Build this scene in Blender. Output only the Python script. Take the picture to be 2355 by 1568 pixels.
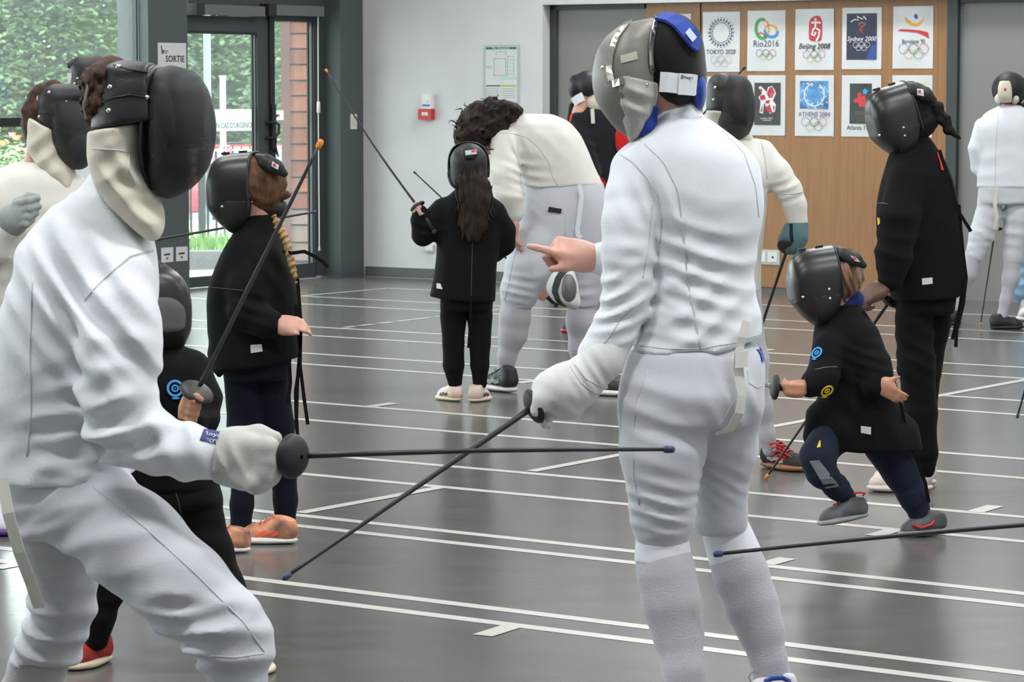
import bpy, bmesh, math, random
import numpy as np
from mathutils import Vector, Matrix
from mathutils.bvhtree import BVHTree

scene = bpy.context.scene
for _o in list(bpy.data.objects):
    bpy.data.objects.remove(_o, do_unlink=True)
COL = scene.collection

# ------------------------------------------------------------------ camera
F, CX, CY, YH, CAM_H = 6680.0, 1177.5, 784.0, 205.0, 1.42
PITCH = math.atan((CY - YH) / F)
cam_data = bpy.data.cameras.new('camera')
cam_data.sensor_width = 36.0
cam_data.lens = 36.0 * F / 2355.0
cam_data.clip_end = 300
cam_data.dof.use_dof = True
cam_data.dof.focus_distance = 8.6
cam_data.dof.aperture_fstop = 20.0
cam = bpy.data.objects.new('camera', cam_data)
COL.objects.link(cam)
cam.location = (0, 0, CAM_H)
cam.rotation_euler = (math.radians(90) - PITCH, 0, 0)
scene.camera = cam

# ------------------------------------------------------------------ sky and light
world = bpy.data.worlds.new('overcast_sky')
scene.world = world
world.use_nodes = True
_bg = world.node_tree.nodes['Background']
_bg.inputs[0].default_value = (0.93, 0.97, 1.0, 1)
_bg.inputs[1].default_value = 6.0
scene.view_settings.view_transform = 'Standard'
scene.view_settings.look = 'None'
scene.view_settings.gamma = 1.0
scene.view_settings.use_curve_mapping = False
scene.view_settings.exposure = 0.0
scene.cycles.use_denoising = True
scene.cycles.max_bounces = 4
scene.cycles.diffuse_bounces = 3
scene.cycles.glossy_bounces = 3
scene.cycles.use_adaptive_sampling = True
scene.cycles.adaptive_threshold = 0.09
scene.cycles.adaptive_min_samples = 20
scene.cycles.transparent_max_bounces = 8
scene.cycles.caustics_reflective = False
scene.cycles.caustics_refractive = False

def ceiling_lamp(x, y, z, sx, sy, watts):
    l = bpy.data.lights.new('ceiling_lamp', 'AREA')
    l.shape = 'RECTANGLE'; l.size = sx; l.size_y = sy; l.energy = watts
    l.color = (0.97, 0.985, 1.0)
    o = bpy.data.objects.new('ceiling_lamp', l); COL.objects.link(o)
    o.location = (x, y, z)
    return o
for _y, _p in ((4.3, 126), (7.4, 84), (10.8, 72), (14.4, 88), (18.4, 150)):
    for _x in (-2.4, 1.6, 5.6):
        if _y > 17 and _x < 0: continue
        ceiling_lamp(_x, _y, 4.85, 1.6, 0.5, _p)

# ------------------------------------------------------------------ camera geometry helpers
_c, _s = math.cos(PITCH), math.sin(PITCH)
CAMP = np.array([0.0, 0.0, CAM_H])
def ray(px, py):
    u, v = (px - CX) / F, (py - CY) / F
    return np.array([u, _c - v * _s, -_s - v * _c])
def at(px, py, Y):
    r = ray(px, py); return CAMP + r * (Y / r[1])
def gnd(px, py, z=0.0):
    r = ray(px, py); return CAMP + r * ((z - CAM_H) / r[2])
def nrm(v):
    v = np.asarray(v, float); return v / (np.linalg.norm(v) + 1e-12)

# ------------------------------------------------------------------ materials
MATS = {}
def new_mat(name):
    m = bpy.data.materials.new(name); m.use_nodes = True
    return m, m.node_tree, m.node_tree.nodes['Principled BSDF']
def mat(name, col, rough=0.6, metal=0.0, spec=0.5, sheen=0.0, var=0.0, vscale=8.0, bump=0.0, bscale=200.0,
        alpha=1.0, sss=0.0, stretch=None, coat=0.0, tint=None):
    if name in MATS: return MATS[name]
    m, nt, b = new_mat(name)
    b.inputs['Base Color'].default_value = (*col, 1)
    b.inputs['Roughness'].default_value = rough
    b.inputs['Metallic'].default_value = metal
    b.inputs['Specular IOR Level'].default_value = spec
    b.inputs['Sheen Weight'].default_value = sheen
    b.inputs['Alpha'].default_value = alpha
    b.inputs['Coat Weight'].default_value = coat
    if sss:
        b.inputs['Subsurface Weight'].default_value = sss
        b.inputs['Subsurface Radius'].default_value = (0.012, 0.004, 0.002)
    if var or bump:
        tc = nt.nodes.new('ShaderNodeTexCoord')
        mp = nt.nodes.new('ShaderNodeMapping')
        nt.links.new(tc.outputs['Object'], mp.inputs[0])
        if stretch: mp.inputs['Scale'].default_value = stretch
    if var:
        n = nt.nodes.new('ShaderNodeTexNoise'); n.inputs['Scale'].default_value = vscale
        n.inputs['Detail'].default_value = 4
        nt.links.new(mp.outputs[0], n.inputs['Vector'])
        r = nt.nodes.new('ShaderNodeValToRGB')
        lo = tuple(c * (1 - var) for c in col); hi = tuple(min(1, c * (1 + var)) for c in (tint or col))
        r.color_ramp.elements[0].position = 0.3; r.color_ramp.elements[1].position = 0.7
        r.color_ramp.elements[0].color = (*lo, 1); r.color_ramp.elements[1].color = (*hi, 1)
        nt.links.new(n.outputs[0], r.inputs[0]); nt.links.new(r.outputs[0], b.inputs['Base Color'])
    if bump:
        n2 = nt.nodes.new('ShaderNodeTexNoise'); n2.inputs['Scale'].default_value = bscale
        n2.inputs['Detail'].default_value = 2
        nt.links.new(mp.outputs[0], n2.inputs['Vector'])
        bp = nt.nodes.new('ShaderNodeBump'); bp.inputs['Strength'].default_value = bump
        bp.inputs['Distance'].default_value = 0.004
        nt.links.new(n2.outputs[0], bp.inputs['Height']); nt.links.new(bp.outputs[0], b.inputs['Normal'])
    MATS[name] = m
    return m

# ------------------------------------------------------------------ object helpers
def tag(o, label=None, cat=None, group=None, kind=None):
    if label: o['label'] = label
    if cat: o['category'] = cat
    if group: o['group'] = group
    if kind: o['kind'] = kind
    return o
def empty(name, loc, label=None, cat=None, group=None):
    o = bpy.data.objects.new(name, None); COL.objects.link(o)
    o.location = tuple(loc); o.empty_display_size = 0.1
    return tag(o, label, cat, group)
def put(o, parent):
    """parent keeping world position"""
    if parent is not None:
        o.parent = parent
        o.matrix_parent_inverse = Matrix.Translation(world_loc(parent)).inverted()
    return o
def world_loc(o):
    return Vector(o.location)
def mesh_obj(name, verts, faces, material, parent=None, smooth=False):
    me = bpy.data.meshes.new(name)
    me.from_pydata([tuple(map(float, v)) for v in verts], [], [tuple(f) for f in faces])
    me.update()
    if smooth: me.shade_smooth()
    if material is not None: me.materials.append(material)
    o = bpy.data.objects.new(name, me); COL.objects.link(o)
    return put(o, parent)

class MB:
    """collects simple shapes; build() links them as one mesh object (vertices in world space)"""
    def __init__(s): s.v = []; s.f = []
    def add(s, v, f):
        n = len(s.v); s.v += [tuple(map(float, q)) for q in v]; s.f += [tuple(i + n for i in q) for q in f]; return s
    def box(s, c, h, ax=None):
        c = np.asarray(c, float)
        A = np.eye(3) if ax is None else np.array(ax, float)
        vs = [c + A[0] * (i * h[0]) + A[1] * (j * h[1]) + A[2] * (k * h[2]) for k in (-1, 1) for j in (-1, 1) for i in (-1, 1)]
        fs = [(0, 2, 3, 1), (4, 5, 7, 6), (0, 1, 5, 4), (2, 6, 7, 3), (0, 4, 6, 2), (1, 3, 7, 5)]
        if np.linalg.det(A) < 0: fs = [q[::-1] for q in fs]
        return s.add(vs, fs)
    def tube(s, pts, r, n=8, cap=True, flat=None):
        pts = [np.asarray(p, float) for p in pts]
        rs = r if isinstance(r, (list, tuple)) else [r] * len(pts)
        up = np.array([0.0, 0.0, 1.0]); prev = None; vs = []
        for i, p in enumerate(pts):
            d = nrm(pts[min(i + 1, len(pts) - 1)] - pts[max(i - 1, 0)])
            if prev is None:
                a = up if abs(d @ up) < 0.9 else np.array([1.0, 0, 0])
                x = nrm(np.cross(d, a))
            else:
                x = nrm(prev - d * (prev @ d))
            prev = x; y = np.cross(d, x)
            for k in range(n):
                t = 2 * math.pi * k / n
                vs.append(p + rs[i] * (math.cos(t) * x + math.sin(t) * y))
        fs = []
        for i in range(len(pts) - 1):
            for k in range(n):
                k2 = (k + 1) % n
                fs.append((i * n + k, i * n + k2, (i + 1) * n + k2, (i + 1) * n + k))
        if cap:
            fs.append(tuple(range(n))[::-1]); fs.append(tuple((len(pts) - 1) * n + k for k in range(n)))
        return s.add(vs, fs)
    def lathe(s, prof, p0, axis, n=24):
        """prof: list of (r, h) along axis from p0"""
        p0 = np.asarray(p0, float); d = nrm(axis)
        a = np.array([0, 0, 1.0]) if abs(d[2]) < 0.9 else np.array([1.0, 0, 0])
        x = nrm(np.cross(d, a)); y = np.cross(d, x); vs = []; fs = []
        for r, h in prof:
            for k in range(n):
                t = 2 * math.pi * k / n
                vs.append(p0 + d * h + r * (math.cos(t) * x + math.sin(t) * y))
        for i in range(len(prof) - 1):
            for k in range(n):
                k2 = (k + 1) % n
                fs.append((i * n + k, i * n + k2, (i + 1) * n + k2, (i + 1) * n + k))
        return s.add(vs, fs)
    def prism(s, poly, o, x, y, z0, z1):
        """2-D polygon in frame (o,x,y), extruded along x×y from z0 to z1"""
        o, x, y = (np.asarray(q, float) for q in (o, x, y)); z = np.cross(x, y)
        n = len(poly)
        vs = [o + x * a + y * b + z * z0 for a, b in poly] + [o + x * a + y * b + z * z1 for a, b in poly]
        fs = [tuple(range(n))[::-1], tuple(range(n, 2 * n))] + [(i, (i + 1) % n, n + (i + 1) % n, n + i) for i in range(n)]
        return s.add(vs, fs)
    def ribbon(s, pts, nors, w, t=0.002):
        """flat strap through pts, nors = outward normals, width w, thickness t"""
        pts = [np.asarray(p, float) for p in pts]; vs = []; fs = []
        for i, p in enumerate(pts):
            d = nrm(pts[min(i + 1, len(pts) - 1)] - pts[max(i - 1, 0)])
            n_ = nrm(nors[i] if isinstance(nors, list) else nors)
            wv = nrm(np.cross(d, n_)); ww = w[i] if isinstance(w, (list, tuple)) else w
            for a, b in ((-1, 0), (1, 0), (1, 1), (-1, 1)):
                vs.append(p + wv * (a * ww / 2) + n_ * (b * t))
        for i in range(len(pts) - 1):
            for k in range(4):
                k2 = (k + 1) % 4
                fs.append((i * 4 + k, i * 4 + k2, i * 4 + 4 + k2, i * 4 + 4 + k))
        e = (len(pts) - 1) * 4
        fs += [(3, 2, 1, 0), (e, e + 1, e + 2, e + 3)]
        return s.add(vs, fs)
    def build(s, name, material, parent=None, smooth=False):
        o = mesh_obj(name, s.v, s.f, material, parent, smooth)
        bm = bmesh.new(); bm.from_mesh(o.data); bmesh.ops.recalc_face_normals(bm, faces=bm.faces); bm.to_mesh(o.data); bm.free()
        return o

def text_mesh(name, body, size, o, x, y, material, parent, align='CENTER', extrude=0.0006, bold=0.0, squeeze=1.0, shear=0.0):
    """flat raised lettering lying in the plane (o; x, y)"""
    cu = bpy.data.curves.new(name, 'FONT'); cu.body = body; cu.size = size
    cu.align_x = align; cu.align_y = 'CENTER'; cu.extrude = extrude; cu.offset = bold; cu.resolution_u = 2; cu.shear = shear
    tmp = bpy.data.objects.new(name, cu); COL.objects.link(tmp)
    dg = bpy.context.evaluated_depsgraph_get()
    me = bpy.data.meshes.new_from_object(tmp.evaluated_get(dg))
    bpy.data.objects.remove(tmp, do_unlink=True); bpy.data.curves.remove(cu)
    x = nrm(x); y = nrm(y); z = np.cross(x, y)
    M = Matrix(((x[0] * squeeze, y[0], z[0], o[0]), (x[1] * squeeze, y[1], z[1], o[1]), (x[2] * squeeze, y[2], z[2], o[2]), (0, 0, 0, 1)))
    me.transform(M); me.materials.clear(); me.materials.append(material)
    ob = bpy.data.objects.new(name, me); COL.objects.link(ob)
    return put(ob, parent)

# ------------------------------------------------------------------ signed distance modelling
def _noise(p, f, seed=0.0):
    q = p * f + seed
    a = np.sin(q[:, 0] * 1.7 + 1.3 * np.sin(q[:, 1] * 1.1 + seed)) * np.sin(q[:, 1] * 1.3 + 1.1 * np.sin(q[:, 2] * 0.9))
    b = np.sin(q[:, 2] * 1.9 + 1.7 * np.sin(q[:, 0] * 0.8 - seed) + seed)
    return 0.6 * a + 0.4 * b

class SDF:
    def __init__(s): s.ops = []; s.folds = []
    # every primitive: (op, k, lo, hi, fn)
    def rc(s, p1, r1, p2, r2, k=0.03, op='u', sq=None):
        """round cone; sq=(axis, factor) squashes it along axis"""
        p1 = np.asarray(p1, float); p2 = np.asarray(p2, float)
        if sq is not None:
            ax = nrm(sq[0]); fct = sq[1]
            def T(q): return q + ((q - p1) @ ax)[..., None] * ax * (1 / fct - 1)
            q2 = T(p2[None])[0]; sc = min(1.0, fct) if fct < 1 else 1.0
            R = max(r1, r2) * max(1, fct)
        else:
            T = None; q2 = p2; sc = 1.0; R = max(r1, r2)
        d = q2 - p1; dd = max(d @ d, 1e-9)
        def fn(P):
            Q = P if T is None else T(P)
            v = Q - p1
            t = np.clip((v @ d) / dd, 0, 1)
            return (np.linalg.norm(v - t[:, None] * d, axis=1) - (r1 + (r2 - r1) * t)) * sc
        s.ops.append((op, k, np.minimum(p1, p2) - R, np.maximum(p1, p2) + R, fn)); return s
    def chain(s, pts, k=0.03, op='u', sq=None):
        """pts: list of (point, radius)"""
        for (a, ra), (b, rb) in zip(pts[:-1], pts[1:]): s.rc(a, ra, b, rb, k, op, sq)
        return s
    def ell(s, c, h, ax=None, k=0.03, op='u', n=2.0):
        c = np.asarray(c, float); h = np.asarray(h, float); A = np.eye(3) if ax is None else np.array([nrm(a) for a in ax])
        R = np.abs(A.T * h).sum(1); m = float(min(h))
        def fn(P):
            q = np.abs((P - c) @ A.T) / h
            if n == 2.0: l = np.sqrt((q * q).sum(1))
            else: l = ((q ** n).sum(1)) ** (1 / n)
            return (l - 1) * m
        s.ops.append((op, k, c - R, c + R, fn)); return s
    def box(s, c, h, ax=None, r=0.01, k=0.02, op='u'):
        c = np.asarray(c, float); h = np.asarray(h, float); A = np.eye(3) if ax is None else np.array([nrm(a) for a in ax])
        R = np.abs(A.T * h).sum(1)
        def fn(P):
            q = np.abs((P - c) @ A.T) - (h - r)
            return np.linalg.norm(np.maximum(q, 0), axis=1) + np.minimum(q.max(1), 0) - r
        s.ops.append((op, k, c - R, c + R, fn)); return s
    def loft(s, secs, right, k=0.03, end=0.02, op='u', axis=None, n=2.0):
        """secs: list of (centre, half_width, half_depth) along a spine; elliptical sections, right = width direction"""
        C = np.array([q[0] for q in secs], float)
        ax = nrm(C[-1] - C[0]) if axis is None else nrm(axis)
        right = nrm(np.asarray(right, float) - ax * (np.asarray(right, float) @ ax)); dep = np.cross(ax, right)
        w = (C - C[0]) @ ax; o = np.argsort(w); w = w[o] - w[o][0]; C = C[o]
        a = np.array([q[1] for q in secs], float)[o]; b = np.array([q[2] for q in secs], float)[o]
        u = (C - C[0]) @ right; v = (C - C[0]) @ dep; C0 = C[0]
        # smooth (Catmull-Rom through the sections)
        W = np.linspace(w[0], w[-1], 90)
        def cr(y):
            m = np.gradient(y, w) if len(w) > 2 else np.full(len(w), (y[-1] - y[0]) / max(w[-1] - w[0], 1e-6))
            i = np.clip(np.searchsorted(w, W) - 1, 0, len(w) - 2); hh = w[i + 1] - w[i]; t = (W - w[i]) / hh
            return (2*t**3 - 3*t**2 + 1) * y[i] + (t**3 - 2*t**2 + t) * hh * m[i] + (-2*t**3 + 3*t**2) * y[i+1] + (t**3 - t**2) * hh * m[i+1]
        Wa, Wb, Wu, Wv = cr(a), cr(b), cr(u), cr(v)
        R = max(a.max(), b.max())
        def fn(P):
            q = P - C0; ww = q @ ax
            A = np.interp(ww, W, Wa); B = np.interp(ww, W, Wb)
            x = (q @ right - np.interp(ww, W, Wu)) / A; y = (q @ dep - np.interp(ww, W, Wv)) / B
            if n == 2.0: l = np.sqrt(x * x + y * y)
            else: l = (np.abs(x) ** n + np.abs(y) ** n) ** (1 / n)
            d = (l - 1) * np.minimum(A, B)
            e = np.maximum(W[0] - ww, ww - W[-1])
            h_ = np.maximum(end - np.abs(d - e), 0) / max(end, 1e-6)
            return np.maximum(d, e) + h_ * h_ * end * 0.25
        s.ops.append((op, k, C.min(0) - R, C.max(0) + R, fn)); return s
    def plane(s, p, n, k=0.005):
        """keep the side the normal points away from"""
        p = np.asarray(p, float); n = nrm(n)
        s.ops.append(('cut', k, None, None, lambda P: (P - p) @ n)); return s
    def wrist(s, p, n, r=0.075):
        """square end of a sleeve or trouser leg: takes away only what lies just beyond p"""
        n = nrm(n); a = nrm(np.cross(n, [0.3, 0.2, 0.93])); b = np.cross(n, a); p = np.asarray(p, float)
        return s.box(p + n * r, (r, r, r), (n, a, b), .004, .004, op='d')
    def fold(s, c, r, ax, lam, amp, warp=0.5, seed=0.0):
        s.folds.append((np.asarray(c, float), r, nrm(ax), lam, amp, warp, seed)); return s
    def bumps(s, f, amp, seed=0.0, lo=None, hi=None):
        s.folds.append(('n', f, amp, seed)); return s
    def mesh(s, name, vox, material, parent=None, keep=None):
        los = [o[2] for o in s.ops if o[0] == 'u']; his = [o[3] for o in s.ops if o[0] == 'u']
        lo = np.min(los, 0) - 4 * vox - 0.012; hi = np.max(his, 0) + 4 * vox + 0.012
        N = np.ceil((hi - lo) / vox).astype(int) + 1
        ax = [lo[i] + np.arange(N[i]) * vox for i in range(3)]
        D = np.full(N, 0.5, np.float32)
        for op, k, a, b, fn in s.ops:
            if op == 'cut': i0, i1 = np.zeros(3, int), N
            else:
                m = k + 3 * vox
                i0 = np.clip(np.floor((a - m - lo) / vox).astype(int), 0, N); i1 = np.clip(np.ceil((b + m - lo) / vox).astype(int) + 1, 0, N)
            if (i1 <= i0).any(): continue
            sl = tuple(slice(i0[i], i1[i]) for i in range(3))
            X, Y, Z = np.meshgrid(*[ax[i][sl[i]] for i in range(3)], indexing='ij')
            sub = D[sl]
            P = np.stack([X.ravel(), Y.ravel(), Z.ravel()], 1)
            d = fn(P).reshape(sub.shape)
            if op == 'u':
                h = np.maximum(k - np.abs(sub - d), 0) / k
                D[sl] = np.minimum(sub, d) - h * h * k * 0.25
            elif op == 'd':
                h = np.maximum(k - np.abs(sub + d), 0) / k
                D[sl] = np.maximum(sub, -d) + h * h * k * 0.25
            else:
                h = np.maximum(k - np.abs(sub - d), 0) / k
                D[sl] = np.maximum(sub, d) + h * h * k * 0.25
        if s.folds:
            idx = np.argwhere(np.abs(D) < 0.035)
            P = lo + idx * vox; disp = np.zeros(len(P))
            for fo in s.folds:
                if isinstance(fo[0], str):
                    disp += fo[2] * _noise(P, fo[1], fo[3]); continue
                c, r, a, lam, amp, warp, seed = fo
                q = P - c; g = np.exp(-(q * q).sum(1) / (r * r))
                m = g > 0.02
                if not m.any(): continue
                qq = q[m]
                ph = (qq @ a) / lam + 1.3 * warp * _noise(qq, 0.36 / lam, seed) + 0.25 * seed
                sn = np.sin(math.pi * ph)
                md = np.clip(0.55 + 0.75 * _noise(qq, 0.30 / lam, seed + 7.0), 0.1, 1.2)
                disp[m] += amp * 1.75 * g[m] * md * (1 - np.sqrt(sn * sn + 0.06) - 0.30)
            D[idx[:, 0], idx[:, 1], idx[:, 2]] -= disp.astype(np.float32)
        v, f = surface_nets(D, lo, vox)
        if keep is not None: pass
        me = bpy.data.meshes.new(name)
        me.vertices.add(len(v)); me.vertices.foreach_set('co', v.astype(np.float32).ravel())
        me.loops.add(len(f) * 4); me.loops.foreach_set('vertex_index', f.astype(np.int32).ravel())
        me.polygons.add(len(f))
        me.polygons.foreach_set('loop_start', np.arange(len(f), dtype=np.int32) * 4)
        me.polygons.foreach_set('loop_total', np.full(len(f), 4, np.int32))
        me.update(calc_edges=True); me.validate()
        me.shade_smooth()
        if material is not None: me.materials.append(material)
        o = bpy.data.objects.new(name, me); COL.objects.link(o)
        return put(o, parent)

def surface_nets(D, lo, vox):
    S = D < 0
    nx, ny, nz = D.shape
    offs = [(i, j, k) for i in (0, 1) for j in (0, 1) for k in (0, 1)]
    cs = np.zeros((nx - 1, ny - 1, nz - 1), np.uint8)
    for i, j, k in offs: cs += S[i:nx - 1 + i, j:ny - 1 + j, k:nz - 1 + k]
    act = np.argwhere((cs > 0) & (cs < 8))
    vid = np.full(cs.shape, -1, np.int32); vid[act[:, 0], act[:, 1], act[:, 2]] = np.arange(len(act))
    val = {o: D[act[:, 0] + o[0], act[:, 1] + o[1], act[:, 2] + o[2]].astype(np.float64) for o in offs}
    acc = np.zeros((len(act), 3)); cnt = np.zeros(len(act))
    for o in offs:
        for a in range(3):
            if o[a]: continue
            p = list(o); p[a] = 1; p = tuple(p)
            d0, d1 = val[o], val[p]; m = (d0 < 0) != (d1 < 0)
            t = d0[m] / (d0[m] - d1[m])
            e = np.tile(np.array(o, float), (m.sum(), 1)); e[:, a] = t
            acc[m] += e; cnt[m] += 1
    v = lo + (act + acc / cnt[:, None]) * vox
    fs = []
    for a in range(3):
        b, c = (a + 1) % 3, (a + 2) % 3
        sl0 = [slice(None)] * 3; sl1 = [slice(None)] * 3
        sl0[a] = slice(0, -1); sl1[a] = slice(1, None)
        for ax_ in (b, c): sl0[ax_] = slice(1, -1); sl1[ax_] = slice(1, -1)
        s0, s1 = S[tuple(sl0)], S[tuple(sl1)]
        e = np.argwhere(s0 != s1)
        if not len(e): continue
        base = e.copy(); base[:, b] += 1; base[:, c] += 1
        sgn = s0[e[:, 0], e[:, 1], e[:, 2]]
        def V(db, dc):
            q = base.copy(); q[:, b] += db; q[:, c] += dc
            return vid[q[:, 0], q[:, 1], q[:, 2]]
        quad = np.stack([V(-1, -1), V(0, -1), V(0, 0), V(-1, 0)], 1)
        quad[~sgn] = quad[~sgn][:, ::-1]
        fs.append(quad)
    return v, np.concatenate(fs)

def bvh_of(objs):
    vs, fs = [], []
    for o in objs:
        n = len(vs)
        M = o.matrix_basis if o.parent is None else Matrix.Translation(o.parent.location) @ o.matrix_parent_inverse
        for q in o.data.vertices: vs.append(q.co.copy())
        for p in o.data.polygons: fs.append(tuple(i + n for i in p.vertices))
    return BVHTree.FromPolygons(vs, fs)
def hit(bvh, px, py, near=None):
    """point and normal of a surface on the line of sight through a pixel"""
    d = Vector(nrm(ray(px, py)))
    loc, nor, i, dist = bvh.ray_cast(Vector(CAMP), d)
    if loc is None:
        if near is None: return None
        loc, nor, i, dist = bvh.find_nearest(Vector(at(px, py, near)))
    nor = np.array(nor)
    if nor @ np.array(d) > 0: nor = -nor
    return np.array(loc), nor
# ------------------------------------------------------------------ frames of the two walls
dA0 = nrm([-.827, .562, 0]); dB0 = nrm([.562, .827, 0]); UP = np.array([0, 0, 1.0])
K = gnd(837, 635.3)
uA = nrm(-dA0 + 0.03 * dB0)             # to the right along the back wall
nA = nrm([-uA[1] * -1, uA[0] * -1, 0]); nA = nrm(np.array([uA[1], -uA[0], 0]))   # into the room
if nA @ dB0 > 0: nA = -nA
uB = -dB0; nB = -dA0                     # along the glazed wall towards the camera / into the room
def WA(s, z, o=0.0): return K + uA * s + nA * o + UP * z
def WB(t, z, o=0.0): return K + uB * t + nB * o + UP * z
def onA(px, py, o=0.0):
    r = ray(px, py); P0 = K + nA * o; P = CAMP + r * (((P0 - CAMP) @ nA) / (r @ nA)); return (P - P0) @ uA, P[2]
def onB(px, py, o=0.0):
    r = ray(px, py); P0 = K + nB * o; P = CAMP + r * (((P0 - CAMP) @ nB) / (r @ nB)); return (P - P0) @ uB, P[2]
AXA = (uA, nA, UP); AXB = (uB, nB, UP)
def boxA(mb, s0, s1, z0, z1, o0, o1): return mb.box(WA((s0 + s1) / 2, (z0 + z1) / 2, (o0 + o1) / 2), (abs(s1 - s0) / 2, abs(o1 - o0) / 2, abs(z1 - z0) / 2), AXA)
def boxB(mb, t0, t1, z0, z1, o0, o1): return mb.box(WB((t0 + t1) / 2, (z0 + z1) / 2, (o0 + o1) / 2), (abs(t1 - t0) / 2, abs(o1 - o0) / 2, abs(z1 - z0) / 2), AXB)

M_white_wall = mat('white_painted_plaster', (0.68, 0.685, 0.68), 0.85, var=0.04, vscale=3, bump=0.15, bscale=90)
M_frame = mat('grey_green_metal_frame', (0.045, 0.056, 0.06), 0.5, var=0.08, vscale=2)
M_frame_dark = mat('dark_gasket', (0.012, 0.014, 0.016), 0.5)
M_frame_light = mat('pale_glazing_bead', (0.45, 0.52, 0.5), 0.4)
M_pillar = mat('grey_painted_pillar', (0.07, 0.085, 0.088), 0.6, var=0.06, vscale=2)
M_door_grey = mat('grey_door_panel', (0.23, 0.23, 0.215), 0.55, var=0.03, vscale=1.5)
M_base = mat('grey_skirting', (0.12, 0.125, 0.13), 0.5)
M_ceil = mat('ceiling_white', (0.7, 0.7, 0.68), 0.9)
M_line = mat('white_line_paint', (0.56, 0.55, 0.50), 0.3, var=0.05, vscale=6)
M_line_dark = mat('black_line_paint', (0.02, 0.02, 0.02), 0.4)
M_paper = mat('white_paper', (0.66, 0.665, 0.67), 0.25, var=0.02, vscale=20, spec=0.5)
M_black = mat('black_print', (0.015, 0.015, 0.018), 0.6)
M_whiteplastic = mat('white_plastic', (0.75, 0.75, 0.72), 0.35)
M_red = mat('red_plastic', (0.55, 0.02, 0.03), 0.35)

# floor of grey vinyl, glossy
def floor_material():
    m, nt, b = new_mat('grey_vinyl_floor')
    tc = nt.nodes.new('ShaderNodeTexCoord'); mp = nt.nodes.new('ShaderNodeMapping')
    mp.inputs['Rotation'].default_value = (0, 0, math.atan2(dA0[1], dA0[0])); mp.inputs['Scale'].default_value = (1.2, 3.0, 1)
    nt.links.new(tc.outputs['Object'], mp.inputs[0])
    n = nt.nodes.new('ShaderNodeTexNoise'); n.inputs['Scale'].default_value = 3.0; n.inputs['Detail'].default_value = 5
    nt.links.new(mp.outputs[0], n.inputs['Vector'])
    r = nt.nodes.new('ShaderNodeValToRGB')
    r.color_ramp.elements[0].position = 0.3; r.color_ramp.elements[1].position = 0.72
    r.color_ramp.elements[0].color = (0.108, 0.106, 0.100, 1); r.color_ramp.elements[1].color = (0.138, 0.136, 0.128, 1)
    nt.links.new(n.outputs[0], r.inputs[0]); nt.links.new(r.outputs[0], b.inputs['Base Color'])
    n2 = nt.nodes.new('ShaderNodeTexNoise'); n2.inputs['Scale'].default_value = 14.0; n2.inputs['Detail'].default_value = 3
    nt.links.new(mp.outputs[0], n2.inputs['Vector'])
    rr = nt.nodes.new('ShaderNodeMapRange'); rr.inputs['To Min'].default_value = 0.17; rr.inputs['To Max'].default_value = 0.24
    nt.links.new(n2.outputs[0], rr.inputs['Value']); nt.links.new(rr.outputs[0], b.inputs['Roughness'])
    b.inputs['Specular IOR Level'].default_value = 0.38
    return m
far = WA(14, 0)
fl = [WB(-.2, 0, -.3), WA(14, 0, -.3), WA(14, 0) + nA * 30, WB(30, 0, -.3)]
fv = [p for p in fl] + [p - UP * 0.1 for p in fl]
floor = mesh_obj('floor', fv, [(3, 2, 1, 0), (4, 5, 6, 7), (0, 1, 5, 4), (1, 2, 6, 5), (2, 3, 7, 6), (3, 0, 4, 7)], floor_material())
tag(floor, kind='structure')
bm_ = bmesh.new(); bm_.from_mesh(floor.data); bmesh.ops.recalc_face_normals(bm_, faces=bm_.faces); bm_.to_mesh(floor.data); bm_.free()

def court_line(x0, y0, x1, y1, w=0.045, ext0=0.0, ext1=0.0, material=None, zz=0.0016):
    a, b = gnd(x0, y0), gnd(x1, y1); d = nrm(b - a); a = a - d * ext0; b = b + d * ext1
    n = np.array([-d[1], d[0], 0])
    z = UP * zz
    return mesh_obj('court_line', [a - n * w / 2 + z, b - n * w / 2 + z, b + n * w / 2 + z, a + n * w / 2 + z], [(0, 1, 2, 3)], material or M_line, floor)
for q in [(892.3, 663, 2355, 728), (690, 680.6, 2355, 765), (691.5, 698.6, 2355, 785.4), (704.9, 750.7, 2355, 845), (695, 770.2, 2355, 870),
          (697, 811.9, 2355, 922), (697, 836.5, 2355, 954.4), (701, 923.9, 2355, 1055.6), (687.7, 963.7, 2355, 1099.6),
          (700, 1042.5, 2355, 1189), (695, 1089.4, 2355, 1245.2), (676, 1183.5, 2355, 1365), (683.5, 1208.6, 2355, 1393),
          (547, 1327, 2355, 1548.4), (564, 1360.4, 2231, 1568)]:
    court_line(*q, w=0.05, ext0=(0 if q[1] < 690 else 1.6), ext1=3, zz=0.0008)
court_line(692, 681, 892, 663, 0.04)
for a, b in ((0, .12), (.16, .31), (.36, .5), (.55, .9), (.95, 1.3), (1.36, 1.6)):
    court_line(791 + 222 * a, 753.3 - 25.6 * a, 791 + 222 * b, 753.3 - 25.6 * b, 0.045)
court_line(690, 1179.8, 1024.3, 1119, 0.05)
court_line(1221.6, 1084, 2355, 874, 0.05, ext1=1)
for q in ((1109, 1462, 1176, 1441), (1760, 1298, 1811, 1284), (2010, 1232.5, 2058, 1218), (2240, 1178, 2290, 1163.4),
          (850, 935, 907, 927), (-10, 1307, 45, 1297), (1190, 881, 1242, 875), (1362, 854, 1430, 844), (1757, 806, 1772, 803)):
    court_line(*q, w=0.06)
court_line(1398, 845, 1480, 850, 0.06, material=M_line_dark)

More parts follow.
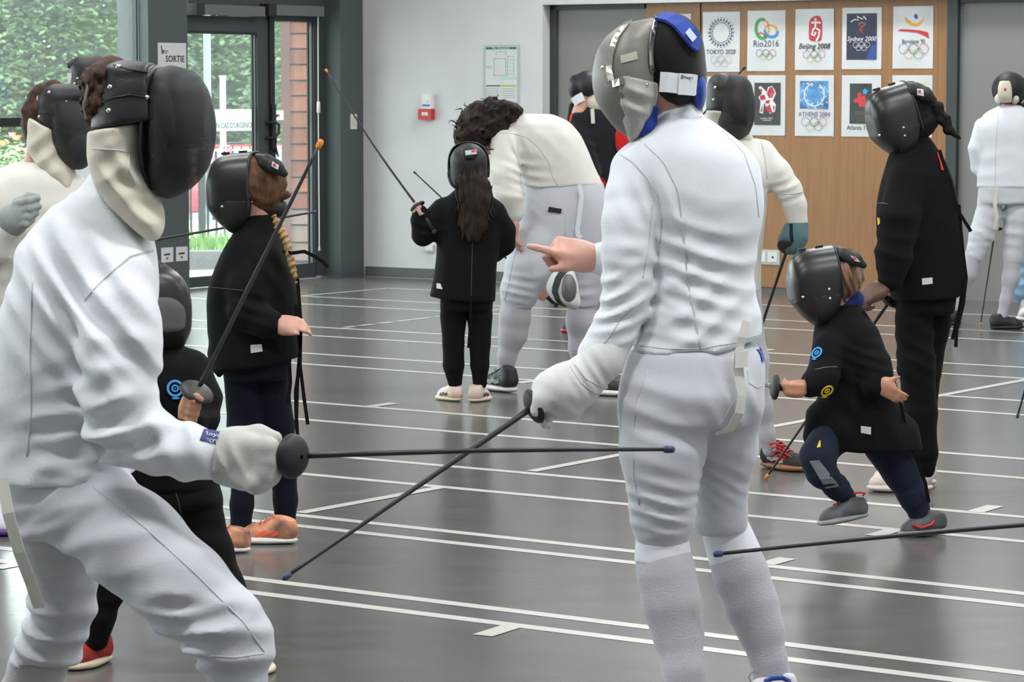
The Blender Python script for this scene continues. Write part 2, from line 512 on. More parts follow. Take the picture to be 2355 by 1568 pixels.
# back wall -----------------------------------------------------------------
S0 = 1.60; REC = -0.13
mb = MB(); boxA(mb, -0.3, S0, 0, 5, -.4, 0); boxA(mb, S0, 14, 2.03, 5, -.4, 0); boxA(mb, S0, 14, 0, 2.03, -.4, REC - 0.03)
wall_back = tag(mb.build('wall_back', M_white_wall), kind='structure')
mb = MB(); boxA(mb, 0.02, S0, 0.012, 0.078, 0, 0.014)
tag(mb.build('baseboard_back', M_base), kind='structure')
# recess: frame, grey door, wooden storage doors
sF1 = onA(1284, 300, REC)[0]; sW0 = onA(1485, 300, REC)[0]; sSeam = onA(1613, 90, REC)[0]
sT0 = onA(2157, 300, REC)[0]; sW1 = onA(2182, 300, REC)[0]; sP1 = onA(2206, 300, REC)[0]
mb = MB(); boxA(mb, S0, sF1, 0, 2.03, REC, REC + 0.03); boxA(mb, S0, sW0, 1.995, 2.03, REC, REC + 0.03)
boxA(mb, sW1, sP1, 0, 2.03, REC, REC + 0.05); boxA(mb, sP1, 8, 1.995, 2.03, REC, REC + 0.03)
tag(mb.build('trim_1', M_frame), kind='structure')
mb = MB(); boxA(mb, sF1, sW0, -0.01, 1.995, REC - 0.02, REC + 0.005)
tag(mb.build('door_1', M_door_grey), kind='structure')
mb = MB(); boxA(mb, sP1, sP1 + 1.4, -0.01, 1.995, REC - 0.02, REC + 0.005)
d2 = tag(mb.build('door_2', M_door_grey), kind='structure')
mb = MB(); boxA(mb, sP1 + 1.41, 8, -0.01, 1.995, REC - 0.02, REC + 0.005)
tag(mb.build('door_3', M_door_grey), kind='structure')

def wood_material():
    m, nt, b = new_mat('beech_veneer')
    tc = nt.nodes.new('ShaderNodeTexCoord'); mp = nt.nodes.new('ShaderNodeMapping')
    mp.inputs['Scale'].default_value = (30, 30, 1.6)
    nt.links.new(tc.outputs['Object'], mp.inputs[0])
    n = nt.nodes.new('ShaderNodeTexNoise'); n.inputs['Scale'].default_value = 1.6; n.inputs['Detail'].default_value = 6
    nt.links.new(mp.outputs[0], n.inputs['Vector'])
    r = nt.nodes.new('ShaderNodeValToRGB')
    r.color_ramp.elements[0].position = 0.3; r.color_ramp.elements[1].position = 0.75
    r.color_ramp.elements[0].color = (0.29, 0.140, 0.052, 1); r.color_ramp.elements[1].color = (0.36, 0.180, 0.072, 1)
    nt.links.new(n.outputs[0], r.inputs[0]); nt.links.new(r.outputs[0], b.inputs['Base Color'])
    b.inputs['Roughness'].default_value = 0.42
    return m
M_wood = wood_material()
cab = empty('storage_cupboard', WA((sW0 + sW1) / 2, 0, REC), 'wide beech veneer storage cupboard with posters taped on its doors', 'cupboard')
for a, b, o in ((sW0, sSeam - 0.006, 0.012), (sSeam + 0.006, sT0 - 0.004, 0.012)):
    mb = MB(); boxA(mb, a, b, 0.035, 2.028, REC - 0.02, REC + o); mb.build('door', M_wood, cab)
mb = MB(); boxA(mb, sT0, sW1, 0.035, 2.028, REC - 0.02, REC + 0.018); mb.build('side_panel', M_wood, cab)
mb = MB(); boxA(mb, sW0, sW1, 0.0, 0.034, REC - 0.02, REC + 0.004); mb.build('plinth', M_base, cab)
mb = MB(); boxA(mb, sSeam - 0.006, sSeam + 0.006, 0.035, 2.028, REC - 0.02, REC + 0.001); mb.build('gap', M_black, cab)

# glazed wall ---------------------------------------------------------------
DP = -0.18                                     # plane of the glazed door
tC = onB(783, 300, 0)[0]; tP0 = onB(433, 300, 0)[0]; tP1 = onB(343, 300, 0)[0]
mb = MB(); boxB(mb, -0.02, tC, 0, 5, DP - 0.1, 0.0)
mb.build('pillar', M_pillar); pil = COL.objects[-1] if False else bpy.data.objects['pillar']; pil.name = 'wall_corner'; tag(pil, kind='structure')
mb = MB(); boxB(mb, tP0, tP1, 0, 5, DP - 0.1, 0.0)
tag(mb.build('wall_pier', M_pillar), kind='structure')
def tD(px): return onB(px, 300, DP)[0]
def zD(px, py): return onB(px, py, DP)[1]
M_glass = bpy.data.materials.new('window_glass'); M_glass.use_nodes = True
_nt = M_glass.node_tree; _nt.nodes.clear()
_o = _nt.nodes.new('ShaderNodeOutputMaterial'); _mx = _nt.nodes.new('ShaderNodeMixShader'); _tr = _nt.nodes.new('ShaderNodeBsdfTransparent'); _gl = _nt.nodes.new('ShaderNodeBsdfGlossy')
_tr.inputs[0].default_value = (0.93, 0.97, 0.96, 1); _gl.inputs['Roughness'].default_value = 0.02
_mx.inputs[0].default_value = 0.05
_nt.links.new(_tr.outputs[0], _mx.inputs[1]); _nt.links.new(_gl.outputs[0], _mx.inputs[2]); _tl = _nt.nodes.new('ShaderNodeBsdfTranslucent'); _tl.inputs[0].default_value = (.9, 1, .97, 1); _m2 = _nt.nodes.new('ShaderNodeMixShader'); _m2.inputs[0].default_value = 0.022
_nt.links.new(_mx.outputs[0], _m2.inputs[1]); _nt.links.new(_tl.outputs[0], _m2.inputs[2]); _nt.links.new(_m2.outputs[0], _o.inputs[0])

door = empty('door_4', WB(tD(600), 0, DP)); tag(door, kind='structure')
def bar(name, t0, t1, z0, z1, o0, o1, m, parent=None):
    mb = MB(); boxB(mb, t0, t1, z0, z1, o0, o1); return mb.build(name, m, parent if parent is not None else door)
ztop1 = zD(500, 72); ztop2 = zD(660, 50); zb1 = zD(500, 632); zb2 = zD(690, 606)
zh = zD(600, 37)
tR = tC + 0.01
bar('door_frame', tD(742), tR - 0.02, 0, 2.1, DP - 0.04, DP + 0.03, M_frame)
bar('head_rail', tD(425), tR, zh, 2.5, DP - 0.04, DP + 0.04, M_frame)
# left leaf
leaf = bar('door_leaf', tD(586), tD(611), 0.02, zh, DP - 0.03, DP + 0.03, M_frame)
bar('top_rail', tD(586), tP0 + .1, ztop1, zh - 0.01, DP - 0.03, DP + 0.03, M_frame, leaf)
bar('bottom_rail', tD(586), tP0 + .1, 0.01, zb1, DP - 0.03, DP + 0.03, M_frame, leaf)
bar('glass_pane', tD(586), tP0 + .1, zb1, ztop1, DP - 0.012, DP - 0.008, M_glass, leaf)
bar('glazing_bead', tD(584), tD(588), zb1, ztop1, DP - 0.008, DP + 0.006, M_frame_light, leaf)
bar('gasket', tD(580), tD(583), zb1, ztop1, DP - 0.008, DP + 0.004, M_frame_dark, leaf)
bar('gasket', tD(584), tP0 + .1, ztop1 - 0.02, ztop1, DP - 0.008, DP + 0.034, M_frame_dark, leaf)
# right leaf
leaf2 = bar('door_leaf', tD(622), tD(611), 0.02, zh, DP - 0.03, DP + 0.045, M_frame_dark)
bar('stile', tD(742), tD(716), 0.02, zh, DP - 0.03, DP + 0.03, M_frame, leaf2)
bar('top_rail', tD(718), tD(620), ztop2, zh, DP - 0.03, DP + 0.03, M_frame, leaf2)
bar('bottom_rail', tD(718), tD(620), 0.01, zb2, DP - 0.03, DP + 0.03, M_frame, leaf2)
bar('glass_pane', tD(718), tD(620), zb2, ztop2, DP - 0.012, DP - 0.008, M_glass, leaf2)
bar('glazing_bead', tD(716), tD(711), zb2, ztop2, DP - 0.008, DP + 0.006, M_frame_light, leaf2)
bar('gasket', tD(711), tD(708), zb2, ztop2, DP - 0.008, DP + 0.004, M_frame_dark, leaf2)
mb = MB()
_p = [WB(onB(x, y, DP + .07)[0], onB(x, y, DP + .07)[1], DP + o) for x, y, o in ((619, 283, .04), (628, 280, .09), (634, 286, .1), (634, 305, .1), (628, 316, .09), (619, 318, .04))]
mb.tube(_p, 0.011, 8); mb.build('handle', M_frame_dark, leaf2, True)
mb = MB(); boxB(mb, tD(621), tD(612), zD(615, 345), zD(615, 240), DP + .04, DP + .06); mb.build('lock_case', M_frame_dark, leaf2)
mb = MB(); mb.tube([WB(tD(x), zD(x, y), DP + .06) for x, y in ((620, 318), (619, 335), (625, 360), (616, 340))], 0.008, 6); mb.build('strap', M_frame_dark, leaf2)
# stickers on the panes
M_sticker = mat('white_window_film', (0.85, 0.87, 0.87), 0.5)
_b = M_sticker.node_tree; _q = _b.nodes.new('ShaderNodeBsdfTranslucent'); _q.inputs[0].default_value = (.8, .84, .84, 1); _x = _b.nodes.new('ShaderNodeMixShader'); _x.inputs[0].default_value = .6
_b.links.new(_b.nodes['Principled BSDF'].outputs[0], _x.inputs[1]); _b.links.new(_q.outputs[0], _x.inputs[2]); _b.links.new(_x.outputs[0], _b.nodes['Material Output'].inputs[0])
st = bar('glass_sticker', tD(583), tD(490), zD(540, 301), zD(540, 251), DP - 0.006, DP - 0.003, M_sticker, leaf)
M_sttxt = mat('grey_green_print', (0.22, 0.25, 0.25), 0.6)
text_mesh('sticker_text', "EN CAS D'URGENCE", 0.058, WB(tD(538), zD(538, 289), DP - 0.002), -uB, UP, M_sttxt, leaf, squeeze=0.82)
st2 = bar('glass_sticker', tD(653), tD(622), zD(640, 276), zD(640, 254), DP - 0.006, DP - 0.003, M_sticker, leaf2)
mb = MB(); mb.prism([(-.03, -.02), (-.01, .012), (.0, .0), (.01, .015), (.035, -.02), (.012, -.005), (0, -.015)], WB(tD(639), zD(639, 265), DP - 0.002), -uB, UP, 0, 0.0008); mb.build('red_mark', mat('red_print', (0.6, 0.05, 0.05), 0.5), leaf2)

M_blind = mat('grey_blind_cassette', (0.13, 0.135, 0.14), 0.5)
for a, b, w in ((465, 605, 'left'), (630, 741, 'right')):
    t0, t1 = onB(b, 20, DP + .1)[0], onB(a, 20, DP + .1)[0]; z0, z1 = onB(b, 38, DP + .1)[1], onB(b, 15, DP + .1)[1]
    bl = empty('roller_blind', WB((t0 + t1) / 2, z0, DP + .08), 'grey roller blind cassette over the %s leaf of the glass door' % w, 'blind', 'roller blinds over the glass door')
    mb = MB(); boxB(mb, t0, t1, z0, z1, DP + .04, DP + .12); mb.build('cassette', M_blind, bl)
    mb = MB(); boxB(mb, t1, t1 + 0.09, z0 - 0.005, z1 + 0.005, DP + .035, DP + .125); mb.build('end_cap', M_frame_dark, bl)
    if w == 'right':
        mb = MB(); x = onB(733, 300, DP + .1)[0]
        mb.tube([WB(x, z0, DP + .1), WB(x + .004, onB(733, 240, DP + .1)[1], DP + .1), WB(x, onB(733, 570, DP + .1)[1], DP + .1)], 0.004, 6); mb.build('pull_cord', M_whiteplastic, bl)
        mb = MB(); mb.lathe([(0.0, .025), (.012, .02), (.014, -.06), (0, -.065)], WB(x, onB(733, 240, DP + .1)[1], DP + .1), UP, 10); mb.build('cord_toggle', M_whiteplastic, bl, True)
        mb = MB(); mb.lathe([(0.003, .02), (.010, -.02), (0, -.022)], WB(x, onB(733, 570, DP + .1)[1], DP + .1), UP, 10); mb.build('cord_weight', M_whiteplastic, bl, True)
# windows further along
WP = -0.12
def tW(px): return onB(px, 100, WP)[0]
win = empty('window_1', WB(3.2, 0, WP)); tag(win, kind='structure')
tw0 = tW(306); zt0, zt1 = onB(40, 291, WP)[1], onB(40, 270, WP)[1]
bar('window_frame', tP1 - 0.01, tw0, 0, 3.4, WP - 0.04, WP + 0.03, M_frame, win)
bar('glazing_bead', tW(313), tW(309), 0.1, 3.3, WP + 0.03, WP + 0.036, M_frame_light, win)
bar('transom', tw0, 5.0, zt0, zt1, WP - 0.04, WP + 0.03, M_frame_dark, win)
bar('sill_rail', tw0, 5.0, 0, 0.12, WP - 0.04, WP + 0.03, M_frame, win)
bar('glass_pane', tw0, 5.0, zt1, 3.3, WP - 0.01, WP - 0.006, M_glass, win)
bar('glass_pane', tw0, 5.0, 0.12, zt0, WP - 0.01, WP - 0.006, M_glass, win)
bar('head', tP1, 26, 3.3, 5, WP - 0.1, WP + 0.1, M_pillar, win)
n = 2
for t in np.arange(5.0, 25.0, 2.6):
    w_ = empty('window_%d' % n, WB(t, 0, WP)); tag(w_, kind='structure'); n += 1
    bar('mullion', t, t + .1, 0, 3.3, WP - .05, WP + .05, M_frame, w_)
    bar('transom', t + .1, t + 2.6, zt0, zt1, WP - .04, WP + .03, M_frame_dark, w_)
    bar('glass_pane', t + .1, t + 2.6, 0, 3.3, WP - 0.01, WP - 0.006, M_glass, w_)
mb = MB(); boxB(mb, tC, tP0, 2.45, 5, DP - .1, 0.0); tag(mb.build('wall_over_door', M_pillar), kind='structure')
# ceiling and the far side wall of the hall
cl = [WB(-.2, 5, -.3), WA(14, 5, -.3), WA(14, 5) + nA * 30, WB(30, 5, -.3)]
ceil = mesh_obj('ceiling', cl + [p + UP * .2 for p in cl], [(0, 1, 2, 3), (7, 6, 5, 4), (0, 4, 5, 1), (1, 5, 6, 2), (2, 6, 7, 3), (3, 7, 4, 0)], M_ceil); tag(ceil, kind='structure')
mb = MB(); mb.box(WA(14, 2.5) + nA * 15, (0.1, 15, 2.5), AXA); tag(mb.build('wall_side', M_white_wall), kind='structure')

mb = MB(); mb.box(WA(4, 2.5) + nA * 30, (14, 0.1, 2.5), AXA); tag(mb.build('wall_rear_light_block', mat('grey_light_block', (.13, .13, .13), .8)), kind='structure')  # unseen wall added behind the camera, dark grey to hold back frontal light

# things on the walls -------------------------------------------------------
def plateA(px0, py0, px1, py1, o=0.0, th=0.002):
    s0, z1 = onA(px0, py0, o); s1, z0 = onA(px1, py1, o); return s0, s1, z0, z1
# fire alarm call point with sounder
s0, s1, z0, z1 = plateA(970, 250, 1000, 275)
al = empty('fire_alarm', WA((s0 + s1) / 2, z0), 'red fire alarm call point with white sounder above it on white wall', 'fire alarm')
mb = MB(); boxA(mb, s0, s1, z0, z1, 0, 0.05); mb.build('call_point', M_red, al)
mb = MB(); boxA(mb, s0 + .035, s1 - .03, z0 + .03, z1 - .025, 0.05, 0.053); mb.build('press_plate', M_whiteplastic, al)
mb = MB(); boxA(mb, s0 + .045, s1 - .045, z0 + .042, z1 - .042, 0.053, 0.054); mb.build('printed_mark', M_black, al)
s2, s3, z2, z3 = plateA(977, 217, 999, 250)
so = MB(); boxA(so, s2, s3, z2, z3, 0, 0.045); so = so.build('sounder', M_whiteplastic, al)
mb = MB(); boxA(mb, s2 + .008, s3 - .01, z2 + .018, z2 + .032, 0.045, 0.047); mb.build('blue_stripe', mat('blue_plastic', (0.02, 0.12, 0.5), 0.4), so)
mb = MB(); mb.lathe([(0.028, 0.045), (0.026, 0.05), (0, 0.051)], WA((s2 + s3) / 2, z3 - .035, 0), nA, 16); mb.build('sounder_grille', M_whiteplastic, so)
# evacuation plan
s0, s1, z0, z1 = plateA(1116, 104, 1194, 237)
pl = empty('evacuation_plan', WA((s0 + s1) / 2, z0), 'framed evacuation plan with green header on the white wall', 'wall sign')
mb = MB(); boxA(mb, s0, s1, z0, z1, 0, 0.012); mb.build('frame', mat('clear_acrylic_edge', (0.45, 0.52, 0.5), 0.2), pl)
mb = MB(); boxA(mb, s0 + .012, s1 - .012, z0 + .012, z1 - .012, 0.012, 0.014); pap = mb.build('sheet', M_paper, pl)
W_, H_ = s1 - s0, z1 - z0
def strip(a, b, c, d, m, nm='printed_bar'):
    mb = MB(); boxA(mb, s0 + W_ * a, s0 + W_ * b, z0 + H_ * c, z0 + H_ * d, 0.014, 0.0147); mb.build(nm, m, pap)
M_green = mat('green_print', (0.0, 0.16, 0.11), 0.5); M_yel = mat('yellow_print', (0.5, 0.42, 0.03), 0.5); M_gry = mat('grey_print', (0.3, 0.33, 0.33), 0.6); M_pg = mat('pale_green_print', (0.5, 0.68, 0.6), 0.6)
strip(.05, .95, .925, .965, M_green, 'header'); strip(.05, .48, .285, .31, M_green); strip(.5, .95, .285, .31, M_yel)
for a, b, c, d in ((.28, .64, .76, .77), (.28, .64, .47, .48), (.28, .295, .47, .77), (.625, .64, .47, .77), (.68, .88, .80, .81), (.68, .69, .45, .81), (.87, .88, .45, .81), (.35, .65, .88, .89), (.35, .36, .82, .89), (.64, .65, .82, .89)): strip(a, b, c, d, M_gry, 'plan_line')
for i in range(5): strip(.69, .87, .50 + i * .06, .505 + i * .06, M_gry, 'plan_line'); strip(.08, .22, .6 + .01 * i, .604 + .01 * i, M_gry, 'plan_line')
strip(.5, .93, .40, .45, M_pg); strip(.64, .68, .45, .72, M_pg)
for i in range(5):
    strip(.08, .44, .09 + i * .037, .10 + i * .037, M_gry, 'printed_line'); strip(.54, .92, .09 + i * .037, .10 + i * .037, M_gry, 'printed_line')
    strip(.05, .07, .088 + i * .037, .105 + i * .037, M_green, 'printed_dot'); strip(.5, .52, .088 + i * .037, .105 + i * .037, M_yel, 'printed_dot')
text_mesh('plan_title', "Plan d'évacuation", 0.022, WA((s0 + s1) / 2, z0 + H_ * .945, 0.015), uA, UP, M_paper, pl)
# sockets on the cupboard and the wall, light switch on the corner pillar
s0, s1, z0, z1 = plateA(1735, 573, 1794, 609, REC + .012)
sk = empty('wall_socket', WA((s0 + s1) / 2, z0, REC), 'white double socket and switch plate low on the beech cupboard', 'socket')
mb = MB(); boxA(mb, s0, s1, z0, z1, REC + .012, REC + .022); mb.build('plate', mat('grey_white_plastic', (0.55, 0.56, 0.55), .4), sk)
for a, b in ((.05, .47), (.56, .92)):
    mb = MB(); boxA(mb, s0 + (s1 - s0) * a, s0 + (s1 - s0) * b, z0 + .018, z1 - .018, REC + .022, REC + .028); mb.build('rocker', M_whiteplastic, sk)
mb = MB(); boxA(mb, s0 + (s1 - s0) * .72, s0 + (s1 - s0) * .79, z0 + .045, z0 + .06, REC + .028, REC + .029); mb.build('pin_hole', M_black, sk)
s0, s1, z0, z1 = plateA(979, 562, 1000, 580)
sk = empty('wall_socket', WA((s0 + s1) / 2, z0), 'small grey socket low on white wall beside girl with long loose hair', 'socket')
mb = MB(); boxA(mb, s0, s1, z0, z1, 0, .02); mb.build('plate', mat('grey_white_plastic', (0.55, 0.56, 0.55), .4), sk)
mb = MB(); boxA(mb, s0 + .01, s1 - .005, z0 + .015, z1 - .005, .02, .026); mb.build('cover', M_whiteplastic, sk)
t0, z1 = onB(818, 262, 0); t1, z0 = onB(805, 297, 0)
sw = empty('light_switch', WB((t0 + t1) / 2, z0), 'tall white light switch on the grey corner pillar', 'switch')
mb = MB(); boxB(mb, t0, t1, z0, z1, 0, .012); mb.build('plate', M_whiteplastic, sw)
mb = MB(); boxB(mb, t0 + .014, t1 - .014, z0 + .02, z1 - .02, .012, .018); mb.build('rocker', mat('cream_plastic', (0.6, 0.57, 0.48), .4), sw)
mb = MB(); mb.lathe([(.008, 0), (.008, .006), (0, .007)], WB(onB(772, 325, 0)[0], onB(772, 325, 0)[1], 0), nB, 8)
# papers on the pier
def sheetB(px0, py0, px1, py1, label, nm='notice'):
    t1, z1 = onB(px0, py0, 0); t0, z0 = onB(px1, py1, 0)
    e = empty(nm, WB((t0 + t1) / 2, z0), label, 'paper sign')
    mb = MB(); boxB(mb, t0, t1, z0, z1, 0.001, 0.003); mb.build('sheet', M_paper, e); return e, t0, t1, z0, z1
e, t0, t1, z0, z1 = sheetB(362, 98, 428, 185, 'white paper sign reading SORTIE taped to grey pier')
text_mesh('lettering', 'SORTIE', 0.062, WB((t0 + t1) / 2 - .03, onB(397, 136, 0)[1], .0035), -uB, UP, M_black, e, bold=0.0012)
lg = WB(t1 - .06, z1 - .05, .0035)
mb = MB(); mb.prism([(-.03, .03), (-.022, .032), (-.012, .0), (-.01, -.03), (-.02, -.03), (-.022, 0)], lg, -uB, UP, 0, .0006); mb.prism([(-.008, .0), (.004, .0), (.004, -.02), (-.008, -.02)], lg, -uB, UP, 0, .0006)
for i in range(3): mb.prism([(.008, -.002 - i * .01), (.05 - .008 * i, -.002 - i * .01), (.05 - .008 * i, -.006 - i * .01), (.008, -.006 - i * .01)], lg, -uB, UP, 0, .0006)
mb.build('logo', M_black, e)
for x0, x1, nm in ((370, 398, 'left'), (404, 431, 'right')):
    e, t0, t1, z0, z1 = sheetB(x0, 570 if nm == 'left' else 568, x1, 602 if nm == 'left' else 599, 'small white square notice low on grey pier, %s of the pair' % nm, 'small_notice')
    c = WB((t0 + t1) / 2, (z0 + z1) / 2, .0035)
    mb = MB(); mb.prism([(-.035, .008), (.03, .01), (.03, -.002), (-.035, -.004)], c, -uB, UP, 0, .0006); mb.prism([(-.01, -.018), (.008, -.018), (.008, -.03), (-.01, -.03)], c, -uB, UP, 0, .0006); mb.build('print', M_black, e)
# ------------------------------------------------------------------ outside the glazed wall
M_grass = mat('grass', (0.16, 0.30, 0.07), 0.9, var=0.4, vscale=9)
M_conc = mat('pale_concrete', (0.62, 0.61, 0.58), 0.8, var=0.06, vscale=3)
M_kerb = mat('dark_kerb', (0.10, 0.10, 0.10), 0.8, var=0.2, vscale=8)
M_asph = mat('asphalt', (0.30, 0.30, 0.30), 0.9, var=0.1, vscale=3)
def slab(name, x0, x1, y0, y1, z0, z1, m):
    mb = MB(); mb.box(((x0 + x1) / 2, (y0 + y1) / 2, (z0 + z1) / 2), ((x1 - x0) / 2, (y1 - y0) / 2, (z1 - z0) / 2))
    return tag(mb.build(name, m), kind='structure')
mb = MB(); mb.prism([(-26, -6), (-1.6, 21.9), (-1.6, 24.4), (-26, 24.4)], (0, 0, 0), (1, 0, 0), (0, 1, 0), -.5, -.06)
# keep the pavement outside the glazed wall
pv = [WB(28, -.06, -.32), WB(-.3, -.06, -.32), WB(-.3, -.06, -.32) + np.array([1.5, 2.6, 0]), WB(28, -.06, -.32) + np.array([-9, 14, 0])]
tag(mesh_obj('pavement', pv + [p - UP * .3 for p in pv], [(3, 2, 1, 0), (4, 5, 6, 7), (0, 1, 5, 4), (1, 2, 6, 5), (2, 3, 7, 6), (3, 0, 4, 7)], M_conc), kind='structure')
slab('lawn', -30, 0.5, 24.65, 27.3, -.4, .02, M_grass); slab('kerb', -30, 0.5, 24.4, 24.65, -.4, .06, M_kerb)
slab('footpath', -30, 2, 27.3, 32, -.5, -.02, M_conc); slab('car_park', -40, 12, 32, 75, -1.4, -1.05, M_asph)
# tufts of grass along the kerb
rng = random.Random(2); v = []; f = []
for i in range(1800):
    x = rng.uniform(-4.2, -1.2); y = rng.uniform(24.75, 26.9); h = rng.uniform(.05, .17); a = rng.uniform(0, 3.14); w = .012
    d = np.array([math.cos(a), math.sin(a), 0]) * w; b = np.array([x, y, .01]); t = b + np.array([rng.uniform(-.05, .05), rng.uniform(-.05, .05), h]); n = len(v)
    v += [b - d, b + d, t]; f.append((n, n + 1, n + 2))
tag(mesh_obj('grass_tufts', v, f, M_grass), 'short green grass strip between the kerb and the metal fence', 'grass', kind='stuff')
# metal fence
FY = 27.0
fe = empty('metal_fence', (at(540, 400, FY)[0], FY, 0), 'black metal railing with pointed vertical bars outside the glass door', 'fence')
M_iron = mat('black_iron', (0.02, 0.022, 0.024), 0.5)
bar_me = None
for i, px in enumerate(np.arange(380, 690, 19.5)):
    x = at(px, 400, FY)[0]; zt = at(px, 347, FY)[2]
    if bar_me is None:
        mb = MB(); mb.box((0, 0, (zt - .02) / 2 + .02), (.0115, .008, (zt - .02) / 2)); mb.add([(-.0115, -.008, zt + .02), (.0115, -.008, zt + .02), (0, 0, zt + .06)], [(0, 1, 2)])
        o = mb.build('bar', M_iron); bar_me = o.data
    else: o = bpy.data.objects.new('bar', bar_me); COL.objects.link(o)
    o.location = (x, FY, 0); o.parent = fe; o.matrix_parent_inverse = Matrix.Translation(fe.location).inverted()
for y0, y1 in ((384, 377), (556, 550)):
    mb = MB(); a, b = at(300, y0, FY), at(760, y1, FY); mb.box(((a[0] + b[0]) / 2, FY, (a[2] + b[2]) / 2), ((b[0] - a[0]) / 2, .012, abs(b[2] - a[2]) / 2 + .004)); mb.build('rail', M_iron, fe)
mb = MB(); x = at(467, 400, FY)[0]; mb.box((x, FY, .42), (.022, .022, .44)); mb.build('post', M_iron, fe)
# timber cladding of the neighbouring wing
cl = empty('timber_clad_wing', (at(690, 400, 23.6)[0], 23.6, 0), 'red brown timber clad wall seen through the right leaf of the glass door', 'building')
M_plank = [mat('cedar_board_%d' % i, c, .7, var=.22, vscale=9, stretch=(2, 2, 14)) for i, c in enumerate(((.20, .062, .030), (.17, .047, .027), (.22, .074, .036)))]
M_plank_p = mat('weathered_board', (.20, .14, .115), .8, var=.2, vscale=9, stretch=(2, 2, 14))
M_postw = mat('brown_corner_board', (.10, .042, .032), .7, var=.15, vscale=6)
ys = [10, 47, 77, 112, 148, 185, 220, 257, 294, 331, 369, 407, 443, 481, 517, 557, 600]
for i, (ya, yb) in enumerate(zip(ys[:-1], ys[1:])):
    a, b = at(664, yb - 1.5, 23.6), at(800, ya + 2.5, 23.6); m = M_plank_p if i >= 13 else M_plank[(i * 7 + i // 3) % 3]
    mb = MB(); zc, hz = (a[2] + b[2]) / 2, (b[2] - a[2]) / 2; t = -.12
    mb.box(((a[0] + b[0]) / 2, 23.6, zc), ((b[0] - a[0]) / 2, .012, hz), ((1, 0, 0), nrm([0, 1, t]), nrm([0, -t, 1]))); mb.build('board', m, cl)
a, b = at(664, 620, 23.66), at(820, 0, 23.66); mb = MB(); mb.box(((a[0] + b[0]) / 2, 23.7, 1.2), ((b[0] - a[0]) / 2, .06, 1.3)); mb.build('backing', M_kerb, cl)
a, b = at(650, 620, 23.58), at(665, 0, 23.58); mb = MB(); mb.box(((a[0] + b[0]) / 2, 23.6, 1.2), ((b[0] - a[0]) / 2, .05, 1.3)); mb.build('corner_board', M_postw, cl)
# posts
def post(px0, px1, y0, y1, Y, m, name, label):
    a, b = at(px0, y1, Y), at(px1, y0, Y); e = empty(name, ((a[0] + b[0]) / 2, Y, -.05), label, 'post')
    mb = MB(); mb.box(((a[0] + b[0]) / 2, Y, (b[2] - .1) / 2), ((b[0] - a[0]) / 2, .03, (b[2] + .1) / 2)); mb.build('shaft', m, e)
    mb = MB(); mb.box(((a[0] + b[0]) / 2, Y, b[2] + .006), ((b[0] - a[0]) / 2 + .006, .036, .008)); mb.build('cap', m, e); return e
post(507, 518, 177, 300, 29, mat('white_post', (.6, .6, .6), .5), 'sign_post', 'short white post outside the left leaf of the glass door')
post(470, 482, -60, 300, 31, mat('pale_grey_post', (.20, .26, .29), .5), 'lamp_post', 'tall pale grey lamp post outside the left leaf of the glass door')
# red car parked below
def car():
    Y = 54.0; c = at(554, 510, Y); c[2] = -1.05; a = math.radians(48)
    l = np.array([math.cos(a), math.sin(a), 0]); w = np.array([-math.sin(a), math.cos(a), 0]); r = empty('red_car', c, 'red hatchback car parked behind the metal fence', 'car')
    S = SDF(); S.box(c + UP * .58, (1.95, .83, .33), (l, w, UP), .22, .1); S.box(c + UP * 1.1 + l * .25, (1.2, .68, .36), (l, w, UP), .26, .25)
    for q in (-1.25, 1.25):
        for sd in (-1, 1): S.rc(c + l * q + w * sd * .95 + UP * .32, .38, c + l * q + w * sd * .6 + UP * .32, .38, .02, op='d')
    S.mesh('car_body', .035, mat('red_car_paint', (.55, .02, .05), .15, coat=1.0), r)
    for q, hl in ((-.35, .42), (.6, .42)):
        for sd in (-1, 1):
            S = SDF(); S.box(c + UP * 1.17 + l * q + w * sd * .62, (hl, .11, .21), (l, nrm(w + UP * .25 * sd), UP), .08, .02); S.mesh('side_window', .03, mat('car_glass', (.35, .42, .45), .08, coat=1.0), r)
    S = SDF(); S.box(c + UP * 1.15 - l * .98, (.07, .58, .24), (nrm(l + UP * .7), w, nrm(UP - l * .7)), .04); S.mesh('windscreen', .03, mat('car_glass', (.35, .42, .45), .08), r)
    for q in (-.75, .75):
        mb = MB(); mb.tube([c + UP * 1.49 + l * (q - .3 + .25) + w * -.5, c + UP * 1.5 + l * (q + .55) + w * -.5], .02, 6); mb.build('roof_rail', M_iron, r)
    for q in (-1.25, 1.25):
        for sd in (-1, 1):
            p = c + l * q + w * sd * .72 + UP * .32; mb = MB(); mb.lathe([(.2, -.1), (.3, -.1), (.325, -.06), (.325, .06), (.3, .1), (.2, .1)], p, w * sd, 20); t = mb.build('tyre', M_blk_tyre, r, True)
            mb = MB(); mb.lathe([(.21, .08), (.2, .06), (.06, .09), (0, .1)], p, w * sd, 20); mb.build('rim', mat('alloy_rim', (.5, .5, .52), .3, metal=1.0), t)
M_blk_tyre = mat('tyre_rubber', (.02, .02, .02), .8)
car()
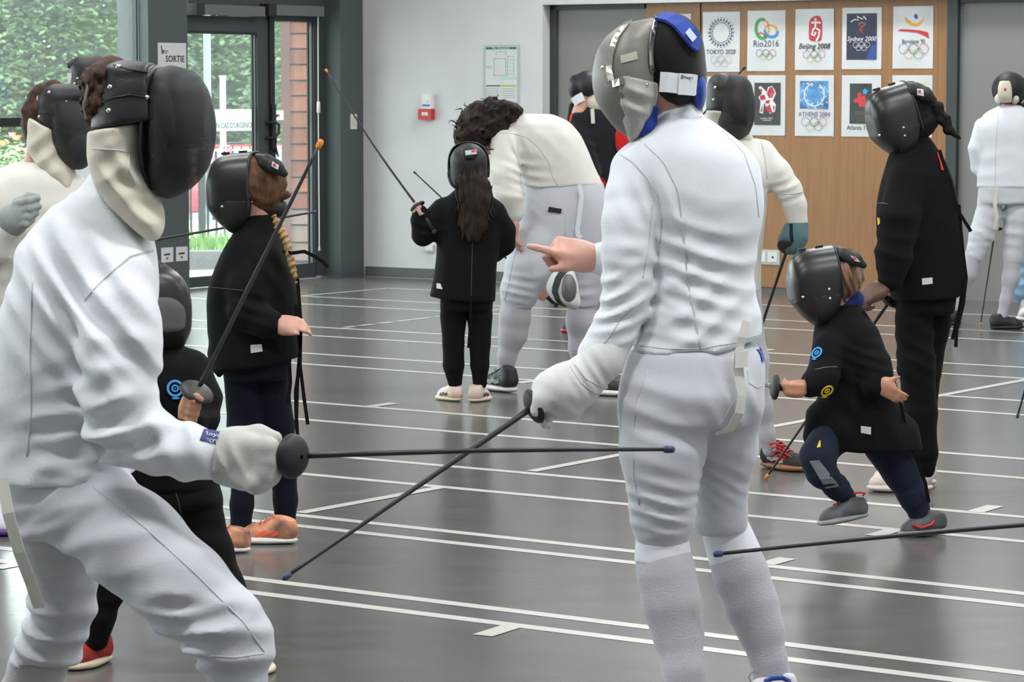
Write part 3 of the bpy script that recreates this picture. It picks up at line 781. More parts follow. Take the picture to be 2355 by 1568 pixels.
# trees and roses
def leaf_mat(name, c, c2):
    m, nt, b = new_mat(name); out = nt.nodes['Material Output']
    tc = nt.nodes.new('ShaderNodeTexCoord'); n = nt.nodes.new('ShaderNodeTexNoise'); n.inputs['Scale'].default_value = 1.7; n.inputs['Detail'].default_value = 5
    nt.links.new(tc.outputs['Object'], n.inputs['Vector']); r = nt.nodes.new('ShaderNodeValToRGB'); r.color_ramp.elements[0].position = .35; r.color_ramp.elements[1].position = .66
    r.color_ramp.elements[0].color = (*c, 1); r.color_ramp.elements[1].color = (*c2, 1); nt.links.new(n.outputs[0], r.inputs[0]); nt.links.new(r.outputs[0], b.inputs['Base Color']); b.inputs['Roughness'].default_value = .45
    t = nt.nodes.new('ShaderNodeBsdfTranslucent'); nt.links.new(r.outputs[0], t.inputs[0]); mx = nt.nodes.new('ShaderNodeMixShader'); mx.inputs[0].default_value = .5
    nt.links.new(b.outputs[0], mx.inputs[1]); nt.links.new(t.outputs[0], mx.inputs[2]); nt.links.new(mx.outputs[0], out.inputs[0]); return m
M_leaf = leaf_mat('tree_leaves', (.17, .30, .19), (.38, .52, .26))
M_leaf2 = leaf_mat('rose_leaves', (.20, .36, .14), (.40, .55, .28))
def foliage(rng, n, cx, cy, cz, rx, ry, rz, size, tiers=True):
    g = np.random.default_rng(rng.randrange(10 ** 6))
    p = g.normal(size=(n, 3)); p /= np.linalg.norm(p, axis=1)[:, None]; p *= (0.3 + 0.7 * g.random((n, 1)) ** .6)
    base = np.array([cx, cy, cz]) + p * np.array([rx, ry, rz]); a = g.uniform(0, 2 * math.pi, n); V = []
    for k in range(6):
        b = base + np.stack([np.cos(a) * .9 * size * k, np.sin(a) * .9 * size * k, -.2 * size * k + g.uniform(-.3, .3, n) * size], 1)
        t = a + g.uniform(-1.1, 1.1, n); d = np.stack([np.cos(t), np.sin(t), g.uniform(-.7, .1, n)], 1); d /= np.linalg.norm(d, axis=1)[:, None]
        s_ = np.cross(d, np.stack([g.uniform(-.4, .4, n), g.uniform(-.4, .4, n), np.ones(n)], 1)); s_ /= np.linalg.norm(s_, axis=1)[:, None]; L = (size * g.uniform(.7, 1.3, n))[:, None]
        V.append(np.stack([b, b + d * L * .5 + s_ * L * .3, b + d * L, b + d * L * .5 - s_ * L * .3], 1))
    v = np.concatenate(V).reshape(-1, 3); return v, np.arange(len(v)).reshape(-1, 4)
def quads_obj(name, v, f, m, parent):
    me = bpy.data.meshes.new(name); me.vertices.add(len(v)); me.vertices.foreach_set('co', v.astype(np.float32).ravel())
    me.loops.add(len(f) * 4); me.loops.foreach_set('vertex_index', f.astype(np.int32).ravel()); me.polygons.add(len(f))
    me.polygons.foreach_set('loop_start', np.arange(len(f), dtype=np.int32) * 4); me.polygons.foreach_set('loop_total', np.full(len(f), 4, np.int32))
    me.update(calc_edges=True); me.materials.append(m); o = bpy.data.objects.new(name, me); COL.objects.link(o); return put(o, parent)
def tree(px, Y, rx, ry, rz, cz, n, label, seed):
    rng = random.Random(seed); x = at(px, 200, Y)[0]; e = empty('leafy_tree', (x, Y, -1.05), label, 'tree', 'trees beyond the car park')
    v, f = foliage(rng, n, x, Y, cz, rx, ry, rz, .17); o = quads_obj('foliage', v, f, M_leaf, e); tag(o, kind='stuff')
    mb = MB(); mb.tube([(x, Y, -1.1), (x + .05, Y, 1.5), (x - .1, Y + .1, cz + rz * .5)], [.16, .12, .04], 8)
    for k in range(7):
        a = k * .9; mb.tube([(x, Y, .3 + .45 * k), (x + math.cos(a) * rx * .35, Y + math.sin(a) * ry * .35, .8 + .5 * k), (x + math.cos(a) * rx * .7, Y + math.sin(a) * ry * .7, 1.0 + .55 * k)], [.04, .03, .012], 6)
    mb.build('trunk', mat('tree_bark', (.09, .07, .05), .9, var=.3, vscale=6), e)
tree(60, 60, 3.0, 2.4, 5.2, 2.8, 12000, 'broad leafy tree filling the big left window', 1)
tree(500, 66, 2.1, 2.2, 5.0, 2.6, 8000, 'leafy tree seen through the left leaf of the glass door', 2)
tree(720, 60, .95, 1.6, 5.0, 2.6, 4000, 'leafy tree seen through the narrow right leaf of the glass door', 3)
tree(300, 74, 6.5, 2.5, 6.5, 3.0, 22000, 'leafy tree furthest back between window and door', 4)
tree(-640, 60, 3.6, 2.6, 5.5, 2.8, 1500, 'leafy tree beyond the left end of the window', 5)
def rose_bush():
    Y = 24.2; rng = random.Random(9); c = at(20, 380, Y); e = empty('rose_bush', (c[0], Y, -.06), 'rose bush with pink and orange blooms outside the left window', 'plant')
    v, f = foliage(rng, 700, c[0], Y, .5, .5, .35, .52, .055); o = quads_obj('foliage', v, f, M_leaf2, e); tag(o, kind='stuff')
    mb = MB()
    for k in range(7): a = k * .9; mb.tube([(c[0], Y, -.06), (c[0] + .15 * math.cos(a), Y + .1 * math.sin(a), .4), (c[0] + .3 * math.cos(a), Y + .2 * math.sin(a), .85)], [.012, .01, .006], 5)
    mb.build('stems', mat('rose_stem', (.12, .16, .06), .8), e)
    cols = [mat('rose_pink', (.85, .45, .40), .6), mat('rose_orange', (.85, .38, .10), .6), mat('rose_cream', (.85, .65, .50), .6)]
    for i, (px, py) in enumerate(((28, 310), (38, 318), (14, 400), (44, 344), (8, 330), (60, 345), (-20, 340), (5, 405), (30, 352), (-40, 370), (50, 380), (-10, 300))):
        p = at(px, py, Y - .3 + rng.uniform(-.1, .1)); mb = MB(); R = rng.uniform(.025, .045)
        for k in range(9):
            a = k * 2.4; rr = R * (.25 + .09 * k); d = np.array([math.cos(a), math.sin(a), 0]); s = np.array([-d[1], d[0], 0])
            q = p + d * rr * .6; mb.add([q - s * rr * .6 - UP * .01, q + s * rr * .6 - UP * .01, q + s * rr * .7 + d * rr * .3 + UP * R * .6, q - s * rr * .7 + d * rr * .3 + UP * R * .6], [(0, 1, 2, 3)])
        mb.lathe([(0, -R * .5), (R * .6, -R * .2), (R * .7, R * .2), (R * .3, R * .5), (0, R * .5)], p, UP, 8); mb.build('bloom', cols[i % 3], e)
rose_bush()
# ------------------------------------------------------------------ cloth, skin, mask materials
def cloth(name, col, rough=0.85, sheen=0.25, var=0.03, bump=0.2, bscale=420):
    return mat(name, col, rough, sheen=sheen, var=var, vscale=14, bump=bump, bscale=bscale, spec=0.12)
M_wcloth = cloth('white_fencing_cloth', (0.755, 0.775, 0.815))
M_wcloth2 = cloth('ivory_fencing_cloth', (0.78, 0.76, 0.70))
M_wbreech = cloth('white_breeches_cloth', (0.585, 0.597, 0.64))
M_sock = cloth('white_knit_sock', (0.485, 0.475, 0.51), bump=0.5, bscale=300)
M_cream = cloth('cream_bib_cloth', (0.68, 0.63, 0.52), var=0.06)
M_greybib = cloth('grey_worn_bib', (0.44, 0.43, 0.39), var=0.12)
M_bcloth = cloth('black_jacket_cloth', (0.0065, 0.0065, 0.0072), sheen=0.02)
M_navy = cloth('navy_leggings', (0.007, 0.009, 0.017), sheen=0.03)
M_navy2 = cloth('navy_joggers', (0.017, 0.021, 0.040), sheen=0.04)
M_btrou = cloth('black_trousers', (0.0055, 0.0055, 0.006), sheen=0.02)
M_skin = mat('skin_light', (0.62, 0.33, 0.25), 0.5, sss=0.12, var=0.08, vscale=30)
M_skin_tan = mat('skin_tan', (0.50, 0.24, 0.15), 0.5, sss=0.1, var=0.08, vscale=30)
M_skin_brown = mat('skin_brown', (0.12, 0.055, 0.035), 0.5, sss=0.05, var=0.1, vscale=30)
M_glove = cloth('pale_glove_leather', (0.52, 0.52, 0.48), bump=0.2)
M_glove_w = cloth('white_glove_cloth', (0.70, 0.71, 0.68), bump=0.2)
M_glove_g = cloth('grey_glove', (0.33, 0.36, 0.34), bump=0.2)
M_glove_t = cloth('teal_glove', (0.10, 0.18, 0.19), bump=0.2)
M_plastic_b = mat('black_glossy_plastic', (0.013, 0.013, 0.012), 0.33, spec=0.5)
M_blk = mat('black_matt_rubber', (0.012, 0.012, 0.013), 0.55)
M_blkmesh_edge = mat('black_mask_trim', (0.012, 0.012, 0.014), 0.4)
M_rivet = mat('steel_rivet', (0.75, 0.72, 0.62), 0.25, metal=1.0)
M_steel = mat('polished_steel_band', (0.78, 0.74, 0.64), 0.22, metal=1.0)
M_blade = mat('dark_blade_steel', (0.030, 0.030, 0.031), 0.42, metal=0.3)
M_orange = mat('orange_rubber_tip', (0.75, 0.22, 0.01), 0.5)
M_bluetip = mat('blue_rubber_tip', (0.03, 0.05, 0.12), 0.5)
M_blue = cloth('royal_blue_lining', (0.025, 0.06, 0.33))
M_hair_b = mat('dark_brown_hair', (0.022, 0.014, 0.010), 0.75, spec=0.25, var=0.4, vscale=60, stretch=(1, 1, .12), bump=0.6, bscale=120)
M_hair_bl = mat('black_hair', (0.008, 0.007, 0.007), 0.75, spec=0.25, var=0.3, vscale=60, bump=0.6, bscale=120)
M_hair_br = mat('brown_hair', (0.13, 0.062, 0.032), 0.75, spec=0.25, var=0.5, vscale=50, stretch=(1, 1, .15), bump=0.6, bscale=120)
M_hair_dk = mat('chestnut_hair', (0.06, 0.03, 0.02), 0.75, spec=0.25, var=0.4, vscale=50, stretch=(1, 1, .15), bump=0.6, bscale=120)
M_sole_w = mat('white_rubber_sole', (0.72, 0.72, 0.68), 0.5, var=0.05, vscale=20)
M_sole_c = mat('cream_rubber_sole', (0.66, 0.58, 0.40), 0.5, var=0.05, vscale=20)
M_seam = mat('seam_thread', (0.56, 0.56, 0.59), 0.9)
M_tagw = mat('white_woven_label', (0.66, 0.67, 0.72), 0.7)

def mesh_cloth(name, wire, gap_alpha, scale, metal=0.0, rough=0.45):
    """fine wire mesh: opaque wires, see-through gaps"""
    if name in MATS: return MATS[name]
    m, nt, b = new_mat(name)
    b.inputs['Base Color'].default_value = (*wire, 1); b.inputs['Metallic'].default_value = metal; b.inputs['Roughness'].default_value = rough
    tc = nt.nodes.new('ShaderNodeTexCoord'); sep = nt.nodes.new('ShaderNodeSeparateXYZ'); nt.links.new(tc.outputs['Object'], sep.inputs[0])
    def math_(op, a, bb=None):
        n = nt.nodes.new('ShaderNodeMath'); n.operation = op
        for i, q in enumerate((a, bb)):
            if q is None: continue
            if isinstance(q, (int, float)): n.inputs[i].default_value = q
            else: nt.links.new(q, n.inputs[i])
        return n.outputs[0]
    xy = math_('ADD', sep.outputs[0], sep.outputs[1])
    a = math_('ABSOLUTE', math_('SINE', math_('MULTIPLY', xy, scale))); c = math_('ABSOLUTE', math_('SINE', math_('MULTIPLY', sep.outputs[2], scale)))
    hole = math_('MULTIPLY', math_('GREATER_THAN', a, 0.45), math_('GREATER_THAN', c, 0.45))
    al = math_('SUBTRACT', 1.0, math_('MULTIPLY', hole, 1.0 - gap_alpha))
    nt.links.new(al, b.inputs['Alpha'])
    MATS[name] = m; return m
M_mesh_black = mesh_cloth('black_wire_mesh', (0.010, 0.010, 0.012), 0.72, 2200, rough=0.62)
M_mesh_steel = mesh_cloth('steel_wire_mesh', (0.23, 0.22, 0.20), 0.8, 1100, metal=0.35, rough=0.5)
M_mesh_grey = mesh_cloth('grey_wire_mesh', (0.16, 0.16, 0.16), 0.7, 1500, metal=0.3, rough=0.5)

# ------------------------------------------------------------------ a figure
class Fig:
    def __init__(s, name, D, foot, label, cat='person', group=None):
        s.D = D; g = s.P(foot, 500); s.root = empty(name, (g[0], D, 0), label, cat, group)
        s.body = SDF(); s.fine = SDF(); s.body_ops = 0
    def P(s, px, py, dy=0.0): return at(px, py, s.D + dy)
    def r(s, px): return px * s.D / F
    def lofts(s, S, secs, k=0.03, end=0.02, body=True, n=2.3):
        """secs: (y, xL, xR, half_depth, dy)"""
        out = []
        for q in secs:
            y, a, b, dep = q[:4]; dy = q[4] if len(q) > 4 else 0.0
            out.append((s.P((a + b) / 2, y, dy), s.r((b - a) / 2), dep))
        S.loft(out, (1, 0, 0), k, end, axis=(0, 0, 1), n=n)
        if body:
            s.body.loft([(c, max(.03, w - .045), max(.03, d - .045)) for c, w, d in out], (1, 0, 0), 0.03, 0.02, axis=(0, 0, 1), n=2.0); s.body_ops += 1
        return out
    def limb(s, S, pts, k=0.03, body=True, sq=None, shrink=0.6):
        c = [(s.P(q[0], q[1], q[2]), s.r(q[3])) for q in pts]
        if S is not None: S.chain(c, k, sq=sq)
        if body: s.body.chain([(p, r * shrink) for p, r in c], 0.03)
        return c
    def head(s, px, py, dy, size, f, up=(0, 0, 1)):
        """head with face; size = head height in metres"""
        c = s.P(px, py, dy); f = nrm(f); u = nrm(np.asarray(up, float) - f * (np.asarray(up, float) @ f)); r = np.cross(f, u); h = size
        S = s.fine
        S.ell(c + u * .10 * h - f * .05 * h, (.40 * h, .33 * h, .40 * h), (f, r, u), 0.02)
        S.rc(c + f * .10 * h - u * .05 * h, .28 * h, c + f * .16 * h - u * .30 * h, .17 * h, 0.03)
        S.rc(c + f * .36 * h + u * .06 * h, .035 * h, c + f * .45 * h - u * .12 * h, .055 * h, 0.02)        # nose
        S.rc(c + f * .37 * h - u * .29 * h - r * .08 * h, .03 * h, c + f * .37 * h - u * .29 * h + r * .08 * h, .03 * h, 0.01)   # mouth
        for q in (-1, 1):
            S.ell(c + f * .34 * h + r * (q * .15 * h) + u * .02 * h, (.06 * h, .08 * h, .05 * h), (f, r, u), 0.008, op='d')
            S.ell(c + f * .31 * h + r * (q * .15 * h) + u * .02 * h, (.05 * h,) * 3, None, 0.006)
            S.ell(c - f * .03 * h + r * (q * .34 * h) - u * .03 * h, (.09 * h, .035 * h, .13 * h), (f, r, u), 0.01)
        S.rc(c - f * .03 * h - u * .25 * h, .21 * h, c - f * .08 * h - u * .68 * h, .20 * h, 0.03)
        s.hc, s.hf, s.hr, s.hu, s.hh = c, f, r, u, h
        return c, f, r, u
    def H(s, a, b, c):
        """point in head frame: forward, right, up in metres"""
        return s.hc + s.hf * a + s.hr * b + s.hu * c
    def skin(s, material, vox=0.016, fine=0.007):
        o1 = s.body.mesh('body', vox, material, s.root)
        if s.fine.ops:
            o2 = s.fine.mesh('tmp', fine, material)
            bm = bmesh.new(); bm.from_mesh(o1.data); bm.from_mesh(o2.data); bm.to_mesh(o1.data); bm.free()
            me = o2.data; bpy.data.objects.remove(o2, do_unlink=True); bpy.data.meshes.remove(me)
            o1.data.shade_smooth()
        return o1

def hand(S, w, d, n, L=0.16, curls=None, thumb=(0.6, 0.75, -0.35, 30), side=1, fat=1.0, spread=1.0):
    """five-finger hand on an SDF. w wrist, d wrist->knuckles, n out of the back of the hand; side=+1: thumb at cross(d,n)"""
    w = np.asarray(w, float); d = nrm(d); n = nrm(np.asarray(n, float) - d * (np.asarray(n, float) @ d)); t = np.cross(d, n) * side
    S.rc(w, .17 * L * fat, w + d * .12 * L, .17 * L * fat, 0.02, sq=(n, .75))
    S.box(w + d * .29 * L, (.24 * L, .205 * L * fat, .085 * L * fat), (d, t, n), .08 * L, 0.03)
    S.rc(w + d * .12 * L + t * .12 * L - n * .03 * L, .11 * L * fat, w + d * .32 * L + t * .17 * L - n * .04 * L, .08 * L * fat, 0.02)
    curls = curls or [(15, 20, 15)] * 4
    for i, (off, ln) in enumerate(((.155, .43), (.052, .48), (-.052, .45), (-.150, .35))):
        p = w + d * (.50 - (.03 if i == 3 else 0.0) - .01 * (i == 0)) * L + t * off * L; ang = 0.0; rad = (.053 - .004 * (i == 3)) * L * fat
        sp = nrm(d + t * off * 0.5 * spread)
        for seg, (fr, c) in enumerate(zip((.42, .32, .26), curls[i])):
            ang += math.radians(c); dd = sp * math.cos(ang) - n * math.sin(ang)
            q = p + dd * ln * fr * L
            S.rc(p, rad, q, rad * .9, 0.006); p = q; rad *= .92
    a, b, c, bend = thumb
    p = w + d * .14 * L + t * .17 * L - n * .02 * L
    dd = nrm(d * a + t * b + n * c); q = p + dd * .22 * L
    S.rc(p, .075 * L * fat, q, .058 * L * fat, 0.012)
    ax = math.radians(bend); dd2 = nrm(dd * math.cos(ax) + nrm(d * .8 - t * .6 - n * .3) * math.sin(ax))
    S.rc(q, .058 * L * fat, q + dd2 * .2 * L, .045 * L * fat, 0.008)

def fist(S, c, g, o, L, th=1):
    """closed hand round a grip: c centre, g grip axis (thumb end +), o direction the finger backs face"""
    c = np.asarray(c, float); g = nrm(g); o = nrm(np.asarray(o, float) - g * (np.asarray(o, float) @ g)); s = np.cross(g, o) * th
    R = .135 * L
    S.ell(c - s * .13 * L, (.27 * L, .12 * L, .17 * L), (g, s, o), .02)
    for i in range(4):
        p = c + g * ((1.5 - i) * .125 * L); rr = (.066 - .003 * i) * L
        pts = [(p + (o * math.cos(t) + s * math.sin(t)) * R * (1.25 if t < 0.3 else 1.0), rr) for t in (-1.0, .25, 1.35, 2.5)]
        S.chain(pts, .004)
    S.chain([(c + g * .20 * L - s * .10 * L + o * .05 * L, .075 * L), (c + g * .30 * L + s * .06 * L + o * .12 * L, .06 * L), (c + g * .26 * L + s * .20 * L + o * .12 * L, .05 * L)], .008)

def trim(o, fn):
    """delete faces whose centre satisfies fn"""
    bm = bmesh.new(); bm.from_mesh(o.data)
    bmesh.ops.delete(bm, geom=[f for f in bm.faces if fn(np.array(f.calc_center_median()))], context='FACES')
    bm.to_mesh(o.data); bm.free(); o.data.shade_smooth()
    return o

def rivet(p, n, r, parent, material=None):
    mb = MB(); mb.lathe([(r, -.001), (r * .9, r * .45), (r * .45, r * .8), (0, r * .85)], p, n, 8)
    return mb.build('rivet', material or M_rivet, parent, True)
def rivets(obj, pts, r, parent=None):
    b = bvh_of([obj])
    for x, y in pts:
        h = hit(b, x, y)
        if h is not None: rivet(h[0], h[1], r, parent or obj)
def patch(obj, quad, material, name, th=0.0015, lift=0.001, parent=None, sub=4):
    """label sewn on a surface: quad of 4 pixels TL,TR,BR,BL draped on obj"""
    b = bvh_of([obj] if not isinstance(obj, list) else obj); par = parent or (obj if not isinstance(obj, list) else obj[0])
    q = [np.array(p, float) for p in quad]; G = {}; vs = []; fs = []
    h0 = [h for h in (hit(b, *((q[0] * (1 - u) + q[1] * u) * (1 - v) + (q[3] * (1 - u) + q[2] * u) * v)) for u in (0, .3, .5, .7, 1) for v in (0, .5, 1)) if h is not None]
    if not h0: return None
    near = min(h[0][1] for h in h0)
    for lay in (0, 1):
        for i in range(sub + 1):
            for j in range(sub + 1):
                u, v = i / sub, j / sub
                p = (q[0] * (1 - u) + q[1] * u) * (1 - v) + (q[3] * (1 - u) + q[2] * u) * v
                h = hit(b, *p, near)
                G[lay, i, j] = len(vs); vs.append(h[0] + h[1] * (lift + (th if lay else -0.002)))
    for i in range(sub):
        for j in range(sub):
            fs.append((G[1, i, j], G[1, i + 1, j], G[1, i + 1, j + 1], G[1, i, j + 1]))
            fs.append((G[0, i, j], G[0, i, j + 1], G[0, i + 1, j + 1], G[0, i + 1, j]))
    for i in range(sub):
        for a, c in (((i, 0), (i + 1, 0)), ((i + 1, sub), (i, sub)), ((0, i + 1), (0, i)), ((sub, i), (sub, i + 1))):
            fs.append((G[0, a[0], a[1]], G[0, c[0], c[1]], G[1, c[0], c[1]], G[1, a[0], a[1]]))
    return mesh_obj(name, vs, fs, material, par)
def seam(obj, pts, r=0.0022, material=None, name='seam', parent=None, n=26, lift=0.0, closed=False):
    """stitched line draped on a surface along pixels"""
    b = bvh_of([obj] if not isinstance(obj, list) else obj)
    pts = [np.array(p, float) for p in pts]
    seg = np.cumsum([0] + [np.linalg.norm(b_ - a_) for a_, b_ in zip(pts[:-1], pts[1:])]); out = []
    for t in np.linspace(0, seg[-1], n):
        x = np.interp(t, seg, [p[0] for p in pts]); y = np.interp(t, seg, [p[1] for p in pts])
        h = hit(b, x, y)
        if h is not None: out.append(h[0] + h[1] * lift)
    if len(out) < 3: return None
    keep = [out[0]]
    for p in out[1:]:
        if np.linalg.norm(p - keep[-1]) < 0.12: keep.append(p)
    mb = MB(); mb.tube(keep, r, 5); return mb.build(name, material or M_seam, parent or (obj if not isinstance(obj, list) else obj[0]), True)
def strap(obj, pts, w, material, name, th=0.003, lift=0.002, parent=None, n=12):
    """flat band draped on a surface along pixels"""
    b = bvh_of([obj] if not isinstance(obj, list) else obj)
    pts = [np.array(p, float) for p in pts]
    seg = np.cumsum([0] + [np.linalg.norm(b_ - a_) for a_, b_ in zip(pts[:-1], pts[1:])]); P = []; N = []
    for t in np.linspace(0, seg[-1], n):
        x = np.interp(t, seg, [p[0] for p in pts]); y = np.interp(t, seg, [p[1] for p in pts])
        h = hit(b, x, y)
        if h is not None: P.append(h[0] + h[1] * lift); N.append(h[1])
    if len(P) < 2: return None
    mb = MB(); mb.ribbon(P, N, w, th); return mb.build(name, material, parent or (obj if not isinstance(obj, list) else obj[0]))

def shoe(fg, heel, toe, m_up, m_sole, lift=0.0, L=None, vox=0.006, w=1.0, up=(0, 0, 1), laces=None, accent=None):
    """heel, toe: world points of the sole's ends"""
    heel = np.asarray(heel, float); toe = np.asarray(toe, float)
    d = nrm(toe - heel); u = nrm(np.asarray(up, float) - d * (np.asarray(up, float) @ d)); r = np.cross(d, u); L = L or np.linalg.norm(toe - heel); o = heel
    def q(a, b, c): return o + d * a * L + r * b * L + u * c * L
    S = SDF()
    S.rc(q(.19, 0, .20), .155 * L * w, q(.45, 0, .19), .15 * L * w, .03)
    S.rc(q(.45, 0, .19), .15 * L * w, q(.72, 0, .13), .155 * L * w, .03)
    S.rc(q(.72, 0, .13), .15 * L * w, q(.86, 0, .11), .12 * L * w, .03)
    S.rc(q(.20, 0, .22), .15 * L * w, q(.20, 0, .38), .145 * L * w, .03)
    S.rc(q(.42, 0, .24), .10 * L * w, q(.27, 0, .38), .10 * L * w, .03)
    S.plane(q(0, 0, .07), -u); S.plane(q(.2, 0, .43), u - d * .25)
    s_ = S.mesh('shoe', vox, m_up, fg.root)
    S2 = SDF()
    for a, ra, b, rb in ((.17, .165, .45, .15), (.45, .15, .72, .175), (.72, .175, .87, .13)):
        S2.rc(q(a, 0, .06), ra * L * w, q(b, 0, .06), rb * L * w, .02, sq=(u, .36))
    S2.plane(q(0, 0, 0), -u); S2.plane(q(0, 0, .13), u)
    S2.mesh('sole', vox, m_sole, s_)
    fg.body.rc(q(.2, 0, .32), .08 * L, q(.22, 0, .16), .08 * L, .02); fg.body.rc(q(.22, 0, .16), .09 * L, q(.75, 0, .12), .08 * L, .02)
    if laces is not None:
        b = bvh_of([s_]); mb = MB()
        for i in range(4):
            P = []
            for t in np.linspace(-.1, .1, 6):
                h = b.ray_cast(Vector(q(.40 + .075 * i + (t * .12), t * w, 1.0)), Vector(-u))
                if h[0] is not None: P.append(np.array(h[0]) + u * .003)
            if len(P) > 2: mb.tube(P, .016 * L, 5)
        if mb.v: mb.build('laces', laces, s_, True)
    if accent is not None:
        b = bvh_of([s_])
        for sd in (-1, 1):
            P = []; N = []
            for a, c in ((.30, .20), (.40, .17), (.50, .20), (.58, .15), (.66, .17)):
                h = b.ray_cast(Vector(q(a, sd * .6, c)), Vector(-r * sd))
                if h[0] is not None: P.append(np.array(h[0])); N.append(np.array(h[1]))
            if len(P) > 2:
                mb = MB(); mb.ribbon(P, N, .07 * L, .002); mb.build('side_stripe', accent, s_)
    return s_

def epee(label, g, tip, r0, r1, guard_r, m_tip, group=None, grip_len=0.13, tipr=1.8, sag=0.0, guard_depth=0.35, via=None, m_guard=None, gdir=None):
    """fencing sword: guard centre g, blade to tip; grip behind the guard"""
    g = np.asarray(g, float); tip = np.asarray(tip, float); d = nrm(tip - g) if gdir is None else nrm(gdir)
    e = empty('epee', g, label, 'fencing sword', group)
    pts = [g + (tip - g) * t + UP * (-sag * math.sin(math.pi * t)) for t in np.linspace(0, 1, 14)] if via is None else [g, *via, tip]
    mb = MB(); mb.tube(pts, [r0 + (r1 - r0) * t for t in np.linspace(0, 1, len(pts))], 8); mb.build('blade', M_blade, e, True)
    te = nrm(pts[-1] - pts[-2])
    mb = MB(); rr = r1 * tipr; mb.lathe([(r1 * .8, -rr * 2.2), (rr, -rr * 1.6), (rr, rr * .4), (rr * .6, rr), (0, rr * 1.1)], tip, te, 10); mb.build('point', m_tip, e, True)
    R = guard_r; mb = MB()
    prof = [(0.004, R * guard_depth)] + [(R * math.sin(t), R * guard_depth * math.cos(t)) for t in np.linspace(.15, math.pi / 2, 9)]
    prof += [(R * 1.02, -.002), (R * .97, -.004)] + [(R * .94 * math.sin(t), R * guard_depth * math.cos(t) - .005) for t in np.linspace(math.pi / 2, .1, 8)]
    mb.lathe(prof, g, d, 28); mb.build('guard', m_guard or M_blk, e, True)
    mb = MB(); mb.tube([g + d * R * .2, g - d * .03, g - d * grip_len * .6, g - d * grip_len], [.010, .012, .013, .010], 10); mb.build('grip', M_blk, e, True)
    mb = MB(); mb.lathe([(.006, 0), (.013, .006), (.013, .018), (0, .024)], g - d * grip_len, -d, 12); mb.build('pommel', M_blk, e, True)
    return e

def visor_mask(fg, A=.16, B=.093, C=.132, off=(0, 0, 0), cut=-.035, vox=0.005, mat_=None, win=None, chin=0.55, n=2.6, m=4.5, bibc=-.12):
    """child's mask: glossy wrap-round plastic visor, wire window in front, open behind"""
    c = fg.H(*off); f, r, u = fg.hf, fg.hr, fg.hu
    def shell(A_, B_, C_):
        def fn(P):
            q = P - c; a = q @ f; b = np.abs(q @ r) / B_; h = q @ u
            Ae = A_ - chin * np.maximum(0, -h - .25 * C_) - .10 * np.maximum(0, h - .3 * C_)
            l = (b ** n + (np.abs(h) / C_) ** n) ** (1 / n)
            return ((l ** m + np.abs(np.maximum(a, 0) / Ae) ** m) ** (1 / m) - 1) * B_
        return fn
    R = np.array([max(A, B, C) * 1.1] * 3)
    S = SDF(); S.ops.append(('u', .01, c - R, c + R, shell(A, B, C)))
    S.plane(c + f * cut, -f, .004)
    S.plane(c - u * C * .35 + f * cut, nrm(-f * .85 - u * .5), .05)
    o = S.mesh('mask', vox, mat_ or M_plastic_b, fg.root)
    p0 = c + f * (cut + .006); p1 = c - u * C * .35 + f * cut; n1 = nrm(-f * .85 - u * .5)
    trim(o, lambda p: (p - p0) @ f < 0.0 or (p - p1) @ n1 > -.006)
    if win is not None:
        S = SDF(); S.ops.append(('u', .01, c - R, c + R, shell(A + .0035, B * .9, C * .74))); S.plane(c + f * A * .62, -f, .004)
        S.mesh('face_mesh', vox, win, o)
    # matt lower half, riveted on
    S = SDF(); S.ops.append(('u', .01, c - R, c + R, shell(A + .0015, B + .0025, C + .002))); S.plane(c + f * cut, -f, .004); S.plane(c - u * (C * -bibc + .0), u, .003); S.plane(p1, n1, .05); S.plane(c + f * A * .60, f, .004)
    lo = S.mesh('chin_guard', vox, M_blk, o); trim(lo, lambda p: (p - p0) @ f < 0.0 or (p - p1) @ n1 > -.006 or (p - (c - u * (C * -bibc + .004))) @ u > 0)
    mb = MB(); up_ = []
    for t in np.linspace(-math.pi * .62, math.pi * .62, 36):
        ct, st_ = math.cos(t), math.sin(t); k = (abs(ct) ** n + abs(st_) ** n) ** (-1 / n)
        up_.append(c + f * (cut + .004) + r * (B * k * st_) + u * (C * k * ct))
    mb.tube(up_, .004, 6); mb.build('rim', M_blkmesh_edge, o, True)
    mb = MB()
    for q in (.25, .62): mb.box(c + f * (A * q) + u * (C * (1.0 if q < .5 else .985) + .002), (.012, .008, .004), (f, r, u))
    mb.build('top_studs', M_blk, o)
    return o
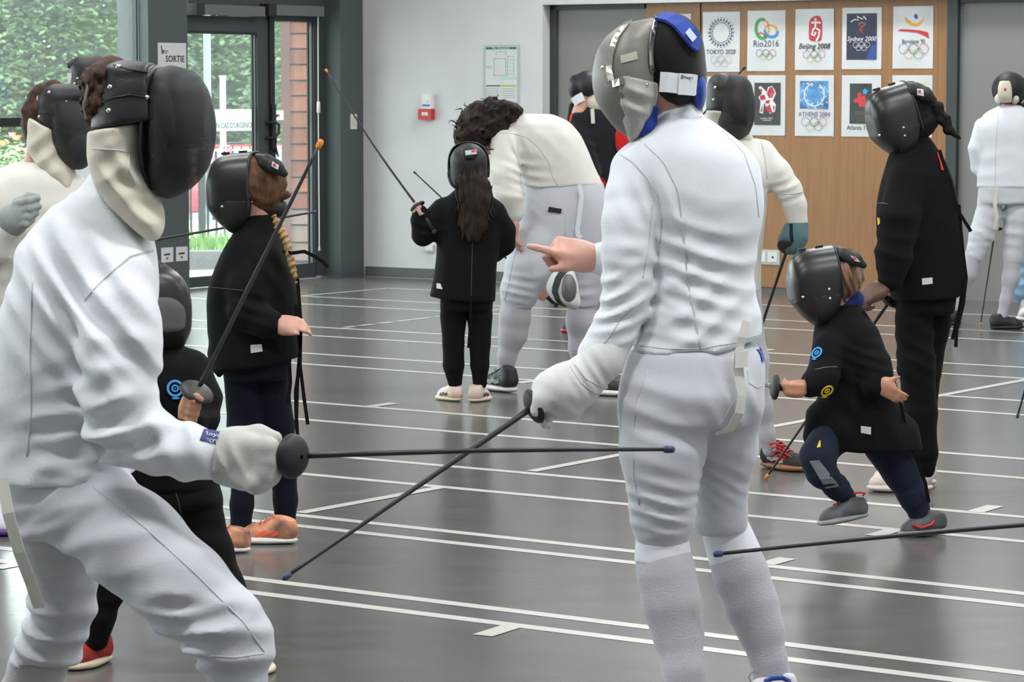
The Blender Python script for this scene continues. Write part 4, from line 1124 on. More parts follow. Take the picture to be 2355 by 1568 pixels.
# ================================================================== lunging fencer in the left foreground
def fencer_lunging():
    fg = Fig('person', 5.5, 250, 'fencer lunging in white with black and cream mask, largest figure at left', group=None)
    P, r = fg.P, fg.r
    J = SDF()
    fg.lofts(J, [(455, 165, 305, .07, .02), (500, 95, 335, .10, .02), (560, 52, 358, .13, .02), (650, 22, 362, .15, .02), (760, -5, 350, .155, .02), (900, -28, 335, .15, .02), (1000, -22, 320, .145, .02), (1098, -12, 312, .15, .02)], end=.012)
    J.rc(P(255, 440, .02), r(60), P(235, 500, .02), r(80), .05)
    fg.limb(J, [(278, 650, -.09, 76), (274, 720, -.13, 84)], k=.04); fg.limb(J, [(274, 720, -.13, 84), (272, 800, -.15, 88), (272, 880, -.16, 88), (285, 960, -.16, 82)], k=.012)
    fg.limb(J, [(285, 965, -.15, 82), (360, 1022, -.16, 66), (440, 1042, -.17, 58), (512, 1050, -.17, 54)], k=.03)
    fg.limb(J, [(150, 600, .17, 70), (60, 760, .22, 62), (10, 880, .2, 52), (90, 960, .2, 44)], k=.04)
    J.wrist(P(521, 1050, -.17), nrm(P(521, 1050) - P(440, 1040)))
    J.plane(P(150, 1098), (0.06, 0, -1), .004)
    # folds: arm-pit, elbow, back, waist
    J.fold(P(215, 720, -.12), .13, (.8, 0, .55), .06, .026, .5, .3)
    J.fold(P(300, 960, -.2), .13, (.15, 0, 1), .05, .026, .6, 1.2)
    J.fold(P(400, 1040, -.2), .10, (1, 0, .35), .06, .015, .5, 2.0)
    J.fold(P(230, 1020, -.15), .11, (-.5, 0, 1), .055, .020, .6, 2.5)
    J.fold(P(330, 760, -.2), .15, (.9, 0, .4), .09, .017, .8, .7)
    J.fold(P(80, 930, -.1), .2, (.25, 0, 1), .085, .018, .9, 1.5)
    J.fold(P(60, 1040, -.1), .15, (-.5, 0, 1), .07, .016, .9, 3.5)
    J.fold(P(130, 620, -.1), .25, (.9, 0, .3), .13, .012, .8, .2)
    J.fold(P(250, 1070, -.1), .1, (.7, 0, .7), .05, .016, .7, 4.0)
    J.bumps(9, .0035, 1.0)
    jk = J.mesh('jacket', .0065, M_wcloth, fg.root)
    seam(jk, [(352, 575), (300, 590), (262, 622), (225, 655), (195, 690)], .0022)
    seam(jk, [(75, 640), (70, 800), (72, 950), (62, 1050)], .0018)
    # blue label on the sleeve
    lb = patch(jk, [(468, 988), (530, 1000), (524, 1026), (459, 1012)], mat('navy_label', (0.04, 0.045, 0.20), .7), 'sleeve_label', .0015, .0015, sub=6)
    b = bvh_of([lb])
    for txt, x, y, sz in (('Royal', 490, 1000, .0135), ('Escrime', 494, 1014, .0135)):
        h = hit(b, x, y)
        if h is not None:
            e2 = nrm(P(524, 1012) - P(464, 998)); e2 = nrm(e2 - h[1] * (e2 @ h[1])); text_mesh('label_text', txt, sz * 1.15, h[0] + h[1] * .0012, e2, np.cross(h[1], e2), M_tagw, lb)
    # breeches
    T = SDF()
    fg.lofts(T, [(1085, 0, 300, .135, .02), (1150, 8, 330, .14, .02), (1230, 40, 330, .13, .02)], k=.04)
    fg.limb(T, [(215, 1165, -.06, 105), (310, 1250, -.12, 104), (420, 1352, -.17, 94), (520, 1450, -.2, 82), (548, 1490, -.2, 76)], k=.05)
    fg.limb(T, [(548, 1490, -.2, 76), (545, 1570, -.19, 69)], k=.02)
    fg.limb(T, [(120, 1190, .08, 98), (140, 1310, .1, 76), (145, 1400, .1, 66), (112, 1490, .13, 70), (78, 1562, .15, 70)], k=.04)
    T.plane(P(300, 1556), (0, 0, -1), .004)
    T.fold(P(530, 1490, -.28), .11, (.25, 0, 1), .042, .020, .5, 1.1)
    T.fold(P(440, 1480, -.25), .08, (-.2, 0, 1), .04, .018, .5, .3)
    T.fold(P(200, 1170, -.2), .2, (-.35, 0, 1), .06, .016, .6, 1.9)
    T.fold(P(110, 1200, -.05), .12, (-.4, 0, 1), .05, .014, .6, 2.9)
    T.fold(P(120, 1450, 0), .13, (.25, 0, 1), .045, .020, .5, .9)
    T.bumps(8, .003, 2.0)
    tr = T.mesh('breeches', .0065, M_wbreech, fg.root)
    seam(tr, [(215, 1120), (330, 1210), (450, 1320), (560, 1430), (608, 1500)], .002)
    seam(tr, [(482, 1508), (540, 1512), (608, 1502)], .002)
    sp = [P(5, 1100, -.16), P(20, 1180, -.17), P(45, 1270, -.16), P(72, 1340, -.14), P(92, 1398, -.12)]
    mb = MB(); mb.ribbon(sp, np.array([-.2, -1, .1]), .022, .004); mb.build('brace_strap', M_wcloth2, tr)
    # socks, shoes
    Sk = SDF(); fg.limb(Sk, [(545, 1545, -.19, 60), (535, 1640, -.15, 64), (530, 1780, -.13, 44), (528, 1860, -.12, 36)]); sk = Sk.mesh('sock', .008, M_sock, fg.root)
    Sk = SDF(); fg.limb(Sk, [(108, 1480, .14, 60), (88, 1530, .15, 62), (30, 1640, .22, 58), (-40, 1770, .3, 40), (-75, 1835, .32, 34)]); Sk.mesh('sock', .008, M_sock, fg.root)
    h1 = P(505, 1900, -.12); h1[2] = 0; shoe(fg, h1, h1 + np.array([.235, -.05, 0]), cloth('white_shoe', (.7, .7, .72)), M_sole_w, vox=.008)
    h2 = P(-100, 1880, .34); h2[2] = 0; shoe(fg, h2, h2 + np.array([.12, -.19, 0]), cloth('white_shoe', (.7, .7, .72)), M_sole_w, vox=.008)
    # glove closed on the grip
    G = SDF(); gd = nrm(P(640, 1070, -.17) - P(510, 1048, -.17))
    G.chain([(P(500, 1046, -.17), r(56)), (P(545, 1053, -.17), r(60)), (P(592, 1062, -.18), r(57))], .03)
    G.plane(P(497, 1047, -.17), -gd, .004)
    for x0, y0, x1, y1, x2, y2, q in ((572, 1030, 616, 1030, 636, 1046, 23), (572, 1058, 618, 1062, 636, 1074, 23), (568, 1082, 608, 1092, 626, 1098, 22), (556, 1100, 588, 1114, 606, 1116, 20)):
        G.chain([(P(x0, y0, -.205), r(q + 6)), (P(x1, y1, -.235), r(q)), (P(x2, y2, -.215), r(q - 4))], .013)
    G.chain([(P(545, 1015, -.15), r(30)), (P(595, 1000, -.16), r(21)), (P(632, 1008, -.17), r(17))], .015)
    G.fold(P(535, 1060, -.24), .05, (.9, 0, .35), .03, .006, .6, .5); G.fold(P(585, 1085, -.24), .04, (.6, 0, .8), .03, .004, .5, 1.5)
    G.mesh('glove', .0045, M_glove, fg.root)
    # head, mask
    fg.head(316, 272, .02, .19, (.84, -.52, -.10), (0.08, 0, 1))
    D1 = SDF()
    fg.lofts(D1, [(147, 378, 405, .03, -.02), (160, 350, 440, .06, -.02), (190, 334, 468, .085, -.02), (240, 326, 488, .10, -.02), (300, 325, 496, .105, -.02), (350, 328, 490, .10, -.02), (400, 333, 470, .09, -.02), (440, 345, 432, .06, -.02), (461, 370, 400, .03, -.02)], body=False, end=.03, n=2.1)
    dm = D1.mesh('mask', .005, M_mesh_black, fg.root)
    trim(dm, lambda p: (p - P(350, 300, .03)) @ nrm(np.array([.8, -.55, 0])) < -.035)
    S = SDF(); fg.lofts(S, [(138, 268, 320, .05, .0), (150, 240, 400, .08, .0), (180, 232, 420, .095, 0), (230, 220, 430, .105, 0), (290, 212, 430, .11, 0), (320, 210, 425, .10, 0)], body=False, end=.02, n=2.2)
    S.plane(P(275, 289), nrm(np.array([.16, 0, -1])), .004); S.plane(P(356, 220), (1, 0, .08), .004)
    S.ell(P(255, 240, .0), (.07, .085, .10), None, .01, op='d') if False else None
    side = S.mesh('side_panel', .005, mat('black_mask_cloth', (0.011, 0.011, 0.012), .5, bump=.2, bscale=300), dm)
    seam(side, [(262, 150), (300, 160), (352, 168)], .002, M_blk); seam(side, [(225, 240), (262, 225), (300, 218), (345, 226)], .0022, M_blkmesh_edge)
    rivets(side, [(351, 177), (339, 224), (272, 153), (253, 200), (250, 254)], .0052)
    # trim band between panel and wire mesh
    B = SDF(); fg.lofts(B, [(148, 352, 372, .06, -.0), (165, 340, 372, .085, 0), (200, 334, 366, .098, 0), (250, 330, 356, .107, 0), (300, 329, 350, .11, 0), (380, 334, 352, .10, 0), (440, 350, 366, .07, 0)], body=False, end=.01)
    B.mesh('trim_band', .005, M_blkmesh_edge, dm)
    Bb = SDF(); fg.lofts(Bb, [(270, 207, 345, .108, 0), (330, 203, 345, .105, 0), (390, 208, 345, .10, -.01), (440, 228, 356, .09, -.02), (490, 268, 377, .07, -.04), (530, 312, 375, .05, -.06), (556, 345, 362, .02, -.07)], body=False, end=.012)
    Bb.plane(P(275, 291), nrm(np.array([-.16, 0, 1])), .004)
    Bb.fold(P(270, 370, -.1), .06, (-.3, 0, 1), .045, .008, .5, 1.3); Bb.fold(P(310, 440, -.1), .07, (.8, 0, .6), .05, .009, .5, .4); Bb.fold(P(350, 500, -.1), .05, (.4, 0, 1), .04, .008, .4, 2.1)
    bib = Bb.mesh('bib', .005, M_cream, dm)
    seam(bib, [(212, 342), (270, 345), (335, 358)], .0016); seam(bib, [(298, 352), (296, 390), (312, 425)], .0016)
    rivets(bib, [(248, 278), (284, 285), (325, 291)], .004)
    Hh = SDF(); Hh.ell(P(268, 212, .03), (.068, .1, .062), None, .02); Hh.ell(P(226, 235, .03), (.028, .085, .045), None, .02); Hh.ell(P(245, 175, .02), (.03, .08, .03), None, .02); Hh.fold(P(230, 220, -.05), .15, (1, 0, .35), .016, .005, .7, .4); Hh.bumps(45, .006, 3.0); Hh.bumps(120, .003, 1.0)
    hr = Hh.mesh('hair', .005, M_hair_dk, fg.root)
    mb = MB(); mb.tube([P(232, 150, -.02), P(205, 190, -.06), P(193, 240, -.06), P(198, 272, -.04)], .0035, 6); mb.build('elastic_strap', mat('grey_elastic', (.3, .28, .26), .8), dm, True)
    hand(fg.fine, P(92, 960, .2), (.9, .1, -.35), (.2, -.5, .8), L=.17, side=1)
    fg.skin(M_skin)
    g = P(672, 1049, -.22); tip = P(1543, 1033, -.10)
    epee('long black blade held level by the lunging fencer at left', g, tip, .0056, .0038, r(50), M_bluetip, via=[P(880, 1042, -.16), P(1100, 1036, -.14), P(1320, 1033.5, -.12)], tipr=1.9, gdir=(.80, -.58, .0), guard_depth=.55)
fencer_lunging()

# ================================================================== fencer seen from behind, right of centre
def fencer_back():
    fg = Fig('person', 6.5, 1600, 'fencer in white seen from behind wearing steel mask and pointing left')
    P, r = fg.P, fg.r
    J = SDF()
    fg.lofts(J, [(268, 1502, 1625, .075, .02), (300, 1478, 1668, .095, .02), (340, 1436, 1715, .12, .02), (400, 1424, 1745, .135, .02), (470, 1450, 1757, .14, .02), (560, 1482, 1746, .13, .02), (650, 1486, 1737, .125, .02), (720, 1474, 1750, .13, .02), (810, 1452, 1757, .135, .02)], end=.012)
    J.plane(P(1610, 808), nrm(np.array([.03, -.05, -1])), .004); J.plane(P(1700, 788), nrm(np.array([.28, 0, -1])), .01)
    fg.limb(J, [(1452, 392, .0, 44), (1449, 450, -.02, 56)], k=.04); fg.limb(J, [(1449, 450, -.02, 56), (1447, 510, -.04, 61), (1445, 580, -.05, 61), (1442, 650, -.05, 57), (1440, 690, -.05, 54)], k=.01)
    fg.limb(J, [(1440, 690, -.05, 54), (1412, 760, -.05, 50), (1372, 815, -.05, 44)], k=.012)
    fg.limb(J, [(1688, 400, .06, 52), (1660, 520, .15, 46), (1580, 610, .22, 42), (1480, 600, .2, 38), (1392, 596, .16, 34), (1362, 596, .15, 30)], k=.03)
    J.wrist(P(1352, 592, .15), nrm(P(1340, 588) - P(1400, 602)))
    J.fold(P(1640, 610, -.1), .12, (.25, 0, 1), .062, .013, .6, .4)
    J.fold(P(1650, 700, -.1), .13, (-.35, 0, 1), .055, .012, .7, 1.2)
    J.fold(P(1560, 700, -.1), .10, (.3, 0, 1), .06, .010, .6, 2.2)
    J.fold(P(1560, 540, -.12), .08, (.7, 0, .6), .06, .010, .6, 3.3)
    J.fold(P(1700, 500, -.1), .08, (-.6, 0, .8), .07, .009, .6, 4.0)
    J.fold(P(1440, 690, -.1), .075, (-.2, 0, 1), .036, .013, .5, .9)
    J.fold(P(1470, 620, -.1), .06, (-.3, 0, 1), .045, .008, .5, 2.5)
    J.fold(P(1515, 470, -.1), .06, (.9, 0, .3), .05, .013, .4, .6)
    J.fold(P(1440, 780, -.1), .05, (-.4, 0, 1), .04, .010, .5, 3.1)
    J.fold(P(1550, 770, -.1), .10, (.1, 0, 1), .06, .007, .6, .1)
    J.bumps(9, .003, 4.0)
    jk = J.mesh('jacket', .0065, M_wcloth, fg.root)
    seam(jk, [(1418, 350), (1455, 372), (1490, 410), (1512, 450), (1522, 500), (1518, 560)], .002)
    seam(jk, [(1470, 322), (1525, 370), (1560, 440), (1572, 540), (1582, 650), (1600, 740), (1612, 806)], .0018)
    seam(jk, [(1660, 300), (1710, 350), (1738, 430), (1745, 500)], .0018)
    seam(jk, [(1500, 470), (1492, 560), (1478, 640)], .0016)
    seam(jk, [(1480, 690), (1432, 730), (1390, 790)], .0016)
    seam(jk, [(1452, 792), (1530, 802), (1610, 802), (1690, 788), (1752, 766)], .0016)
    # collar
    S = SDF(); fg.lofts(S, [(232, 1530, 1598, .06, .03), (255, 1512, 1612, .07, .03), (300, 1480, 1640, .085, .02)], body=False, end=.008); S.plane(P(1560, 240), nrm(np.array([-.25, -.3, 1])), .004)
    col = S.mesh('collar', .005, M_wcloth, jk); seam(col, [(1500, 296), (1550, 282), (1614, 268)], .0016)
    # breeches
    T = SDF()
    fg.lofts(T, [(785, 1455, 1752, .125, .02), (850, 1434, 1760, .14, .01), (920, 1428, 1756, .145, .0), (975, 1428, 1745, .135, 0.01)], k=.04, end=.03)
    fg.limb(T, [(1530, 930, -.02, 100), (1524, 1040, -.03, 94), (1524, 1120, -.03, 76), (1524, 1185, -.02, 70), (1524, 1246, -.01, 56)], k=.03)
    fg.limb(T, [(1672, 930, .05, 82), (1668, 1040, .08, 70), (1656, 1120, .1, 60), (1654, 1180, .12, 60), (1668, 1238, .14, 54)], k=.03)
    T.plane(P(1524, 1252), (0.05, 0, -1), .004)
    T.fold(P(1520, 1180, -.1), .075, (.15, 0, 1), .042, .014, .5, .2)
    T.fold(P(1515, 1225, -.1), .06, (-.1, 0, 1), .032, .012, .4, 1.4)
    T.fold(P(1655, 1150, 0), .08, (.35, 0, 1), .036, .011, .5, 2.4)
    T.fold(P(1655, 1205, 0), .06, (-.2, 0, 1), .03, .009, .5, 3.2)
    T.fold(P(1580, 930, -.1), .10, (.4, 0, .9), .06, .009, .6, .8)
    T.fold(P(1480, 940, -.1), .08, (-.2, 0, 1), .055, .008, .6, 1.8)
    T.fold(P(1700, 940, -.1), .09, (.8, 0, .5), .06, .007, .6, 2.8)
    T.bumps(8, .0025, 5.0)
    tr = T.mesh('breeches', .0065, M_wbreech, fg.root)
    seam(tr, [(1490, 850), (1462, 930), (1455, 1020), (1458, 1100), (1470, 1160)], .0018)
    seam(tr, [(1700, 860), (1690, 920), (1660, 970), (1637, 990)], .0016)
    # braces strap with buckle
    mb = MB(); mb.ribbon([P(1716, 738, -.155), P(1707, 775, -.158), P(1698, 812, -.15), P(1697, 850, -.15), P(1706, 910, -.15), P(1700, 950, -.145), P(1680, 985, -.12), P(1645, 998, -.1)], np.array([.2, -1, .05]), [.018, .018, .018, .024, .02, .02, .018, .006], .003); stp = mb.build('brace_strap', M_wcloth2, tr)
    mb = MB(); c = P(1705, 826, -.16); mb.box(c, (.014, .004, .018), (nrm([1, .1, .1]), nrm([-.1, 1, 0]), UP)); mb.build('buckle', M_whiteplastic, stp)
    patch(tr, [(1748, 795), (1757, 793), (1757, 830), (1750, 832)], M_blue, 'pocket_emblem'); patch(tr, [(1750, 790), (1756, 789), (1756, 803), (1750, 805)], mat('red_print', (.6, .05, .05), .5), 'pocket_emblem')
    seam(tr, [(1718, 850), (1722, 880), (1742, 892), (1752, 885)], .0016)
    # socks: bright band under the knee, then knit
    for pts, bd in (([(1523, 1240, -.01, 52), (1524, 1268, -.01, 54), (1532, 1320, -.02, 62), (1546, 1390, -.03, 63), (1560, 1460, -.04, 53), (1572, 1540, -.07, 42), (1580, 1650, -.1, 36)], [(1523, 1240, -.01, 62), (1525, 1288, -.013, 67)]),
                    ([(1672, 1228, .14, 50), (1684, 1262, .14, 53), (1704, 1320, .13, 60), (1728, 1390, .12, 58), (1750, 1450, .11, 49), (1768, 1520, .1, 38), (1780, 1570, .1, 36), (1788, 1610, .1, 36)], [(1672, 1228, .14, 59), (1691, 1280, .137, 64)])):
        S = SDF(); fg.limb(S, pts); s1 = S.mesh('sock', .0065, M_sock, fg.root)
        S = SDF(); fg.limb(S, bd, body=False); S.plane(P(bd[1][0], bd[1][1] + 4, bd[1][2]), nrm(P(*bd[1][:3]) - P(*bd[0][:3])), .003); S.mesh('sock_band', .006, cloth('white_sock_band', (.74, .75, .80)), s1)
    h = P(1584, 1690, -.10); h[2] = 0; shoe(fg, h + np.array([.03, .03, 0]), h + np.array([-.15, -.06, 0]), cloth('white_shoe', (.7, .7, .72)), M_sole_w, vox=.007)
    h = P(1795, 1640, .1); h[2] = 0; s2 = shoe(fg, h + np.array([.035, .02, 0]), h + np.array([-.13, -.09, 0]), cloth('white_shoe', (.7, .7, .72)), M_sole_w, vox=.007)
    mb = MB(); mb.tube([P(1760, 1566, .05), P(1778, 1560, .035), P(1798, 1558, .035), P(1816, 1566, .05)], .006, 6); mb.build('shoe_collar', M_blue, s2, True)
    mb = MB(); mb.tube([P(1743, 1546, .07), P(1728, 1546, .07), P(1722, 1556, .07), P(1726, 1568, .07), P(1740, 1570, .07)], .002, 5); mb.build('lace_loop', mat('grey_elastic', (.3, .28, .26), .8), s2, True)
    # glove with long cuff
    G = SDF()
    G.chain([(P(1420, 770, -.05), r(44)), (P(1385, 825, -.06), r(47)), (P(1352, 862, -.06), r(43)), (P(1330, 880, -.06), r(42))], .02)
    gd = nrm(P(1240, 925, -.06) - P(1340, 870, -.06))
    G.chain([(P(1330, 878, -.06), r(44)), (P(1292, 892, -.07), r(48)), (P(1262, 898, -.07), r(38))], .03)
    hand(G, P(1318, 884, -.06), nrm(P(1250, 930, -.04) - P(1318, 884, -.06)), nrm(np.array([-.5, -.75, .45])), L=.155, curls=[(18, 50, 30), (55, 80, 50), (65, 85, 60), (70, 85, 60)], thumb=(.9, .3, .1, 10), side=-1, fat=1.25)
    G.chain([(P(1262, 895, -.09), r(24)), (P(1245, 918, -.10), r(17)), (P(1234, 945, -.10), r(14))], .02)
    G.chain([(P(1330, 905, -.06), r(30)), (P(1312, 935, -.06), r(20)), (P(1290, 930, -.06), r(18))], .03)
    G.plane(P(1424, 766, -.05), nrm(P(1424, 766) - P(1380, 830)), .004)
    G.fold(P(1352, 865, -.1), .045, (1, 0, .55), .026, .007, .3, .3); G.fold(P(1310, 930, -.1), .04, (.6, 0, .8), .025, .006, .5, 1.3); G.bumps(14, .002, 2)
    gl = G.mesh('glove', .0045, M_glove_w, fg.root)
    seam(gl, [(1310, 842), (1335, 880), (1370, 905), (1398, 905)], .0016, M_seam); seam(gl, [(1322, 838), (1348, 872), (1385, 890)], .0016, M_seam)
    # bare pointing hand
    hd = nrm(P(1255, 562, .12) - P(1352, 590, .15))
    hand(fg.fine, P(1352, 592, .15), nrm(P(1262, 562, .13) - P(1352, 592, .15)), nrm(np.array([.25, -.55, .8])), L=.158, curls=[(-2, 4, 2), (62, 75, 45), (72, 80, 50), (78, 80, 50)], thumb=(.85, .55, -.35, 25), side=-1, fat=1.08)
    fg.fine.chain([(P(1405, 598, .165), r(28)), (P(1352, 592, .15), r(27)), (P(1325, 585, .145), r(28))], .02)
    # head, hood and mask
    fg.head(1500, 165, .03, .20, (-.88, .40, -.25), (-.15, 0, 1))
    D1 = SDF()
    fg.lofts(D1, [(40, 1492, 1522, .03, .02), (52, 1442, 1522, .06, .02), (72, 1408, 1520, .085, .02), (104, 1380, 1520, .10, .02), (145, 1366, 1520, .108, .02), (190, 1362, 1520, .108, .02), (232, 1371, 1515, .10, .02), (275, 1398, 1500, .08, .02), (305, 1425, 1475, .05, .02), (318, 1440, 1455, .03, .02)], body=False, end=.02, n=2.1)
    D1.plane(P(1510, 120), nrm(np.array([1, 0, -.10])), .003)
    dm = D1.mesh('mask', .005, M_mesh_steel, fg.root)
    trim(dm, lambda p: (p - P(1506, 120)) @ nrm(np.array([1, 0, -.10])) > 0)
    strap(dm, [(1446, 52), (1420, 85), (1406, 125), (1403, 160), (1408, 184)], .0165, M_steel, 'steel_band', n=14)
    strap(dm, [(1511, 44), (1500, 70), (1494, 110), (1495, 150), (1500, 166)], .0125, M_steel, 'steel_band', n=14)
    patch(dm, [(1427, 128), (1464, 118), (1466, 136), (1429, 146)], mat('worn_white_tag', (.5, .47, .4), .6), 'mask_tag')
    rivets(dm, [(1386, 155)], .005)
    Bb = SDF(); fg.lofts(Bb, [(150, 1390, 1522, .113, .02), (190, 1384, 1519, .114, .02), (230, 1396, 1512, .108, .02), (275, 1415, 1496, .09, .02), (310, 1435, 1476, .06, .02), (330, 1440, 1462, .03, .02)], body=False, end=.01)
    Bb.plane(P(1450, 176), nrm(np.array([.24, 0, 1.0])), .003); Bb.plane(P(1392, 205), nrm(np.array([-1, 0, -.48])), .003)
    Bb.fold(P(1480, 230, -.1), .05, (.5, 0, 1), .04, .007, .5, .6); Bb.fold(P(1470, 280, -.1), .05, (.9, 0, .5), .035, .007, .5, 1.6)
    bib = Bb.mesh('bib', .005, M_greybib, dm)
    strap(bib, [(1386, 199), (1410, 192), (1436, 186)], .016, M_steel, 'steel_plate', n=6); rivets(bib, [(1391, 200), (1428, 188), (1485, 170), (1488, 194)], .0042)
    seam(bib, [(1425, 195), (1430, 240), (1450, 290)], .0018)
    S = SDF(); S.ell(P(1552, 135, .03), (.068, .095, .10), None, .02); S.ell(P(1520, 120, .03), (.06, .09, .085), None, .02); S.ell(P(1560, 190, .03), (.056, .08, .05), None, .03); S.bumps(22, .0025, 1)
    hood = S.mesh('hood_lining', .006, cloth('black_hood', (.012, .010, .010)), dm)
    hb = bvh_of([hood])
    # elastic strap round the back with tab
    mb = MB(); mb.ribbon([P(1517, 188, -.075), P(1535, 189, -.085), P(1560, 192, -.085), P(1585, 194, -.075), P(1602, 196, -.05)], np.array([.15, -1, 0]), .044, .004); es = mb.build('elastic_strap', M_wcloth, dm)
    mb = MB(); mb.ribbon([P(1560, 193, -.092), P(1580, 194, -.090), P(1599, 196, -.075)], np.array([.3, -1, 0]), .047, .004); mb.build('strap_tab', M_wcloth, dm)
    text_mesh('handwriting', 'Erwan', .011, P(1579, 178, -.094), nrm([1, .15, -.1]), UP, M_black, dm, shear=.3)
    # blue tongue over the crown
    mb = MB(); mb.ribbon([P(1514, 40, -.01), P(1540, 44, -.03), P(1562, 56, -.045), P(1582, 78, -.055), P(1598, 98, -.05), P(1606, 112, -.04)], [np.array([.2, -.7, .8])] * 2 + [np.array([.45, -.75, .5])] * 4, [.03, .036, .04, .044, .044, .026], .008); tg = mb.build('tongue', M_blue, dm)
    mb = MB(); mb.ribbon([P(1580, 70, -.068), P(1597, 92, -.064)], np.array([.45, -.75, .5]), .02, .002); mb.build('tongue_print', mat('pale_print', (.55, .6, .75), .6), tg)
    S = SDF(); S.ell(P(1606, 208, .02), (.018, .07, .047), None, .01); S.mesh('blue_lining', .005, M_blue, dm)
    S = SDF(); S.chain([(P(1506, 252, -.03), r(11)), (P(1490, 288, -.03), r(15)), (P(1476, 306, -.03), r(8))], .02); S.mesh('blue_lining', .005, M_blue, dm)
    fg.skin(M_skin, fine=.005)
    g = P(1228, 934, -.08); tip = P(656, 1327, -.35)
    epee('thick black blade pointing down left from the white glove of the pointing fencer', g, tip, .0078, .0042, r(42), M_bluetip, tipr=1.7, gdir=(-.86, -.35, -.35), guard_depth=.4)
fencer_back()
def ribbon_px(fg, pts, w, material, name, parent, th=.002, n=(0, -1, 0)):
    mb = MB(); mb.ribbon([fg.P(*q) for q in pts], np.array(n, float), w, th); return mb.build(name, material, parent)
def blob(fg, pts, material, name, parent, vox, k=.02, bumps=(), sq=None, folds=()):
    S = SDF(); S.chain([(fg.P(q[0], q[1], q[2]), fg.r(q[3])) for q in pts], k, sq=sq)
    for b in bumps: S.bumps(*b)
    for f_ in folds: S.fold(*f_)
    return S.mesh(name, vox, material, parent)
def tongue(fg, pts, r, parent, vox=.005, label=None, m=None):
    S = SDF(); S.chain([(fg.P(*q[:3]), fg.r(q[3])) for q in pts], .01, sq=((0, -.35, 1), .45)) if False else S.chain([(fg.P(*q[:3]), fg.r(q[3])) for q in pts], .01)
    o = S.mesh('tongue', vox, m or M_blk, parent)
    if label: patch(o, label, M_tagw, 'brand_tag', sub=2); patch(o, [tuple(np.array(label[0]) * .6 + np.array(label[2]) * .4 + d) for d in (np.array([-3, -3]), np.array([3, -2]), np.array([3, 3]), np.array([-3, 2]))], mat('red_print', (.6, .05, .05), .5), 'brand_mark', lift=.004, sub=2)
    return o
def emblem(obj, px, py, rad, m, ang=0.0):
    b = bvh_of([obj]); h = hit(b, px, py)
    if h is None: return
    z = h[1]; x = nrm(np.cross(UP, z)); y = np.cross(z, x); o = h[0] + z * .003; mb = MB()
    def ring(r0, r1, a0, a1):
        n = 16; v = []; f = []
        for i in range(n + 1):
            t = a0 + (a1 - a0) * i / n
            for rr in (r0, r1):
                for zz in (0, .002): v.append(o + (x * math.cos(t) + y * math.sin(t)) * rr + z * zz)
        for i in range(n):
            k = i * 4; f += [(k + 1, k + 3, k + 7, k + 5), (k, k + 4, k + 6, k + 2), (k, k + 1, k + 5, k + 4), (k + 2, k + 6, k + 7, k + 3)]
        mb.add(v, f)
    ring(rad * .72, rad, 0, 2 * math.pi); ring(rad * .26, rad * .44, 0, 2 * math.pi); ring(0.0, rad * .1, 0, 2 * math.pi)
    mb.prism([(rad * .5 * math.cos(a), -rad * 1.15 + .12 * rad * math.sin(a)) for a in np.linspace(0, 6.28, 10, endpoint=False)], o, x, y, 0, .002)
    mb.build('club_emblem', m, obj)
M_emb_blue = mat('light_blue_embroidery', (.05, .33, .75), .6); M_emb_yel = mat('yellow_embroidery', (.75, .55, .02), .6)

